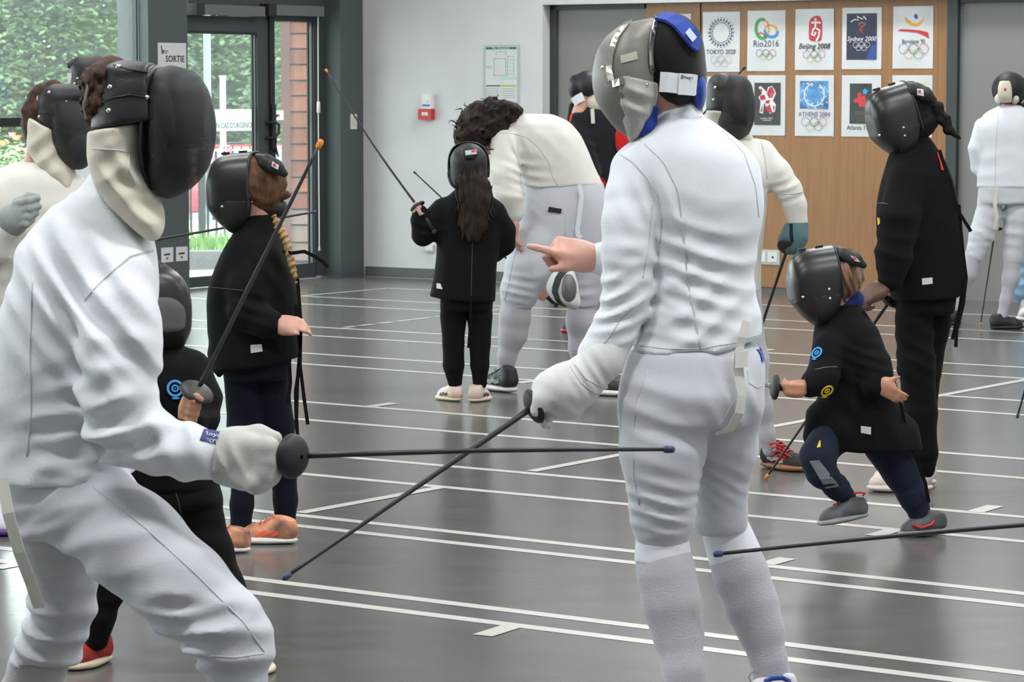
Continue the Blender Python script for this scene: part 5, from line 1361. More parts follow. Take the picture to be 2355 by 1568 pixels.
# ================================================================== girl with braid, black jacket, left of centre
def girl_braid():
    fg = Fig('person', 9.1, 600, 'girl with blonde braid in black jacket and navy leggings wearing orange and grey trainers')
    P, r = fg.P, fg.r; J = SDF()
    fg.lofts(J, [(492, 572, 628, .05), (520, 548, 638, .07), (560, 520, 652, .10), (610, 496, 668, .12), (660, 479, 681, .125), (720, 475, 688, .125), (780, 478, 691, .125), (850, 488, 692, .13)], end=.01)
    fg.limb(J, [(600, 590, -.07, 40), (572, 660, -.11, 42), (568, 715, -.13, 40)], k=.03)
    fg.limb(J, [(568, 715, -.13, 40), (610, 742, -.15, 32), (640, 746, -.16, 26)], k=.02)
    J.wrist(P(645, 746, -.17), nrm(np.array([1, -.35, 0])), .05)
    J.plane(P(600, 835), nrm(np.array([.16, 0, -1])), .004)
    J.chain([(P(510, 820, -.02), r(30)), (P(504, 862, -.02), r(6))], .03)
    J.fold(P(575, 720, -.2), .08, (.4, 0, 1), .045, .010, .5, .4); J.fold(P(520, 760, -.1), .1, (.2, 0, 1), .06, .008, .6, 1.3); J.fold(P(640, 640, -.1), .1, (.8, 0, .4), .06, .008, .6, 2.3); J.bumps(12, .003, 1)
    jk = J.mesh('jacket', .008, M_bcloth, fg.root)
    patch(jk, [(576, 793), (602, 791), (604, 808), (577, 812)], M_tagw, 'hem_label', sub=3)
    seam(jk, [(480, 660), (520, 664), (560, 668)], .0018, mat('grey_thread', (.05, .05, .05), .8))
    hand(fg.fine, P(640, 746, -.16), nrm([1, -.1, .03]), (.1, -.75, .6), L=.125, curls=[(20, 25, 10), (30, 35, 20), (35, 40, 20), (40, 40, 20)], thumb=(.9, .35, .1, 5), side=1)
    fg.limb(None, [(620, 744, -.15, 20), (645, 746, -.16, 19)])
    T = SDF(); fg.lofts(T, [(770, 515, 672, .10), (870, 514, 668, .10)], k=.03)
    fg.limb(T, [(560, 880, 0, 44), (562, 980, 0, 40), (562, 1080, -.01, 31), (556, 1160, -.02, 27), (553, 1222, -.02, 24)], k=.015)
    fg.limb(T, [(622, 880, .02, 44), (638, 980, .03, 38), (652, 1080, .05, 31), (657, 1150, .06, 27), (655, 1205, .06, 25)], k=.015)
    T.fold(P(553, 1200, -.1), .05, (0, 0, 1), .022, .004, .5, .4); T.fold(P(657, 1190, -.1), .05, (0, 0, 1), .022, .004, .5, .4); T.bumps(14, .002, 2)
    tr = T.mesh('leggings', .008, M_navy, fg.root)
    S = SDF(); fg.limb(S, [(553, 1215, -.02, 20), (550, 1240, -.02, 20)]); S.mesh('sock', .006, M_sock, fg.root)
    S = SDF(); fg.limb(S, [(655, 1195, .06, 22), (655, 1222, .06, 22)]); S.mesh('sock', .006, M_sock, fg.root)
    mu = mat('orange_grey_knit', (.42, .40, .38), .6, var=.9, vscale=16, tint=(.9, .22, .12)); mo = mat('coral_trim', (.85, .16, .08), .5)
    h = gnd(578, 1270); shoe(fg, h, h + np.array([-.175, .02, 0]), mu, M_sole_w, vox=.005, laces=mo, accent=mo)
    h = gnd(686, 1250); shoe(fg, h, h + np.array([-.19, .03, 0]), mu, M_sole_w, vox=.005, laces=mo, accent=mo)
    fg.head(583, 432, .0, .20, (-.97, .22, -.06), (.05, 0, 1))
    m = visor_mask(fg, A=.155, B=.10, C=.130, off=(-.012, 0, -.018), cut=-.005, win=M_mesh_grey)
    rivets(m, [(511, 475), (579, 463), (581, 486)], .0055)
    tongue(fg, [(592, 366, -.02, 14), (612, 372, -.07, 17), (634, 384, -.085, 17), (654, 399, -.08, 9)], 1, m, label=[(627, 372), (641, 380), (639, 390), (625, 382)])
    blob(fg, [(592, 414, -.012, 57), (606, 425, -.01, 50), (600, 448, -.01, 42)], M_hair_br, 'hair', fg.root, .006, bumps=((30, .004, 1), (90, .003, 2)))
    blob(fg, [(636, 440, -.01, 17), (655, 449, -.01, 13)], M_hair_br, 'hair_bun', fg.root, .005, bumps=((80, .004, 2),))
    blob(fg, [(605, 470, .0, 34), (640, 478, .0, 22)], M_blk, 'neck_strap', m, .006)
    S = SDF(); pts = [(632, 500, -.09, 6), (640, 520, -.10, 9), (655, 545, -.11, 9), (664, 575, -.12, 9), (670, 605, -.12, 9), (676, 630, -.12, 7), (682, 652, -.12, 2)]
    S.chain([(P(*q[:3]), r(q[3])) for q in pts], .004); S.fold(P(660, 570, -.12), .2, (.5, 0, -1), .018, .006, .1, 0); S.mesh('braid', .0035, mat('blonde_hair', (.33, .19, .08), .4, var=.5, vscale=80), fg.root)
    fg.skin(M_skin, fine=.006)
    # loose ties of the jacket
    for i, pts in enumerate(([(650, 578, -.1), (672, 582, -.15), (700, 578, -.16), (725, 590, -.16), (740, 600, -.16), (755, 614, -.16)], [(684, 640, -.12), (692, 740, -.13), (690, 840, -.13), (700, 920, -.12), (708, 976, -.12)],
                             [(680, 700, -.13), (690, 800, -.13), (684, 880, -.12), (682, 960, -.12), (684, 1000, -.12)], [(665, 825, -.12), (668, 880, -.12), (662, 930, -.12)], [(690, 830, -.1), (680, 900, -.1), (682, 985, -.1)])):
        ribbon_px(fg, pts, .011, M_bcloth, 'jacket_tie', jk)
girl_braid()

# ================================================================== small child behind the lunging fencer
def child_red_shoes():
    fg = Fig('person', 7.1, 390, 'child in black with red shoes and blue chest emblem behind the lunging fencer')
    P, r = fg.P, fg.r; J = SDF()
    fg.lofts(J, [(785, 320, 400, .05), (810, 278, 448, .09), (860, 245, 478, .12), (940, 235, 480, .13), (1040, 250, 490, .13), (1120, 262, 500, .13)], end=.01)
    fg.limb(J, [(440, 850, -.02, 48), (462, 915, -.06, 42), (462, 965, -.10, 36)], k=.03)
    fg.limb(J, [(462, 965, -.10, 36), (440, 975, -.17, 28), (430, 968, -.2, 24)], k=.02)
    fg.limb(J, [(265, 850, -.02, 48), (235, 940, -.04, 42), (230, 1040, -.05, 36)], k=.03)
    J.fold(P(470, 930, -.15), .07, (.3, 0, 1), .05, .010, .5, .5); J.fold(P(400, 1000, -.1), .12, (.2, 0, 1), .06, .007, .5, 1.5); J.bumps(11, .003, 3)
    jk = J.mesh('jacket', .008, M_bcloth, fg.root)
    emblem(jk, 402, 893, .021, M_emb_blue)
    T = SDF(); fg.lofts(T, [(1050, 275, 490, .11), (1160, 275, 512, .12)], k=.03)
    fg.limb(T, [(325, 1170, .02, 62), (280, 1270, .0, 52), (247, 1350, -.01, 42), (228, 1420, -.02, 33), (222, 1470, -.02, 27)], k=.02)
    fg.limb(T, [(445, 1170, 0, 66), (482, 1270, -.02, 54), (515, 1350, -.04, 44), (560, 1440, -.05, 34), (585, 1500, -.05, 28)], k=.02)
    T.fold(P(250, 1370, -.1), .08, (.2, 0, 1), .04, .008, .5, 1); T.fold(P(500, 1250, -.1), .12, (.2, 0, 1), .06, .007, .5, 2); T.bumps(12, .003, 4)
    tr = T.mesh('trousers', .008, M_btrou, fg.root); seam(tr, [(395, 1100), (412, 1160), (425, 1220)], .002, mat('grey_thread', (.05, .05, .05), .8))
    mr = mat('red_canvas', (.33, .018, .016), .6, var=.25, vscale=18)
    h = P(235, 1540); h[2] = 0; shoe(fg, h + np.array([.005, .07, 0]), h + np.array([-.06, -.06, 0]), mr, M_sole_c, L=.17, vox=.005, laces=mr)
    h = P(604, 1540, -.05); h[2] = 0; shoe(fg, h + np.array([-.02, .07, 0]), h + np.array([-.005, -.08, 0]), mr, M_sole_c, L=.17, vox=.005, laces=mr)
    fist(fg.fine, P(440, 940, -.23), (.25, -.1, .95), (-.2, -1, 0), .125)
    fg.limb(None, [(440, 975, -.17, 20), (428, 966, -.2, 19)])
    fg.head(330, 708, .0, .195, (.45, -.88, -.08))
    m = visor_mask(fg, A=.15, B=.098, C=.125, off=(-.02, 0, -.01), cut=.0, win=M_mesh_grey)
    blob(fg, [(322, 690, .05, 82), (322, 720, .06, 76)], M_hair_bl, 'hair', fg.root, .008)
    fg.skin(M_skin_tan, fine=.006)
    epee('dark blade with orange tip slanting up past the girl with the braid', P(452, 902, -.22), P(737, 328, -.15), .0062, .004, r(40), M_orange, tipr=1.9, gdir=(.42, -.35, .84), guard_depth=.45, m_guard=mat('olive_black_plastic', (.035, .034, .03), .5))
child_red_shoes()

# ================================================================== girl with long loose hair, back view
def girl_loose_hair():
    fg = Fig('person', 13.2, 1070, 'girl with long loose dark hair seen from behind in black jacket and pale pink shoes')
    P, r = fg.P, fg.r; J = SDF()
    fg.lofts(J, [(432, 1050, 1115, .05), (450, 1032, 1132, .075), (478, 1010, 1148, .10), (520, 1003, 1152, .11), (580, 1003, 1146, .11), (640, 995, 1142, .115), (695, 983, 1139, .12)], end=.008)
    fg.limb(J, [(1018, 482, .0, 26), (990, 520, -.02, 30), (972, 540, -.03, 25)], k=.03)
    fg.limb(J, [(972, 540, -.03, 25), (966, 508, -.05, 21), (966, 488, -.06, 17)], k=.015)
    fg.limb(J, [(1138, 488, .0, 26), (1158, 530, .03, 25), (1160, 562, .05, 22), (1140, 585, .1, 18)], k=.03)
    J.plane(P(1080, 690), nrm(np.array([-.07, 0, -1])), .004)
    J.fold(P(1060, 600, -.1), .2, (.9, 0, .1), .1, .006, .5, 1); J.fold(P(980, 530, -.1), .06, (.4, 0, 1), .04, .010, .4, .5); J.bumps(12, .003, 6)
    jk = J.mesh('jacket', .009, M_bcloth, fg.root)
    patch(jk, [(1005, 651), (1013, 652), (1018, 665), (1005, 663)], M_tagw, 'hem_label', sub=2)
    seam(jk, [(1087, 545), (1085, 620), (1083, 690)], .002, mat('grey_thread', (.05, .05, .05), .8)); ribbon_px(fg, [(1083, 680, -.13), (1082, 740, -.12), (1077, 800, -.11)], .012, M_bcloth, 'jacket_tie', jk)
    T = SDF(); fg.lofts(T, [(640, 1012, 1132, .09), (715, 1012, 1134, .09)], k=.02)
    fg.limb(T, [(1043, 725, 0, 31), (1043, 790, 0, 25), (1044, 840, 0, 24), (1047, 880, 0, 17)], k=.01)
    fg.limb(T, [(1104, 725, 0, 30), (1103, 790, 0, 24), (1103, 840, 0, 22), (1103, 880, 0, 17)], k=.01)
    T.fold(P(1045, 860, -.1), .05, (0, 0, 1), .035, .006, .5, .2); T.fold(P(1103, 860, -.1), .05, (0, 0, 1), .035, .006, .5, .2); T.bumps(14, .0025, 3)
    T.mesh('trousers', .008, M_btrou, fg.root)
    mp = mat('pale_pink_leather', (.72, .55, .45), .5, var=.15, vscale=14); mn = mat('navy_stripe', (.05, .06, .12), .5)
    for hx, hy, tx, ty in ((1058, 924, 1008, 916), (1086, 926, 1124, 916)):
        S = SDF(); fg.limb(S, [(1048 if hx < 1070 else 1102, 878, 0, 14), (1048 if hx < 1070 else 1102, 900, 0, 14)]); S.mesh('sock', .007, M_sock, fg.root)
        h = gnd(hx, hy); t = gnd(tx, ty); shoe(fg, h, h + nrm(t - h) * .175, mp, M_sole_c, L=.175, vox=.005, accent=mn)
    fg.head(1078, 380, .0, .20, (-.1, .98, -.1))
    blob(fg, [(1078, 372, -.01, 43), (1078, 400, 0, 42)], M_blk, 'mask_back', fg.root, .006)
    m = visor_mask(fg, A=.13, B=.093, C=.115, off=(.0, 0, -.01), cut=-.0)
    S = SDF(); S.loft([(P(1078, 338, -.09), r(14), .012), (P(1082, 352, -.10), r(19), .014), (P(1082, 366, -.10), r(12), .012)], (1, 0, 0), .01, .006, axis=(0, 0, 1)); tg = S.mesh('tongue', .004, M_blk, m)
    patch(tg, [(1070, 347), (1095, 344), (1096, 354), (1071, 357)], M_tagw, 'brand_tag', sub=3); patch(tg, [(1084, 346), (1094, 345), (1094, 350), (1084, 351)], mat('red_print', (.6, .05, .05), .5), 'brand_mark', lift=.003, sub=2)
    S = SDF(); S.chain([(P(1085, 405, -.07), r(30)), (P(1090, 440, -.10), r(34)), (P(1092, 480, -.12), r(34)), (P(1090, 515, -.125), r(28)), (P(1086, 545, -.125), r(12))], .02, sq=((0, 1, 0), .35))
    S.fold(P(1088, 470, -.12), .2, (1, 0, .1), .014, .007, .7, .5); S.fold(P(1088, 490, -.12), .2, (1, 0, -.15), .03, .008, .7, 1.5); S.bumps(50, .003, 2); S.mesh('hair', .004, M_hair_b, fg.root)
    fist(fg.fine, P(964, 484, -.07), (-.45, .2, .85), (-.3, -1, 0), .115)
    fg.limb(None, [(967, 510, -.05, 14), (965, 486, -.06, 13)])
    fg.skin(M_skin, fine=.006)
    epee('thin blade with orange tip raised up left by girl with long loose hair', P(960, 474, -.06), P(750, 161, .1), .0062, .0034, r(19), M_orange, tipr=1.7, guard_depth=.4, sag=.02)
girl_loose_hair()

# ================================================================== tall girl in black, right
def girl_ponytail():
    fg = Fig('person', 10.25, 2110, 'tall girl with dark ponytail in all black standing at right beside the beech cupboard')
    P, r = fg.P, fg.r; J = SDF()
    fg.lofts(J, [(312, 2068, 2135, .05), (345, 2050, 2158, .08), (385, 2036, 2180, .11), (440, 2022, 2198, .125), (520, 2018, 2208, .13), (600, 2030, 2218, .13), (660, 2044, 2215, .13), (690, 2052, 2200, .13)], end=.01)
    fg.limb(J, [(2088, 410, -.08, 44), (2066, 500, -.13, 45), (2055, 590, -.15, 40), (2048, 640, -.16, 30)], k=.025)
    J.plane(P(2045, 668, -.16), nrm(np.array([-.35, 0, -1])), .003) if False else None
    J.plane(P(2120, 686), nrm(np.array([.05, 0, -1])), .004)
    J.fold(P(2060, 560, -.2), .12, (.3, 0, 1), .07, .008, .5, .5); J.fold(P(2160, 560, -.1), .15, (.6, 0, .8), .08, .008, .6, 1.5); J.bumps(11, .003, 7)
    jk = J.mesh('jacket', .008, M_bcloth, fg.root)
    patch(jk, [(2120, 640), (2144, 638), (2145, 652), (2121, 655)], M_tagw, 'hem_label', sub=3)
    seam(jk, [(2017, 468), (2030, 467), (2042, 469)], .002, mat('grey_thread2', (.12, .12, .12), .8)); patch(jk, [(2019, 500), (2024, 502), (2024, 514), (2020, 518)], M_emb_yel, 'sleeve_mark', sub=2)
    T = SDF(); fg.lofts(T, [(670, 2056, 2200, .11), (720, 2057, 2192, .11)], k=.03)
    fg.limb(T, [(2100, 740, -.03, 44), (2108, 840, -.04, 42), (2118, 950, -.04, 38), (2124, 1040, -.04, 30), (2126, 1078, -.04, 24)], k=.02)
    fg.limb(T, [(2140, 740, .05, 48), (2126, 840, .06, 38), (2120, 950, .07, 34), (2126, 1040, .08, 26), (2128, 1072, .08, 22)], k=.02)
    T.fold(P(2120, 820, -.1), .15, (.5, 0, 1), .07, .008, .6, .3); T.fold(P(2125, 1040, -.1), .07, (.1, 0, 1), .035, .008, .5, 1.3); T.bumps(12, .003, 8)
    T.mesh('trousers', .008, M_btrou, fg.root)
    mw = mat('offwhite_trainers', (.70, .60, .54), .55, var=.08, vscale=10)
    h = P(2150, 1129, -.02); h[2] = 0; shoe(fg, h, h + np.array([-.245, -.02, 0]), mw, mw, vox=.006, w=.9)
    h = P(2158, 1112, .12); h[2] = 0; shoe(fg, h, h + np.array([-.245, -.01, 0]), mw, mw, vox=.006, w=.9)
    fg.head(2088, 270, .0, .205, (-.93, -.12, -.28), (-.2, 0, 1))
    m = visor_mask(fg, A=.155, B=.10, C=.132, off=(-.015, 0, -.005), cut=-.005, win=M_mesh_grey)
    rivets(m, [(2023, 440 - 0), (2078, 293), (2081, 312), (2023, 311)], .0055)
    tongue(fg, [(2088, 202, -.02, 14), (2106, 208, -.07, 17), (2128, 217, -.085, 16), (2146, 230, -.08, 9)], 1, m, label=[(2109, 204), (2124, 206), (2125, 221), (2110, 218)])
    blob(fg, [(2092, 245, .0, 58), (2105, 275, .0, 52)], M_hair_bl, 'hair', fg.root, .006, bumps=((30, .004, 1), (90, .003, 2)))
    S = SDF(); S.chain([(P(*q[:3]), r(q[3])) for q in [(2132, 240, -.02, 17), (2155, 252, -.03, 18), (2170, 275, -.03, 15), (2182, 295, -.03, 12), (2198, 310, -.03, 6), (2206, 318, -.03, 2)]], .006); S.bumps(55, .007, 1); S.bumps(120, .003, 2); S.mesh('ponytail', .0045, M_hair_bl, fg.root)
    blob(fg, [(2112, 305, .0, 26), (2125, 300, .0, 18)], cloth('navy_neck_band', (.02, .025, .09)), 'neck_band', m, .006)
    strap(jk, [(2156, 352), (2162, 372), (2166, 392)], .012, mat('red_webbing', (.6, .03, .03), .6), 'red_strap')
    for pts in ([(2160, 345, -.11), (2185, 420, -.12), (2200, 480, -.11), (2216, 505, -.11), (2233, 532, -.11)], [(2205, 470, -.1), (2212, 560, -.1), (2222, 640, -.09), (2215, 700, -.09), (2200, 760, -.09), (2198, 798, -.09)], [(2218, 640, -.08), (2205, 720, -.08), (2190, 780, -.08)]):
        ribbon_px(fg, pts, .012, M_bcloth, 'jacket_tie', jk)
    fg.limb(None, [(2048, 640, -.16, 20), (2030, 665, -.17, 19)])
    hand(fg.fine, P(2030, 662, -.17), nrm([-.85, -.1, -.5]), (-.5, -.6, .65), L=.15, curls=[(50, 60, 40), (55, 60, 40), (55, 65, 40), (60, 65, 40)], thumb=(.75, .6, -.3, 20), side=1, fat=1.1)
    fg.skin(M_skin_brown, fine=.006)
    epee('dark blade with orange tip pointing down behind the running child', P(2046, 692, .02), P(1763, 1097, .25), .0062, .0042, r(24), M_orange, tipr=1.7, guard_depth=.4)
girl_ponytail()

# ================================================================== running child, right
def running_child():
    fg = Fig('person', 9.17, 2010, 'small child running left in black jacket and navy joggers with grey trainers')
    P, r = fg.P, fg.r; J = SDF()
    fg.lofts(J, [(700, 1905, 1978, .05), (725, 1885, 1998, .08), (765, 1872, 2022, .105), (820, 1872, 2040, .12), (880, 1884, 2054, .125), (940, 1884, 2072, .13), (990, 1864, 2092, .135), (1030, 1856, 2104, .13)], end=.01)
    J.chain([(P(1885, 960, -.03), r(34)), (P(1868, 1000, -.04), r(20))], .05); J.chain([(P(2075, 1000, 0), r(40)), (P(2105, 1050, 0), r(18))], .05)
    fg.limb(J, [(1985, 775, -.07, 38), (2008, 840, -.11, 36), (2018, 865, -.13, 32)], k=.03); fg.limb(J, [(2018, 865, -.13, 32), (2010, 890, -.16, 26)], k=.02)
    fg.limb(J, [(1905, 800, -.10, 38), (1892, 870, -.16, 34), (1862, 885, -.2, 26)], k=.025)
    J.wrist(P(1848, 884, -.2), nrm(np.array([-1, -.3, 0])))
    J.plane(P(1960, 1034), nrm(np.array([-.02, 0, -1])), .006)
    J.fold(P(2000, 830, -.2), .08, (.3, 0, 1), .04, .010, .5, .3); J.fold(P(1920, 900, -.15), .1, (.5, 0, 1), .06, .009, .6, 1.2); J.fold(P(1990, 960, -.1), .14, (.7, 0, .5), .08, .009, .6, 2.2); J.bumps(12, .003, 9)
    jk = J.mesh('jacket', .0075, M_bcloth, fg.root)
    patch(jk, [(1980, 979), (2003, 982), (2003, 999), (1980, 995)], M_tagw, 'hem_label', sub=3)
    emblem(jk, 1880, 812, .020, M_emb_blue); emblem(jk, 1901, 897, .022, M_emb_yel)
    seam(jk, [(1874, 850), (1895, 845), (1925, 843)], .002, mat('grey_thread2', (.12, .12, .12), .8))
    T = SDF(); fg.lofts(T, [(950, 1890, 2065, .10), (1030, 1880, 2070, .10)], k=.03)
    fg.limb(T, [(1905, 1010, -.05, 46), (1880, 1050, -.12, 38), (1890, 1085, -.12, 34), (1925, 1120, -.08, 27), (1948, 1142, -.06, 21)], k=.02)
    fg.limb(T, [(2035, 1020, .02, 52), (2075, 1085, .03, 42), (2100, 1140, .03, 33), (2118, 1190, .03, 25)], k=.02)
    T.fold(P(1930, 1120, -.15), .07, (-.5, 0, 1), .03, .007, .5, .3); T.fold(P(2105, 1160, -.05), .07, (-.3, 0, 1), .035, .007, .5, 1.3); T.fold(P(2040, 1050, -.1), .08, (.4, 0, .7), .05, .007, .5, 2.1); T.bumps(12, .0025, 4)
    tr = T.mesh('joggers', .0075, M_navy2, fg.root)
    patch(tr, [(1862, 1060), (1884, 1058), (1930, 1118), (1898, 1122)], mat('grey_knee_patch', (.20, .22, .24), .8), 'knee_patch', sub=6); patch(tr, [(1884, 1014), (1887, 1014), (1887, 1028), (1878, 1030)], M_emb_yel, 'yellow_mark', sub=2)
    S = SDF(); fg.limb(S, [(1946, 1140, -.06, 18), (1958, 1158, -.06, 18)]); S.mesh('sock', .006, M_blue, fg.root)
    S = SDF(); fg.limb(S, [(2118, 1185, .03, 21), (2122, 1212, .03, 20)]); S.mesh('sock', .006, M_blue, fg.root)
    mg = mat('grey_black_trainer', (.09, .095, .10), .6, var=.6, vscale=10); mrd = mat('red_lace', (.6, .03, .03), .6); ms = mat('grey_rubber_sole', (.26, .27, .27), .6, var=.5, vscale=9)
    heel = P(1996, 1188, -.06); toe = P(1884, 1210, -.08); shoe(fg, heel + np.array([.005, 0, .0]), toe, mg, ms, vox=.005, up=(-.30, 0, 1), laces=mrd)
    mb = MB(); mb.tube([P(1962, 1135, -.1), P(1975, 1132, -.1), P(1990, 1134, -.09), P(1984, 1140, -.09)], .0035, 6); mb.build('pull_loop', mrd, fg.root, True)
    h = P(2178, 1240, .03); h[2] = .012; t = P(2070, 1250, .0); t[2] = .0; shoe(fg, h, t, mg, ms, vox=.005, up=(-.05, 0, 1), laces=mrd)
    mb = MB(); mb.tube([P(2098, 1206, -.02), P(2118, 1214, -.03), P(2142, 1206, -.02), P(2152, 1192, .0), P(2155, 1196, .0)], .0045, 6); mb.build('collar_trim', mrd, fg.root, True)
    fg.head(1916, 650, .0, .195, (-.96, -.05, -.14), (-.10, 0, 1))
    m = visor_mask(fg, A=.15, B=.10, C=.128, off=(-.008, 0, -.01), cut=-.01, win=M_mesh_grey)
    rivets(m, [(1847, 683), (1907, 665), (1909, 686)], .0055)
    tongue(fg, [(1925, 580, -.02, 14), (1945, 586, -.07, 16), (1966, 596, -.09, 15), (1986, 610, -.085, 8)], 1, m, label=[(1957, 588), (1969, 592), (1978, 602), (1966, 600)])
    S = SDF(); S.ell(P(1938, 632, .0), (.068, .098, .08), None, .02); S.fold(P(1945, 640, -.05), .15, (1, 0, .25), .022, .006, .5, .3); S.bumps(40, .003, 1); S.mesh('hair', .005, mat('light_brown_hair', (.20, .11, .065), .4, var=.6, vscale=45, stretch=(1, 1, .2)), fg.root)
    blob(fg, [(1935, 700, .0, 30), (1968, 690, .0, 22)], cloth('blue_neck_band', (.018, .03, .13)), 'neck_band', m, .006)
    for pts in ([(1985, 715, -.05), (2005, 755, -.08), (2025, 790, -.09), (2042, 832, -.09)], [(1990, 740, -.06), (2015, 790, -.1), (2030, 800, -.1)], [(2050, 860, -.08), (2070, 920, -.08), (2085, 1000, -.06), (2128, 1110, -.03), (2136, 1155, -.02)]): ribbon_px(fg, pts, .011, M_bcloth, 'jacket_tie', jk)
    fg.limb(None, [(2010, 888, -.15, 17), (2024, 884, -.17, 16)])
    hand(fg.fine, P(2022, 882, -.17), nrm([.75, -.2, -.55]), (-.2, -.95, -.1), L=.105, curls=[(10, 15, 10), (12, 18, 10), (14, 20, 12), (18, 22, 14)], thumb=(.5, .85, .0, 5), side=-1)
    fg.limb(None, [(1870, 885, -.19, 17), (1848, 889, -.21, 16)])
    fist(fg.fine, P(1826, 893, -.22), (-1, -.1, .06), (.0, -.9, .3), .12, 1); fg.fine.rc(P(1862, 886, -.2), r(16), P(1835, 892, -.21), r(14), .02)
    fg.skin(M_skin_tan, fine=.005)
    epee('short sword with black guard gripped by the running child, blade towards the wall', P(1783, 890, -.2), P(1735, 882, .55), .0062, .0042, r(29), M_orange, tipr=1.7, guard_depth=.4, gdir=(-.98, -.15, .08), grip_len=.12)
running_child()
# ================================================================== man bending over
def bending_man():
    fg = Fig('person', 13.85, 1270, 'man with curly dark hair in ivory fencing jacket bending down over a girl')
    P, r = fg.P, fg.r; J = SDF()
    fg.lofts(J, [(262, 1198, 1270, .08, .0), (275, 1165, 1300, .13, 0), (300, 1150, 1328, .16, 0), (340, 1158, 1350, .17, 0), (380, 1185, 1366, .165, 0), (430, 1204, 1390, .16, 0)], end=.012)
    J.plane(P(1300, 428), nrm(np.array([.02, 0, -1])), .006)
    fg.limb(J, [(1160, 330, -.12, 34), (1162, 400, -.16, 35), (1170, 450, -.18, 32), (1178, 488, -.16, 26)], k=.02)
    fg.limb(J, [(1160, 330, .14, 34), (1165, 400, .2, 32), (1190, 480, .22, 26), (1232, 580, .22, 22)], k=.02)
    J.fold(P(1210, 410, -.15), .10, (.25, 0, 1), .05, .014, .5, .4); J.fold(P(1170, 440, -.25), .08, (.3, 0, 1), .06, .012, .5, 1.4); J.fold(P(1260, 350, -.2), .12, (.6, 0, .8), .1, .008, .5, 2.4); J.fold(P(1195, 340, -.2), .07, (.8, 0, .3), .06, .010, .4, .2); J.bumps(8, .004, 3)
    jk = J.mesh('jacket', .009, M_wcloth2, fg.root)
    seam(jk, [(1150, 306), (1185, 308), (1215, 318), (1240, 340), (1262, 375), (1270, 405), (1284, 428)], .0022)
    seam(jk, [(1178, 335), (1192, 370), (1200, 410)], .0022)
    T = SDF(); fg.lofts(T, [(415, 1216, 1385, .15), (470, 1200, 1398, .165), (530, 1190, 1402, .16), (575, 1184, 1400, .14)], k=.04)
    fg.limb(T, [(1238, 560, -.05, 56), (1214, 620, -.08, 50), (1196, 668, -.09, 43), (1190, 700, -.09, 36)], k=.03)
    fg.limb(T, [(1348, 560, .05, 54), (1346, 620, .06, 48), (1340, 668, .07, 40), (1336, 702, .07, 34)], k=.03)
    T.plane(P(1260, 706), (0, 0, -1), .004)
    T.fold(P(1195, 670, -.2), .09, (.1, 0, 1), .05, .013, .5, .2); T.fold(P(1340, 670, -.05), .08, (.1, 0, 1), .045, .012, .5, 1.2); T.fold(P(1215, 500, -.2), .10, (.5, 0, .8), .06, .010, .5, 2.2); T.fold(P(1230, 590, -.2), .12, (.1, 0, 1), .08, .007, .5, 3.1); T.bumps(8, .003, 4)
    tr = T.mesh('breeches', .009, M_wbreech, fg.root)
    seam(tr, [(1200, 535), (1180, 600), (1168, 660), (1160, 690)], .0026)
    seam(tr, [(1258, 485), (1300, 490), (1300, 540)], .0018)
    ribbon_px(fg, [(1333, 425, -.18), (1338, 450, -.185), (1333, 490, -.185), (1328, 525, -.18), (1330, 545, -.175)], .022, M_wcloth, 'brace_strap', tr)
    mb = MB(); mb.ribbon([P(1326, 540, -.19), P(1333, 546, -.19), P(1338, 541, -.19)], np.array([0, -1, 0]), .014, .004); mb.build('strap_end', M_whiteplastic, tr)
    mb = MB(); c = P(1276, 483, -.165); mb.box(c, (.031, .006, .011), (nrm([1, 0, -.17]), nrm([0, 1, 0]), nrm([.17, 0, 1])))
    mb.build('phone', mat('black_phone', (.01, .01, .012), .3), tr)
    for pts, hx, hy, tx, ty in (([(1188, 690, -.09, 33), (1184, 730, -.09, 34), (1179, 770, -.09, 31), (1166, 820, -.09, 20), (1162, 866, -.09, 18)], 1186, 905, 1112, 893), ([(1336, 695, .07, 31), (1336, 740, .07, 33), (1336, 800, .08, 27), (1340, 850, .08, 19), (1345, 885, .08, 18)], 1326, 905, 1379, 908)):
        S = SDF(); fg.limb(S, pts); S.mesh('sock', .009, M_sock, fg.root)
        h = gnd(hx, hy); t = gnd(tx, ty); d = nrm(t - h); shoe(fg, h, h + d * .28, mat('black_runner', (.014, .014, .016), .6, var=.5, vscale=20), M_sole_w, L=.28, vox=.006, laces=M_blk, accent=mat('grey_stripe', (.3, .3, .32), .5), w=.85)
    sb = [o for o in fg.root.children if o.name.startswith('sock')][0]
    text_mesh('sock_lettering', 'kipsta', .022, P(1150, 850, -.135), (1, -.1, 0), UP, M_black, sb)
    # head hanging down, curly hair
    fg.head(1118, 312, -.05, .23, (-.35, -.15, -.92), (-.9, 0, .35))
    S = SDF()
    for x, y, q in ((1120, 275, 42), (1090, 290, 34), (1150, 265, 34), (1075, 310, 24), (1100, 262, 26), (1175, 262, 20), (1140, 300, 34), (1070, 300, 18), (1062, 322, 10), (1185, 252, 8), (1105, 310, 34)): S.ell(P(x, y, -.04), (r(q), .12, r(q)), None, .03)
    S.bumps(24, .012, 1); S.bumps(55, .009, 2.2); S.bumps(110, .004, .7); hr = S.mesh('curly_hair', .006, M_hair_b, fg.root)
    mb_i = 0; rng = random.Random(4)
    mb = MB()
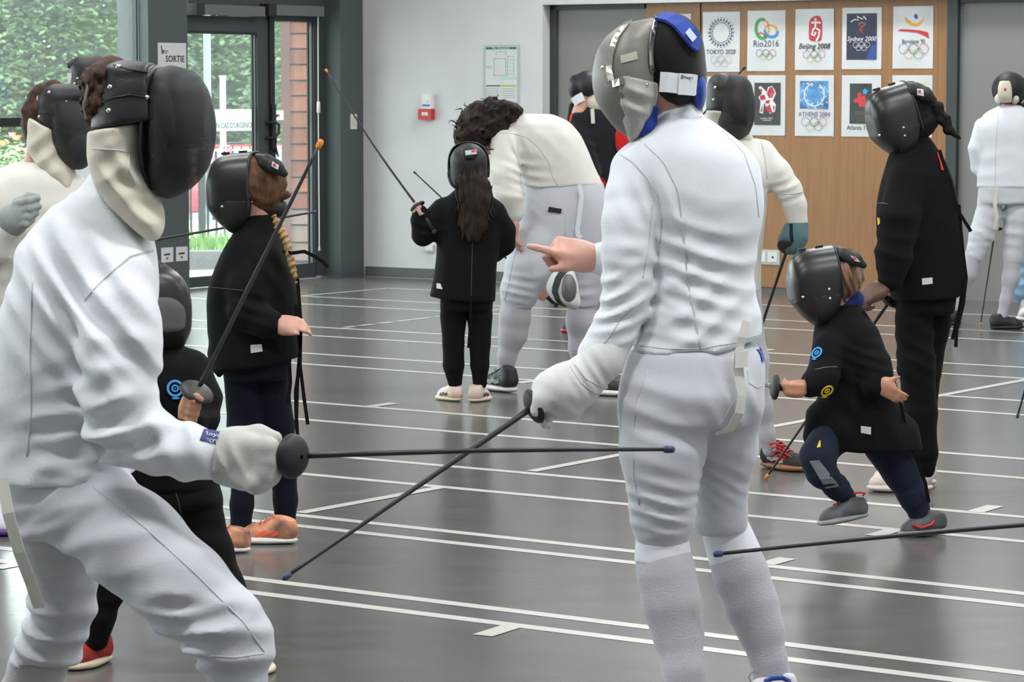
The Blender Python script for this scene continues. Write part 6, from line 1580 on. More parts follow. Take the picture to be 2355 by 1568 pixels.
    for i in range(60):
        a = rng.uniform(0, 2 * math.pi); x = 1120 + 52 * math.cos(a) + rng.uniform(-12, 12); y = 288 + 40 * math.sin(a) + rng.uniform(-8, 8)
        p0 = P(x, y, -.1 + rng.uniform(-.06, .1)); dr = nrm([math.cos(a) + rng.uniform(-.6, .6), rng.uniform(-.5, .5), -math.sin(a) + rng.uniform(-.6, .6)]); q = nrm(np.cross(dr, [0, 1, 0])); L = rng.uniform(.03, .065)
        mb.tube([p0 + dr * L * t + q * .012 * math.sin(t * 6 + i) for t in np.linspace(0, 1, 7)], [.005, .0045, .004, .0035, .003, .002, .001], 4)
    o = mb.build('loose_curls', M_hair_b, hr, True); tag(o, kind='stuff')
    fg.limb(None, [(1178, 480, -.16, 17), (1180, 510, -.16, 16)]); hand(fg.fine, P(1180, 505, -.16), (.05, -.1, -1), (-.9, -.3, 0), L=.17, side=1)
    fg.limb(None, [(1232, 578, .22, 16), (1240, 625, .18, 15), (1244, 645, .16, 15)]); fist(fg.fine, P(1246, 668, .15), (-.7, .05, .7), (-.3, -1, 0), .17)
    fg.skin(M_skin, fine=.008)
bending_man()

# mask dangling from his hand
def held_mask():
    D = 13.6
    def P(x, y, dy=0): return at(x, y, D + dy)
    r = lambda q: q * D / F
    e = empty('fencing_mask', P(1290, 700), 'white fencing mask with black band dangling between the knees of the bending man', 'fencing mask')
    S = SDF(); S.loft([(P(1300, 612), r(18), .05), (P(1294, 640), r(32), .09), (P(1295, 670), r(36), .10), (P(1310, 700), r(24), .08), (P(1320, 712), r(8), .03)], (1, 0, 0), .02, .02, axis=(0, 0, 1)); S.bumps(25, .003, 1)
    o = S.mesh('shell', .006, M_greybib if False else cloth('white_mask_cloth', (.62, .64, .62)), e)
    strap(o, [(1302, 616), (1285, 640), (1276, 668), (1286, 695), (1305, 709)], .034, M_blk, 'black_band', parent=o)
    S = SDF(); S.ell(P(1306, 665, -.06), (r(20), .06, r(36)), None); S.mesh('face_mesh', .006, M_mesh_grey, o)
    rivets(o, [(1268, 672), (1270, 684)], .004)
held_mask()

# ================================================================== person in red and black vest
def red_vest():
    fg = Fig('person', 16.9, 1370, 'person in black and red vest with black and cream mask standing by the grey door')
    P, r = fg.P, fg.r; J = SDF()
    fg.lofts(J, [(238, 1335, 1405, .05), (255, 1320, 1432, .09), (290, 1315, 1448, .12), (350, 1325, 1440, .12), (430, 1335, 1430, .12)], end=.012)
    fg.limb(J, [(1330, 275, -.06, 20), (1345, 340, -.1, 21), (1365, 395, -.12, 18)], k=.02)
    fg.limb(J, [(1428, 278, .03, 20), (1448, 350, .04, 20), (1452, 420, -.02, 15)], k=.02)
    J.fold(P(1350, 340, -.1), .1, (.4, 0, 1), .06, .010, .5, .4); J.bumps(10, .004, 2)
    jk = J.mesh('jacket', .01, cloth('charcoal_jacket', (.014, .014, .016)), fg.root)
    S = SDF(); fg.lofts(S, [(280, 1398, 1446, .13), (310, 1402, 1452, .135), (345, 1412, 1448, .13), (365, 1425, 1440, .11)], body=False); S.plane(P(1408, 320), nrm(np.array([-1, 0, .35])), .01); S.mesh('red_panel', .008, cloth('red_panel', (.62, .018, .015)), jk)
    strap(jk, [(1322, 245), (1316, 262), (1312, 280)], .022, cloth('red_panel', (.62, .018, .015)), 'red_stripe'); 
    T = SDF(); fg.lofts(T, [(415, 1338, 1428, .11), (470, 1335, 1430, .11)], k=.03)
    fg.limb(T, [(1360, 490, 0, 24), (1348, 600, 0, 20), (1325, 700, -.02, 14), (1312, 738, -.02, 12)]); fg.limb(T, [(1405, 490, .05, 24), (1408, 600, .05, 20), (1405, 735, .05, 13)]); T.mesh('trousers', .012, M_btrou, fg.root)
    S = SDF(); fg.lofts(S, [(398, 1338, 1400, .125), (432, 1338, 1432, .125)], body=False); S.mesh('red_hem', .01, cloth('dark_red_panel', (.40, .012, .02)), jk)
    mp = mat('pink_trainer', (.5, .05, .09), .5); msock = M_navy
    for hx, hy in ((1310, 762), (1408, 765)):
        h = gnd(hx, hy); shoe(fg, h + np.array([.06, .1, 0]), h + np.array([-.03, -.10, 0]), mat('navy_canvas', (.02, .02, .05), .6), mp, L=.22, vox=.007)
    fg.head(1352, 208, .0, .215, (.75, .6, -.35))
    S = SDF(); S.ell(P(1352, 195, 0), (.082, .11, .085), None); S.ell(P(1322, 200, .0), (.04, .07, .07), None, .02); m = S.mesh('mask', .007, M_blk, fg.root)
    S = SDF(); S.ell(P(1378, 235, .02), (.11, .115, .085), None); S.plane(P(1360, 212), nrm(np.array([-.15, 0, 1])), .004); bib = S.mesh('bib', .007, M_cream, m); rivets(bib, [(1348, 216), (1358, 215), (1366, 213)], .004)
    S = SDF(); S.ell(P(1400, 185, .03), (.09, .105, .11), None); S.mesh('face_mesh', .008, M_mesh_black, m)
    mb = MB(); mb.ribbon([P(1318, 236, -.05), P(1328, 228, -.08), P(1342, 221, -.10)], np.array([-.3, -1, 0]), .05, .004); mb.build('elastic_strap', M_wcloth, m)
    ribbon_px(fg, [(1362, 250, -.13), (1363, 265, -.13), (1364, 284, -.13)], .022, M_cream, 'bib_strap', m)
    blob(fg, [(1318, 245, .02, 10), (1312, 275, .02, 8)], M_hair_b, 'hair', fg.root, .008)
    fist(fg.fine, P(1456, 443, -.04), (.7, 0, .75), (-.3, -1, 0), .16); hand(fg.fine, P(1366, 400, -.12), (.2, 0, -1), (-.8, -.5, 0), L=.16)
    fg.skin(M_skin, vox=.02, fine=.009)
red_vest()

# ================================================================== fencer behind, with teal glove
def fencer_teal_glove():
    fg = Fig('person', 10.8, 1720, 'fencer in white with teal glove and large black mask, half hidden behind another fencer')
    P, r = fg.P, fg.r; J = SDF()
    fg.lofts(J, [(318, 1665, 1738, .06), (340, 1620, 1752, .09), (370, 1600, 1768, .115), (430, 1600, 1766, .12), (520, 1612, 1758, .12), (600, 1615, 1752, .12), (670, 1612, 1750, .12)], end=.01)
    fg.limb(J, [(1752, 352, 0, 32), (1786, 400, -.02, 33), (1815, 436, -.03, 29)], k=.025)
    fg.limb(J, [(1815, 436, -.03, 29), (1828, 470, -.03, 26), (1835, 515, -.03, 22)], k=.015)
    fg.limb(J, [(1622, 360, .02, 32), (1590, 440, .05, 30), (1600, 520, 0, 26)], k=.025)
    J.wrist(P(1836, 518, -.03), (0.05, 0, -1))
    J.fold(P(1815, 440, -.1), .06, (-.4, 0, 1), .035, .010, .5, .4); J.fold(P(1770, 400, -.1), .07, (.8, 0, .5), .06, .010, .4, 1.2); J.bumps(9, .003, 6)
    jk = J.mesh('jacket', .008, M_wcloth2, fg.root)
    seam(jk, [(1797, 448), (1820, 446), (1845, 442)], .002); seam(jk, [(1752, 330), (1760, 370), (1764, 410)], .002)
    T = SDF(); fg.lofts(T, [(650, 1618, 1750, .11), (720, 1612, 1752, .115)], k=.03)
    fg.limb(T, [(1715, 740, 0, 40), (1732, 830, .0, 34), (1742, 890, 0, 26)]); fg.limb(T, [(1650, 740, .1, 40), (1640, 850, .2, 34), (1630, 900, .2, 26)]); T.mesh('breeches', .009, M_wbreech, fg.root)
    S = SDF(); fg.limb(S, [(1742, 880, 0, 24), (1750, 940, .0, 25), (1763, 1000, 0, 18), (1770, 1035, 0, 16)]); S.mesh('sock', .007, M_sock, fg.root)
    S = SDF(); fg.limb(S, [(1630, 890, .2, 24), (1628, 950, .2, 25), (1628, 1040, .2, 16)]); S.mesh('sock', .009, M_sock, fg.root)
    mb_ = mat('black_suede_shoe', (.016, .014, .014), .7); mg = mat('gum_sole', (.28, .12, .055), .5); mrd = mat('red_lace', (.6, .03, .03), .6)
    h = gnd(1752, 1072); t = gnd(1840, 1085); sh = shoe(fg, h, h + nrm(t - h) * .235, mb_, mg, L=.235, vox=.005, laces=mrd, accent=mat('pink_chevron', (.55, .42, .44), .6), w=.9)
    mb = MB()
    for a in range(5):
        y = 1022 + a * 9; mb.tube([P(1770 + a * 4, y, -.04), P(1782 + a * 4, y - 4, -.05), P(1796 + a * 3, y + 2, -.05), P(1802 + a * 3, y + 8, -.04)], .004, 5)
    mb.tube([P(1800, 1040, -.05), P(1815, 1048, -.06), P(1832, 1062, -.06), P(1844, 1074, -.06)], .0035, 5); mb.build('bright_laces', mrd, sh, True)
    h = gnd(1625, 1055); shoe(fg, h, h + np.array([.12, -.2, 0]), mb_, mg, L=.235, vox=.008)
    G = SDF(); hand(G, P(1835, 518, -.03), nrm(P(1812, 562, -.06) - P(1835, 518, -.03)), nrm([.6, -.8, .1]), L=.155, curls=[(50, 75, 50), (55, 80, 50), (60, 80, 50), (60, 80, 50)], thumb=(.85, .4, 0, 20), side=-1, fat=1.3)
    G.chain([(P(1835, 512, -.03), r(25)), (P(1828, 545, -.04), r(28)), (P(1822, 560, -.05), r(26))], .02); G.plane(P(1836, 511, -.03), (-.05, 0, 1), .003); gl = G.mesh('glove', .005, M_glove_t, fg.root)
    ribbon_px(fg, [(1819, 514, -.13), (1820, 540, -.14), (1822, 558, -.14)], .013, M_navy2, 'glove_stripe', gl)
    hand(fg.fine, P(1600, 522, 0), (.4, .3, -.85), (-.8, -.4, 0), L=.16)
    fg.head(1672, 240, .0, .205, (.45, -.85, -.12))
    S = SDF(); fg.lofts(S, [(170, 1675, 1705, .03, -.03), (185, 1655, 1722, .07, -.03), (215, 1647, 1733, .095, -.03), (255, 1646, 1736, .105, -.03), (290, 1652, 1730, .09, -.03), (315, 1676, 1715, .05, -.03), (323, 1690, 1705, .03, -.03)], body=False, end=.02, n=2.1)
    m = S.mesh('mask', .005, M_mesh_black, fg.root)
    S = SDF(); fg.lofts(S, [(168, 1645, 1672, .05, .0), (182, 1632, 1690, .085, 0), (215, 1626, 1690, .10, 0), (256, 1624, 1690, .105, 0)], body=False, end=.015); sp = S.mesh('side_panel', .006, M_blk, m); rivets(sp, [(1645, 201), (1641, 229)], .006)
    S = SDF(); fg.lofts(S, [(253, 1622, 1668, .106, 0), (290, 1640, 1712, .085, .02), (322, 1695, 1733, .06, .0), (336, 1712, 1730, .03, -.02)], body=False, end=.01); S.mesh('bib', .006, M_cream, m)
    fg.skin(M_skin, vox=.018, fine=.007)
    epee('dark blade hanging from the teal glove in front of the cupboard', P(1812, 568, -.06), P(1692, 930, .1), .006, .004, r(25), M_bluetip, guard_depth=.45, gdir=(-.25, -.6, -.75))
fencer_teal_glove()

# ================================================================== far fencer at the right edge, back view
def fencer_far():
    fg = Fig('person', 17.2, 2300, 'fencer in white seen from behind at the far grey door on the right')
    P, r = fg.P, fg.r; J = SDF()
    fg.lofts(J, [(243, 2298, 2345, .05), (258, 2268, 2375, .08), (280, 2252, 2390, .11), (340, 2252, 2388, .115), (432, 2246, 2392, .115)], end=.008); J.plane(P(2320, 431), (0, 0, -1), .003)
    fg.limb(J, [(2256, 288, 0, 16), (2243, 340, -.01, 16), (2247, 385, .02, 14), (2280, 400, .1, 12)], k=.015); fg.limb(J, [(2384, 288, 0, 16), (2400, 340, -.01, 16), (2398, 385, .02, 14), (2365, 400, .1, 12)], k=.015)
    J.fold(P(2280, 380, -.1), .12, (.2, 0, 1), .09, .007, .6, 1); J.bumps(8, .003, 2)
    jk = J.mesh('jacket', .01, M_wcloth, fg.root); seam(jk, [(2296, 262), (2290, 340), (2288, 425)], .002)
    T = SDF(); fg.lofts(T, [(420, 2252, 2388, .11), (470, 2246, 2392, .115)], k=.03)
    fg.limb(T, [(2275, 490, 0, 32), (2258, 540, -.02, 28), (2242, 585, -.03, 22)], k=.02); fg.limb(T, [(2342, 490, 0, 34), (2336, 540, 0, 28), (2330, 592, 0, 24)], k=.02)
    T.fold(P(2325, 520, -.1), .16, (.4, 0, 1), .06, .009, .5, 1); T.fold(P(2250, 565, -.1), .08, (-.2, 0, 1), .05, .008, .5, 2); T.bumps(9, .003, 1)
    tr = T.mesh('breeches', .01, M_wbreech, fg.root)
    ribbon_px(fg, [(2292, 430, -.13), (2288, 470, -.135), (2292, 500, -.13), (2288, 528, -.12)], .022, M_cream, 'brace_strap', tr)
    S = SDF(); fg.limb(S, [(2240, 580, -.03, 19), (2225, 630, -.02, 19), (2208, 680, 0, 12), (2200, 705, 0, 11)]); S.mesh('sock', .009, M_sock, fg.root)
    S = SDF(); fg.limb(S, [(2329, 588, 0, 20), (2325, 640, 0, 19), (2313, 690, 0, 12), (2304, 728, 0, 12)]); S.mesh('sock', .009, M_sock, fg.root)
    h = gnd(2275, 757); shoe(fg, h, h + np.array([.20, .03, 0]), M_blk, M_blk, L=.21, vox=.006)
    h = gnd(2206, 748); shoe(fg, h, h + np.array([-.10, .19, 0]), M_blk, M_blk, L=.22, vox=.008)
    fg.head(2320, 216, .04, .19, (.1, .97, -.15))
    S = SDF(); S.ell(P(2322, 205, .05), (.105, .12, .105), None); S.plane(P(2322, 205, .05), (0, -1, 0), .004); m = S.mesh('mask', .007, M_blkmesh_edge, fg.root)
    S = SDF(); S.ell(P(2320, 203, .03), (.094, .115, .1), None); S.mesh('hood_lining', .008, M_blk, m)
    S = SDF(); S.loft([(P(2311, 186, -.07), r(12), .02), (P(2311, 205, -.09), r(16), .02), (P(2312, 226, -.085), r(15), .02), (P(2314, 236, -.06), r(12), .02)], (1, 0, 0), .01, .008, axis=(0, 0, 1)); tg = S.mesh('tongue', .005, M_cream, m); patch(tg, [(2309, 203), (2314, 203), (2314, 209), (2309, 209)], M_red, 'red_dot', sub=2)
    S = SDF(); S.ell(P(2297, 225, -.0), (r(8), .095, r(13)), None); S.mesh('bib', .006, M_cream, m); S = SDF(); S.ell(P(2332, 228, -.0), (r(10), .095, r(12)), None); S.mesh('bib', .006, M_cream, m)
    blob(fg, [(2345, 240, .0, 6), (2349, 252, .0, 5)], M_hair_bl, 'hair', fg.root, .007)
    fg.limb(None, [(2365, 400, .1, 9), (2350, 402, .12, 8)]); hand(fg.fine, P(2360, 401, .11), (-1, .1, 0), (0, .8, .5), L=.15); hand(fg.fine, P(2285, 401, .11), (1, .1, 0), (0, .8, .5), L=.15)
    fg.skin(M_skin, vox=.02, fine=.009)
    epee('thin upright blade with orange tip between the legs of the far fencer', P(2289, 524, .15), P(2255, 746, .1), .0055, .0038, .045, M_orange, tipr=1.6)
fencer_far()
# person in light jeans beyond the right edge
def person_jeans():
    fg = Fig('person', 18.4, 2395, 'person in light blue jeans and black and white trainers cut by the right edge')
    P, r = fg.P, fg.r; J = SDF(); fg.lofts(J, [(210, 2385, 2425, .05), (240, 2350, 2460, .1), (320, 2362, 2448, .12), (460, 2362, 2450, .12)]); fg.limb(J, [(2450, 255, 0, 14), (2468, 340, 0, 14), (2466, 420, 0, 11)]); fg.limb(J, [(2372, 262, 0, 14), (2366, 340, .05, 13), (2385, 400, .12, 11)]); J.mesh('jacket', .012, M_bcloth, fg.root)
    T = SDF(); fg.lofts(T, [(440, 2360, 2450, .11), (500, 2356, 2452, .11)]); fg.limb(T, [(2372, 520, 0, 26), (2362, 600, 0, 24), (2352, 675, 0, 22)], k=.02); fg.limb(T, [(2428, 520, 0, 26), (2432, 600, 0, 24), (2436, 675, 0, 22)], k=.02); T.bumps(16, .006, 1); T.fold(P(2355, 640, -.1), .12, (.2, 0, 1), .06, .012, .6, 1); T.mesh('jeans', .01, cloth('light_blue_denim', (.22, .38, .52), var=.3), fg.root)
    for hx, hy in ((2335, 712), (2420, 712)):
        h = gnd(hx + 16, hy + 24); shoe(fg, h + np.array([.06, .14, 0]), h + np.array([-.01, -.13, 0]), mat('white_black_trainer', (.3, .3, .3), .5, var=1.0, vscale=7, tint=(.6, .6, .58)), M_sole_w, L=.27, vox=.008)
    fg.head(2405, 175, 0, .22, (-.9, -.3, 0)); blob(fg, [(2410, 160, .02, 36), (2414, 185, .03, 32)], M_hair_b, 'hair', fg.root, .01)
    fg.limb(None, [(2466, 415, 0, 8), (2466, 440, 0, 8)]); hand(fg.fine, P(2466, 430, 0), (0, 0, -1), (1, 0, 0), L=.17)
    fg.skin(M_skin, vox=.02, fine=.01)
person_jeans()

# ================================================================== two fencers behind at the left edge
def fencer_left():
    fg = Fig('person', 9.3, 40, 'fencer in white with grey glove and black mask at the left edge by the window')
    P, r = fg.P, fg.r; J = SDF()
    fg.lofts(J, [(372, 30, 150, .07), (400, -20, 175, .11), (450, -75, 195, .13), (540, -90, 190, .14), (650, -85, 180, .14), (780, -80, 170, .14)], end=.01)
    fg.limb(J, [(-45, 450, -.08, 60), (-70, 560, -.13, 50), (-20, 560, -.2, 42), (18, 520, -.22, 34)], k=.03); fg.limb(J, [(165, 450, .05, 50), (168, 560, .04, 42), (150, 600, -.04, 34), (150, 592, -.08, 30)], k=.03)
    J.fold(P(40, 560, -.15), .14, (.4, 0, 1), .07, .010, .6, 1); J.bumps(9, .003, 5)
    jk = J.mesh('jacket', .009, M_wcloth2, fg.root)
    T = SDF(); fg.lofts(T, [(760, -78, 165, .12), (840, -75, 162, .12)]); fg.limb(T, [(-25, 860, 0, 64), (-30, 960, 0, 54), (-30, 1040, 0, 42)]); fg.limb(T, [(110, 860, .05, 64), (115, 960, .05, 54), (118, 1040, .05, 42)]); T.mesh('breeches', .011, M_wbreech, fg.root)
    for x, dy in ((-30, 0), (118, .05)):
        S = SDF(); fg.limb(S, [(x, 1030, dy, 38), (x, 1090, dy, 40), (x, 1180, dy, 25)]); S.mesh('sock', .01, M_sock, fg.root)
        h = P(x, 1220, dy); h[2] = 0; shoe(fg, h + np.array([-.05, .06, 0]), h + np.array([.10, -.14, 0]), cloth('white_shoe', (.7, .7, .72)), mat('purple_sole', (.12, .05, .25), .5), vox=.008)
    G = SDF(); G.chain([(P(8, 530, -.21), r(32)), (P(30, 505, -.23), r(33)), (P(46, 490, -.24), r(28))], .02)
    for x0, y0, x1, y1, x2, y2, q in ((38, 470, 66, 462, 86, 456, 9.5), (38, 488, 68, 480, 88, 474, 10), (40, 505, 64, 499, 82, 490, 10), (42, 520, 60, 515, 74, 506, 9)): G.chain([(P(x0, y0, -.255), r(q + 1)), (P(x1, y1, -.275), r(q)), (P(x2, y2, -.265), r(q - 1.5))], .006)
    G.chain([(P(40, 466, -.22), r(12)), (P(66, 452, -.2), r(9)), (P(86, 452, -.19), r(7))], .01); G.mesh('glove', .004, M_glove_g, fg.root)
    G = SDF(); fist(G, P(164, 586, -.1), (.95, .1, .17), (0, -1, .2), .16); G.rc(P(148, 592, -.08), r(30), P(156, 588, -.1), r(26), .02); G.mesh('glove', .006, M_glove_g, fg.root)
    fg.head(110, 275, .0, .205, (.72, -.62, -.2), (.1, 0, 1))
    S = SDF(); S.ell(P(166, 300, -.03), (r(50), .10, r(88)), (nrm([1, 0, .08]), (0, 1, 0), nrm([.12, 0, 1])), n=2.2); m = S.mesh('mask', .005, M_mesh_black, fg.root)
    S = SDF(); fg.lofts(S, [(193, 110, 170, .06, 0), (205, 98, 205, .085, 0), (240, 84, 205, .10, 0), (300, 75, 200, .105, 0)], body=False, end=.015); S.plane(P(104, 284), nrm(np.array([-.50, 0, -1])), .004); S.plane(P(150, 300, 0), nrm(np.array([.95, 0, -.4])), .02) if False else None; sp = S.mesh('side_panel', .005, M_blk, m); rivets(sp, [(153, 234), (138, 264), (90, 268), (113, 212)], .0055); seam(sp, [(85, 262), (110, 258), (138, 268)], .002, M_blkmesh_edge)
    S = SDF(); fg.lofts(S, [(255, 70, 140, .10, 0), (300, 64, 150, .105, 0), (350, 68, 160, .10, 0), (395, 100, 172, .085, -.02), (435, 138, 168, .04, -.05)], body=False, end=.012); S.plane(P(104, 284), nrm(np.array([.50, 0, 1])), .004); S.fold(P(100, 340, -.1), .08, (-.4, 0, 1), .06, .008, .5, 1); bib = S.mesh('bib', .006, M_cream, m); rivets(bib, [(87, 280), (105, 290), (124, 300)], .004)
    blob(fg, [(118, 225, .0, 42), (96, 225, .0, 28), (92, 262, -.01, 42), (92, 300, -.01, 36), (98, 340, .0, 34)], M_hair_dk, 'hair', fg.root, .006, bumps=((60, .006, 1), (130, .003, 2)))
    fg.skin(M_skin, vox=.018, fine=.007)
    epee('thin dark blade level behind the braided girl, pointing at the glass door', P(180, 583, -.1), P(724, 487, .5), .005, .0036, .05, M_bluetip, tipr=1.5)
fencer_left()
def fencer_left_back():
    fg = Fig('person', 10.4, 225, 'fencer mostly hidden at left, only top of black mask showing against the window')
    P, r = fg.P, fg.r; J = SDF()
    fg.lofts(J, [(305, 190, 270, .06), (330, 150, 300, .1), (400, 130, 320, .12), (600, 140, 310, .12), (700, 142, 308, .12)]); fg.limb(J, [(150, 370, 0, 38), (135, 470, 0, 34), (150, 560, 0, 28)]); fg.limb(J, [(300, 370, 0, 38), (315, 470, 0, 34), (300, 560, 0, 28)]); J.bumps(9, .003, 2); J.mesh('jacket', .011, M_wcloth, fg.root)
    T = SDF(); fg.lofts(T, [(680, 148, 302, .11), (750, 150, 300, .11)]); fg.limb(T, [(190, 770, 0, 46), (190, 920, 0, 34)]); fg.limb(T, [(262, 770, 0, 46), (262, 920, 0, 34)]); T.mesh('breeches', .012, M_wbreech, fg.root)
    for x in (190, 262):
        S = SDF(); fg.limb(S, [(x, 910, 0, 30), (x, 980, 0, 32), (x, 1075, 0, 20)]); S.mesh('sock', .012, M_sock, fg.root); h = P(x, 1110); h[2] = 0; shoe(fg, h + np.array([-.05, .06, 0]), h + np.array([.1, -.14, 0]), cloth('white_shoe', (.7, .7, .72)), M_sole_w, vox=.009)
    fg.head(232, 215, .0, .205, (.8, -.5, -.15))
    S = SDF(); fg.lofts(S, [(127, 195, 225, .05, 0), (140, 172, 258, .08, 0), (175, 162, 262, .10, 0), (205, 160, 262, .10, 0), (240, 165, 262, .10, 0)], body=False, end=.015); m = S.mesh('mask', .006, M_blk, fg.root)
    S = SDF(); S.chain([(P(180, 137, -.03), r(8)), (P(162, 150, -.03), r(9))], .01); S.mesh('tongue', .005, mat('grey_black_tongue', (.05, .05, .05), .6), m)
    S = SDF(); S.ell(P(280, 230, -.03), (r(40), .09, r(78)), None); S.mesh('face_mesh', .007, M_mesh_black, m)
    mb = MB(); mb.ribbon([P(160, 168, -.06), P(162, 190, -.06)], np.array([-.5, -1, 0]), .02, .003); mb.build('elastic_strap', M_wcloth, m); rivets(m, [(178, 180), (172, 192)], .005)
    hand(fg.fine, P(150, 560, 0), (0, 0, -1), (-1, 0, 0), L=.16); hand(fg.fine, P(300, 560, 0), (0, 0, -1), (1, 0, 0), L=.16)
    fg.skin(M_skin, vox=.02, fine=.009)
fencer_left_back()

# two fencers just beyond the right edge; only their blades reach into the picture
def outside_fencer(D, x, hx, hy, foot, label):
    fg = Fig('person', D, x, label); P = fg.P; q = F / D; J = SDF()
    def R(m): return m * q                      # metres to pixels at this depth
    y0 = YH + (1.42 - 1.20) * q                 # shoulder line
    def Y(z): return YH + (1.42 - z) * q
    fg.lofts(J, [(Y(1.26), x - R(.07), x + R(.07), .06), (Y(1.19), x - R(.17), x + R(.17), .11), (Y(1.0), x - R(.17), x + R(.17), .12), (Y(.72), x - R(.17), x + R(.17), .12)], end=.01)
    fg.limb(J, [(x - R(.15), Y(1.13), 0, R(.055)), ((x + hx) / 2 + R(.04), (Y(1.13) + hy) / 2 + R(.05), -.02, R(.05)), (hx + R(.05), hy, 0, R(.036))], k=.02); fg.limb(J, [(x + R(.15), Y(1.13), 0, R(.055)), (x + R(.2), Y(.9), .05, R(.05)), (x + R(.17), Y(.7), .02, R(.04))], k=.02); J.bumps(9, .003, 2); J.mesh('jacket', .011, M_wcloth, fg.root)
    T = SDF(); fg.lofts(T, [(Y(.76), x - R(.15), x + R(.15), .11), (Y(.62), x - R(.16), x + R(.16), .11)])
    for sd in (-1, 1): fg.limb(T, [(x + sd * R(.08), Y(.6), 0, R(.08)), (x + sd * R(.11), Y(.38), 0, R(.055))])
    T.mesh('breeches', .012, M_wbreech, fg.root)
    for sd in (-1, 1):
        S = SDF(); fg.limb(S, [(x + sd * R(.11), Y(.4), 0, R(.05)), (x + sd * R(.12), Y(.27), 0, R(.055)), (x + sd * R(.12), Y(.09), 0, R(.036))]); S.mesh('sock', .011, M_sock, fg.root)
        h = P(x + sd * R(.12), Y(0)); h[2] = 0; shoe(fg, h + np.array([.05, .03, 0]), h + np.array([-.17, -.05, 0]), cloth('white_shoe', (.7, .7, .72)), M_sole_w, vox=.009)
    fg.head(x, Y(1.42), 0, .20, (-.95, -.2, 0)); m = visor_mask(fg, A=.15, B=.1, C=.13, off=(-.01, 0, -.01), cut=-.01, vox=.007)
    blob(fg, [(x + R(.01), Y(1.44), .0, R(.088)), (x + R(.03), Y(1.40), .0, R(.08))], M_hair_b, 'hair', fg.root, .009)
    G = SDF(); fist(G, P(hx + R(.04), hy, 0), (-1, 0, 0), (0, -1, .2), .16); G.rc(P(hx + R(.1), hy, 0), .04, P(hx + R(.06), hy, 0), .04, .02); G.mesh('glove', .006, M_glove_w, fg.root)
    hand(fg.fine, P(x + R(.17), Y(.7), .02), (0, 0, -1), (1, 0, 0), L=.15); fg.skin(M_skin, vox=.018, fine=.009)
outside_fencer(6.3, 3060, 2585, 1188, 0, 'fencer in white just beyond the right edge holding the foreground blade')
outside_fencer(10.2, 2700, 2440, 640, 0, 'fencer in white beyond the right edge holding the blade that dips into frame')
# blades
epee('black blade entering from the right edge in the foreground, tip by a white sock', at(2560, 1190, 6.3), at(1648, 1274, 6.35), .0062, .0042, .05, M_bluetip, tipr=1.7, sag=-.004)
epee('thin blade tip poking down at the right edge above the floor', at(2425, 650, 10.2), at(2340, 958, 10.2), .005, .0035, .045, M_bluetip, tipr=1.6)
epee('short grey blade rising behind the girl with long loose hair', at(1230, 655, 14.0), at(953, 396, 14.1), .005, .0035, .045, M_bluetip, tipr=1.6)
epee('blade tip sticking up behind the large black mask by the posters', at(1466, 432, 16.86), at(1712, 156, 16.9), .006, .005, .05, M_blk, tipr=1.6)
# ------------------------------------------------------------------ posters taped to the cupboard
PO = REC + 0.012
def disc(a, b, r, n=14): return [(a + r * math.cos(t), b + r * math.sin(t)) for t in np.linspace(0, 2 * math.pi, n, endpoint=False)]
class Poster:
    def __init__(s, px, py, label, w=.297, h=.42):
        s.s0, s.z1 = onA(px, py, PO); s.w, s.h = w, h; s.o = WA(s.s0, s.z1 - h, PO)
        s.root = empty('poster', s.o + uA * w / 2, label, 'poster', 'posters on the beech cupboard')
        n = 8; v = []; f = []; rng = random.Random(int(px))
        ph = rng.uniform(0, 6)
        for lay in (0, 1):
            for i in range(n + 1):
                for j in range(n + 1):
                    a, b = i / n, j / n; out = .0035 + .0025 * math.sin(5 * a + ph) * math.sin(4 * b + ph) + .001 * lay
                    v.append(s.o + uA * a * w + UP * b * h + nA * out)
        m = (n + 1) ** 2
        for i in range(n):
            for j in range(n):
                k = i * (n + 1) + j; f.append((m + k, m + k + n + 1, m + k + n + 2, m + k + 1)); f.append((k, k + 1, k + n + 2, k + n + 1))
        s.sheet = mesh_obj('sheet', v, f, M_paper, s.root, True)
        bm = bmesh.new(); bm.from_mesh(s.sheet.data); bmesh.ops.recalc_face_normals(bm, faces=bm.faces); bm.to_mesh(s.sheet.data); bm.free()
        s.lv = .0075
    def poly(s, pts, m, name='print', lv=0):
        mb = MB(); mb.prism([(a * s.w, b * s.h) for a, b in pts], s.o + nA * (s.lv + .0006 * lv), uA, UP, 0, .0005); return mb.build(name, m, s.root)
    def polys(s, L, m, name='print', lv=0):
        mb = MB()
        for pts in L: mb.prism([(a * s.w, b * s.h) for a, b in pts], s.o + nA * (s.lv + .0006 * lv), uA, UP, 0, .0005)
        o = mb.build(name, m, s.root); return o
    def line(s, pts, wd, m, name='print', lv=1):
        P = [s.o + uA * a * s.w + UP * b * s.h + nA * (s.lv + .0006 * lv) for a, b in pts]
        mb = MB(); mb.ribbon(P, nA, wd, .0005); return mb.build(name, m, s.root)
    def text(s, body, a, b, size, m, lv=1, **k): return text_mesh('lettering', body, size, s.o + uA * a * s.w + UP * b * s.h + nA * (s.lv + .0006 * lv), uA, UP, m, s.root, extrude=.0003, **k)
    def rings(s, a, b, r, cols, wd=.0028):
        for i, (dx, dy) in enumerate(((-2.2, 0), (0, 0), (2.2, 0), (-1.1, -1), (1.1, -1))):
            P = [s.o + uA * (a * s.w + dx * r + r * math.cos(t)) + UP * (b * s.h + dy * r + r * math.sin(t)) + nA * (s.lv + .0006 * (1 + .3 * i)) for t in np.linspace(0, 2 * math.pi, 25)]
            mb = MB(); mb.ribbon(P, nA, wd, .0004); mb.build('ring', cols[i], s.root)
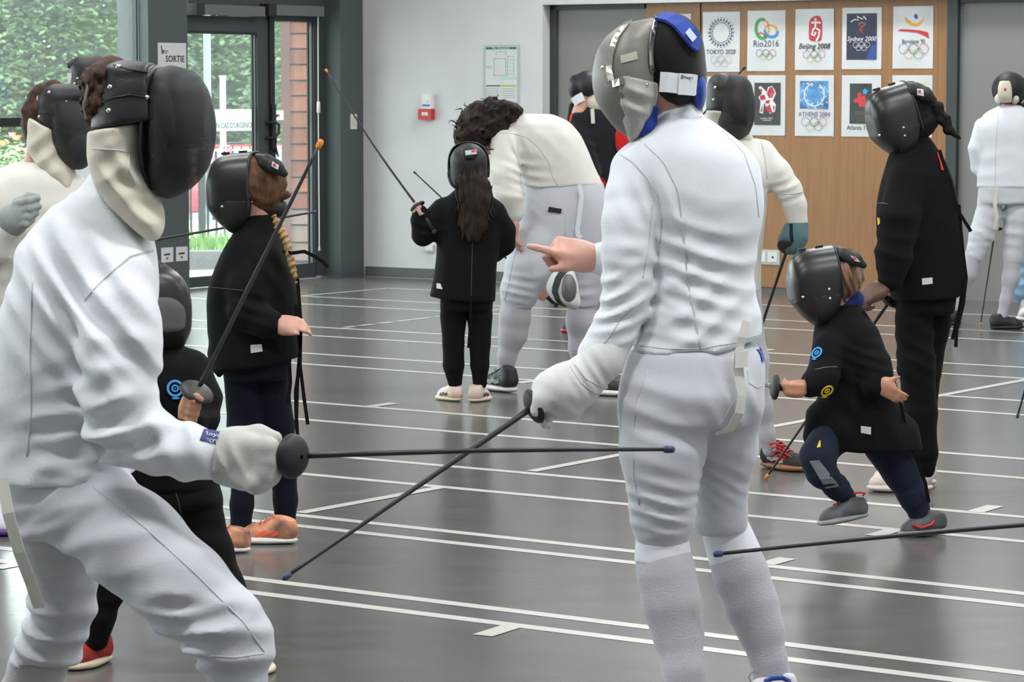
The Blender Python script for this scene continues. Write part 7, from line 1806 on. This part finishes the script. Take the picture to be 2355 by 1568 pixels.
def ink(name, c): return mat('ink_' + name, c, .35)
RB, RK, RR, RY, RG = ink('blue', (.05, .25, .5)), ink('black', (.03, .03, .03)), ink('red', (.6, .08, .12)), ink('yellow', (.75, .5, .06)), ink('green', (.03, .3, .12))
RC = [RB, RK, RR, RY, RG]; IND = ink('indigo', (.03, .045, .12)); WH = ink('white', (.82, .82, .82)); NAV = ink('navy', (.012, .016, .05))
# Tokyo
p = Poster(1617, 28, 'white poster reading TOKYO 2020 with chequered ring')
L = []
for k in range(24):
    t = 2 * math.pi * k / 24
    for q, (rr, sz) in enumerate(((.29, .030), (.235, .022), (.335, .020))):
        tt = t + q * .13; cx, cy = .5 + rr * math.cos(tt), .655 + rr * .72 * math.sin(tt); a0 = tt + .5 * q
        L.append([(cx + sz * math.cos(a0 + e) * (1.2 if i % 2 else .8), cy + sz * .72 * math.sin(a0 + e) * (1.2 if i % 2 else .8)) for i, e in enumerate((0, 1.57, 3.14, 4.71))])
p.polys(L, IND, 'chequered_ring'); p.text('TOKYO 2020', .5, .33, .047, IND, squeeze=.86); p.rings(.5, .205, .026, [ink('pale_' + str(i), c) for i, c in enumerate(((.4, .5, .62), (.35, .35, .35), (.62, .45, .45), (.6, .55, .4), (.4, .52, .42)))])
# Rio
p = Poster(1720, 25, 'white poster reading Rio2016 with looping coloured emblem')
def arc(cx, cy, rx, ry, a0, a1, rot=0, n=16):
    o = []
    for t in np.linspace(math.radians(a0), math.radians(a1), n):
        x, y = rx * math.cos(t), ry * math.sin(t); o.append((cx + x * math.cos(rot) - y * math.sin(rot), cy + (x * math.sin(rot) + y * math.cos(rot)) * .72))
    return o
p.line(arc(.40, .70, .17, .22, 60, 300, .15), .022, ink('rio_green', (.04, .33, .08)), 'emblem'); p.line(arc(.40, .70, .17, .22, -60, 60, .15), .012, ink('rio_orange', (.8, .33, .03)), 'emblem')
p.line(arc(.63, .66, .17, .13, 20, 190, -.3), .013, ink('rio_orange', (.8, .33, .03)), 'emblem'); p.line(arc(.63, .66, .17, .13, 190, 380, -.3), .020, ink('rio_blue', (.02, .25, .6)), 'emblem')
p.line([(.27, .6), (.36, .64), (.45, .60), (.5, .55)], .010, ink('rio_red', (.6, .08, .04)), 'emblem'); p.text('Rio2016', .5, .45, .064, ink('rio_text', (.03, .10, .16)), squeeze=.95); p.rings(.5, .30, .024, RC)
# Beijing
p = Poster(1830, 21, 'white poster reading Beijing 2008 with red seal emblem')
p.poly([(.36, .56), (.37, .50), (.45, .47), (.60, .47), (.68, .49), (.70, .60), (.70, .78), (.66, .86), (.60, .89), (.50, .88), (.40, .84), (.36, .76)], ink('seal_red', (.55, .02, .04)), 'seal')
p.line([(.42, .77), (.50, .78), (.62, .775), (.66, .76)], .013, WH, 'seal_figure'); p.line([(.53, .78), (.53, .70), (.47, .66), (.44, .58), (.50, .56), (.54, .62)], .013, WH, 'seal_figure', 2); p.line([(.55, .68), (.64, .65), (.62, .55), (.55, .47)], .013, WH, 'seal_figure', 3); p.poly(disc(.53, .825, .025), WH, 'seal_figure', 2)
p.text('Beijing 2008', .5, .385, .053, RK, squeeze=.92, shear=.2, bold=.0008); p.rings(.5, .255, .026, RC)
# Sydney
p = Poster(1938, 18, 'poster with dark blue print reading Sydney 2000')
p.poly([(.12, .155), (.88, .155), (.88, .905), (.12, .905)], NAV, 'picture'); p.poly([(.62, .16), (.87, .16), (.87, .42), (.74, .38)], ink('deep_blue', (.02, .06, .28)), 'picture', 1)
p.line([(.22, .77), (.34, .81), (.42, .79), (.38, .86), (.52, .81), (.55, .86), (.62, .80)], .008, WH, 'emblem', 2); p.line([(.42, .72), (.50, .76), (.60, .73), (.50, .68), (.46, .62)], .014, ink('faded_orange', (.35, .10, .07)), 'emblem', 2)
p.line([(.50, .68), (.52, .58)], .016, ink('dark_red', (.28, .02, .03)), 'emblem', 3); p.text('Sydney 2000', .5, .49, .045, WH, 2, shear=.25, squeeze=.95); p.rings(.5, .395, .0195, [WH] * 5, .0024)
# Barcelona
p = Poster(2055, 15, "white poster reading Barcelona '92 with blue, yellow and red brush strokes")
p.poly([(.28, .84), (.32, .76), (.42, .70), (.55, .67), (.68, .70), (.76, .78), (.78, .84), (.72, .77), (.60, .72), (.48, .73), (.36, .79)], ink('brush_yellow', (.8, .38, .01)), 'brush_stroke'); p.poly([(.52, .85), (.57, .88), (.62, .85), (.61, .80), (.56, .79)], ink('brush_blue', (.03, .08, .4)), 'brush_stroke')
p.poly([(.12, .61), (.20, .635), (.40, .63), (.70, .61), (.88, .575), (.90, .48), (.80, .52), (.60, .575), (.35, .595)], ink('brush_red', (.6, .02, .03)), 'brush_stroke'); p.text("Barcelona '92", .52, .435, .038, RK, squeeze=.82); p.rings(.52, .32, .034, RC, .003)
# London
p = Poster(1720, 173, 'poster with black print and red jagged emblem, leftmost visible in the lower row')
p.poly([(.19, .175), (.88, .175), (.88, .875), (.19, .875)], RK, 'picture')
WE = [[(.30, .80), (.36, .82), (.52, .72), (.55, .80), (.66, .82), (.72, .76), (.76, .70), (.68, .58), (.76, .52), (.74, .40), (.60, .36), (.45, .55), (.42, .36), (.33, .38), (.36, .56), (.30, .64), (.40, .70)]]
p.polys(WE, WH, 'emblem', 1)
RE = ink('emblem_red', (.50, .02, .05))
p.polys([[(.52, .70), (.58, .79), (.66, .81), (.73, .71), (.68, .63), (.58, .62)], [(.33, .66), (.46, .68), (.50, .60), (.36, .58)], [(.50, .58), (.62, .59), (.58, .53), (.48, .53)], [(.46, .45), (.60, .52), (.68, .37), (.58, .38)], [(.35, .40), (.42, .53), (.40, .38)], [(.33, .74), (.42, .73), (.37, .79)], [(.68, .50), (.74, .48), (.70, .40)]], RE, 'emblem', 2)
p.rings(.62, .70, .011, [WH] * 5, .0014); p.text('London 2012', .52, .285, .018, WH, 2); p.line([(.42, .25), (.64, .25)], .003, WH)
# Athens
p = Poster(1830, 173, 'white poster with blue square olive wreath reading ATHENS 2004')
p.poly([(.125, .45), (.86, .45), (.86, .905), (.125, .905)], mat('ink_athens_blue', (.03, .14, .42), .35, var=.5, vscale=9, tint=(.10, .34, .62)), 'picture')
p.line(arc(.50, .68, .26, .26, 100, 420), .008, WH, 'wreath', 2)
L = []
for k in range(17):
    t = math.radians(105 + k * 19); c, s_ = math.cos(t), math.sin(t); q = 1 if k % 2 else -1; rr = .26 + .045 * q
    cx, cy = .50 + rr * c, .68 + rr * s_ * .72; tx, ty = -s_ + c * q * .5, c + s_ * q * .5; L.append([(cx + tx * .045, cy + ty * .045 * .72), (cx + c * .014, cy + s_ * .014), (cx - tx * .045, cy - ty * .045 * .72), (cx - c * .014, cy - s_ * .014)])
p.polys(L, WH, 'wreath_leaves', 3); p.polys([disc(.5 + .37 * math.cos(t), .68 + .27 * math.sin(t), .014, 8) for t in (0.2, 1.2, 2.4, 3.5, 4.2, 5.0, 5.8)], WH, 'berries', 3)
p.text('ATHENS 2004', .5, .355, .047, ink('slate_blue', (.10, .11, .28)), squeeze=.86); p.rings(.5, .235, .030, RC)
# Atlanta
p = Poster(1937, 173, 'poster with dark print of a red torch and blue star reading Atlanta 1996')
p.poly([(.21, .21), (.77, .21), (.77, .865), (.21, .865)], mat('ink_atlanta', (.02, .035, .035), .35, var=.5, vscale=14), 'picture')
p.polys([[(.30, .60), (.34, .55), (.42, .56), (.46, .48), (.56, .49), (.62, .44), (.68, .52), (.62, .60), (.60, .68), (.52, .66), (.50, .73), (.40, .70), (.42, .64)]], ink('torch_red', (.62, .03, .04)), 'flame', 1)
p.polys([[(.60 + (.09 if i % 2 == 0 else .045) * math.cos(1.57 + i * math.pi / 5), .735 + (.065 if i % 2 == 0 else .032) * math.sin(1.57 + i * math.pi / 5)) for i in range(10)]], ink('star_blue', (.05, .33, .65)), 'star', 2)
p.polys([[(.40 + k * .055, .24), (.43 + k * .055, .24), (.43 + k * .055, .34), (.40 + k * .055, .34)] for k in range(4)] + [[(.36, .35), (.64, .35), (.66, .42), (.34, .42)]], ink('torch_brown', (.09, .06, .05)), 'torch', 1)
p.text('Atlanta 1996', .48, .145, .044, RK, squeeze=.88)
# behind the ponytail girl
p = Poster(2053, 173, 'white poster with pale yellow print partly behind the tall ponytail girl')
p.poly([(.12, .30), (.83, .30), (.83, .875), (.12, .875)], ink('pale_yellow', (.62, .58, .25)), 'picture'); p.poly([(.25, .45), (.7, .45), (.7, .72), (.25, .72)], ink('pale_blue', (.3, .45, .55)), 'picture', 1)
# left ones behind the steel mask
p = Poster(1506, 33, 'white poster behind the steel mask at the left door of the cupboard'); p.poly([(.15, .3), (.85, .3), (.85, .85), (.15, .85)], ink('soft_grey', (.6, .6, .6)), 'picture')
p = Poster(1617, 176, 'white poster mostly hidden behind the large black mask'); p.poly([(.15, .25), (.85, .25), (.85, .85), (.15, .85)], ink('soft_grey', (.6, .6, .6)), 'picture')
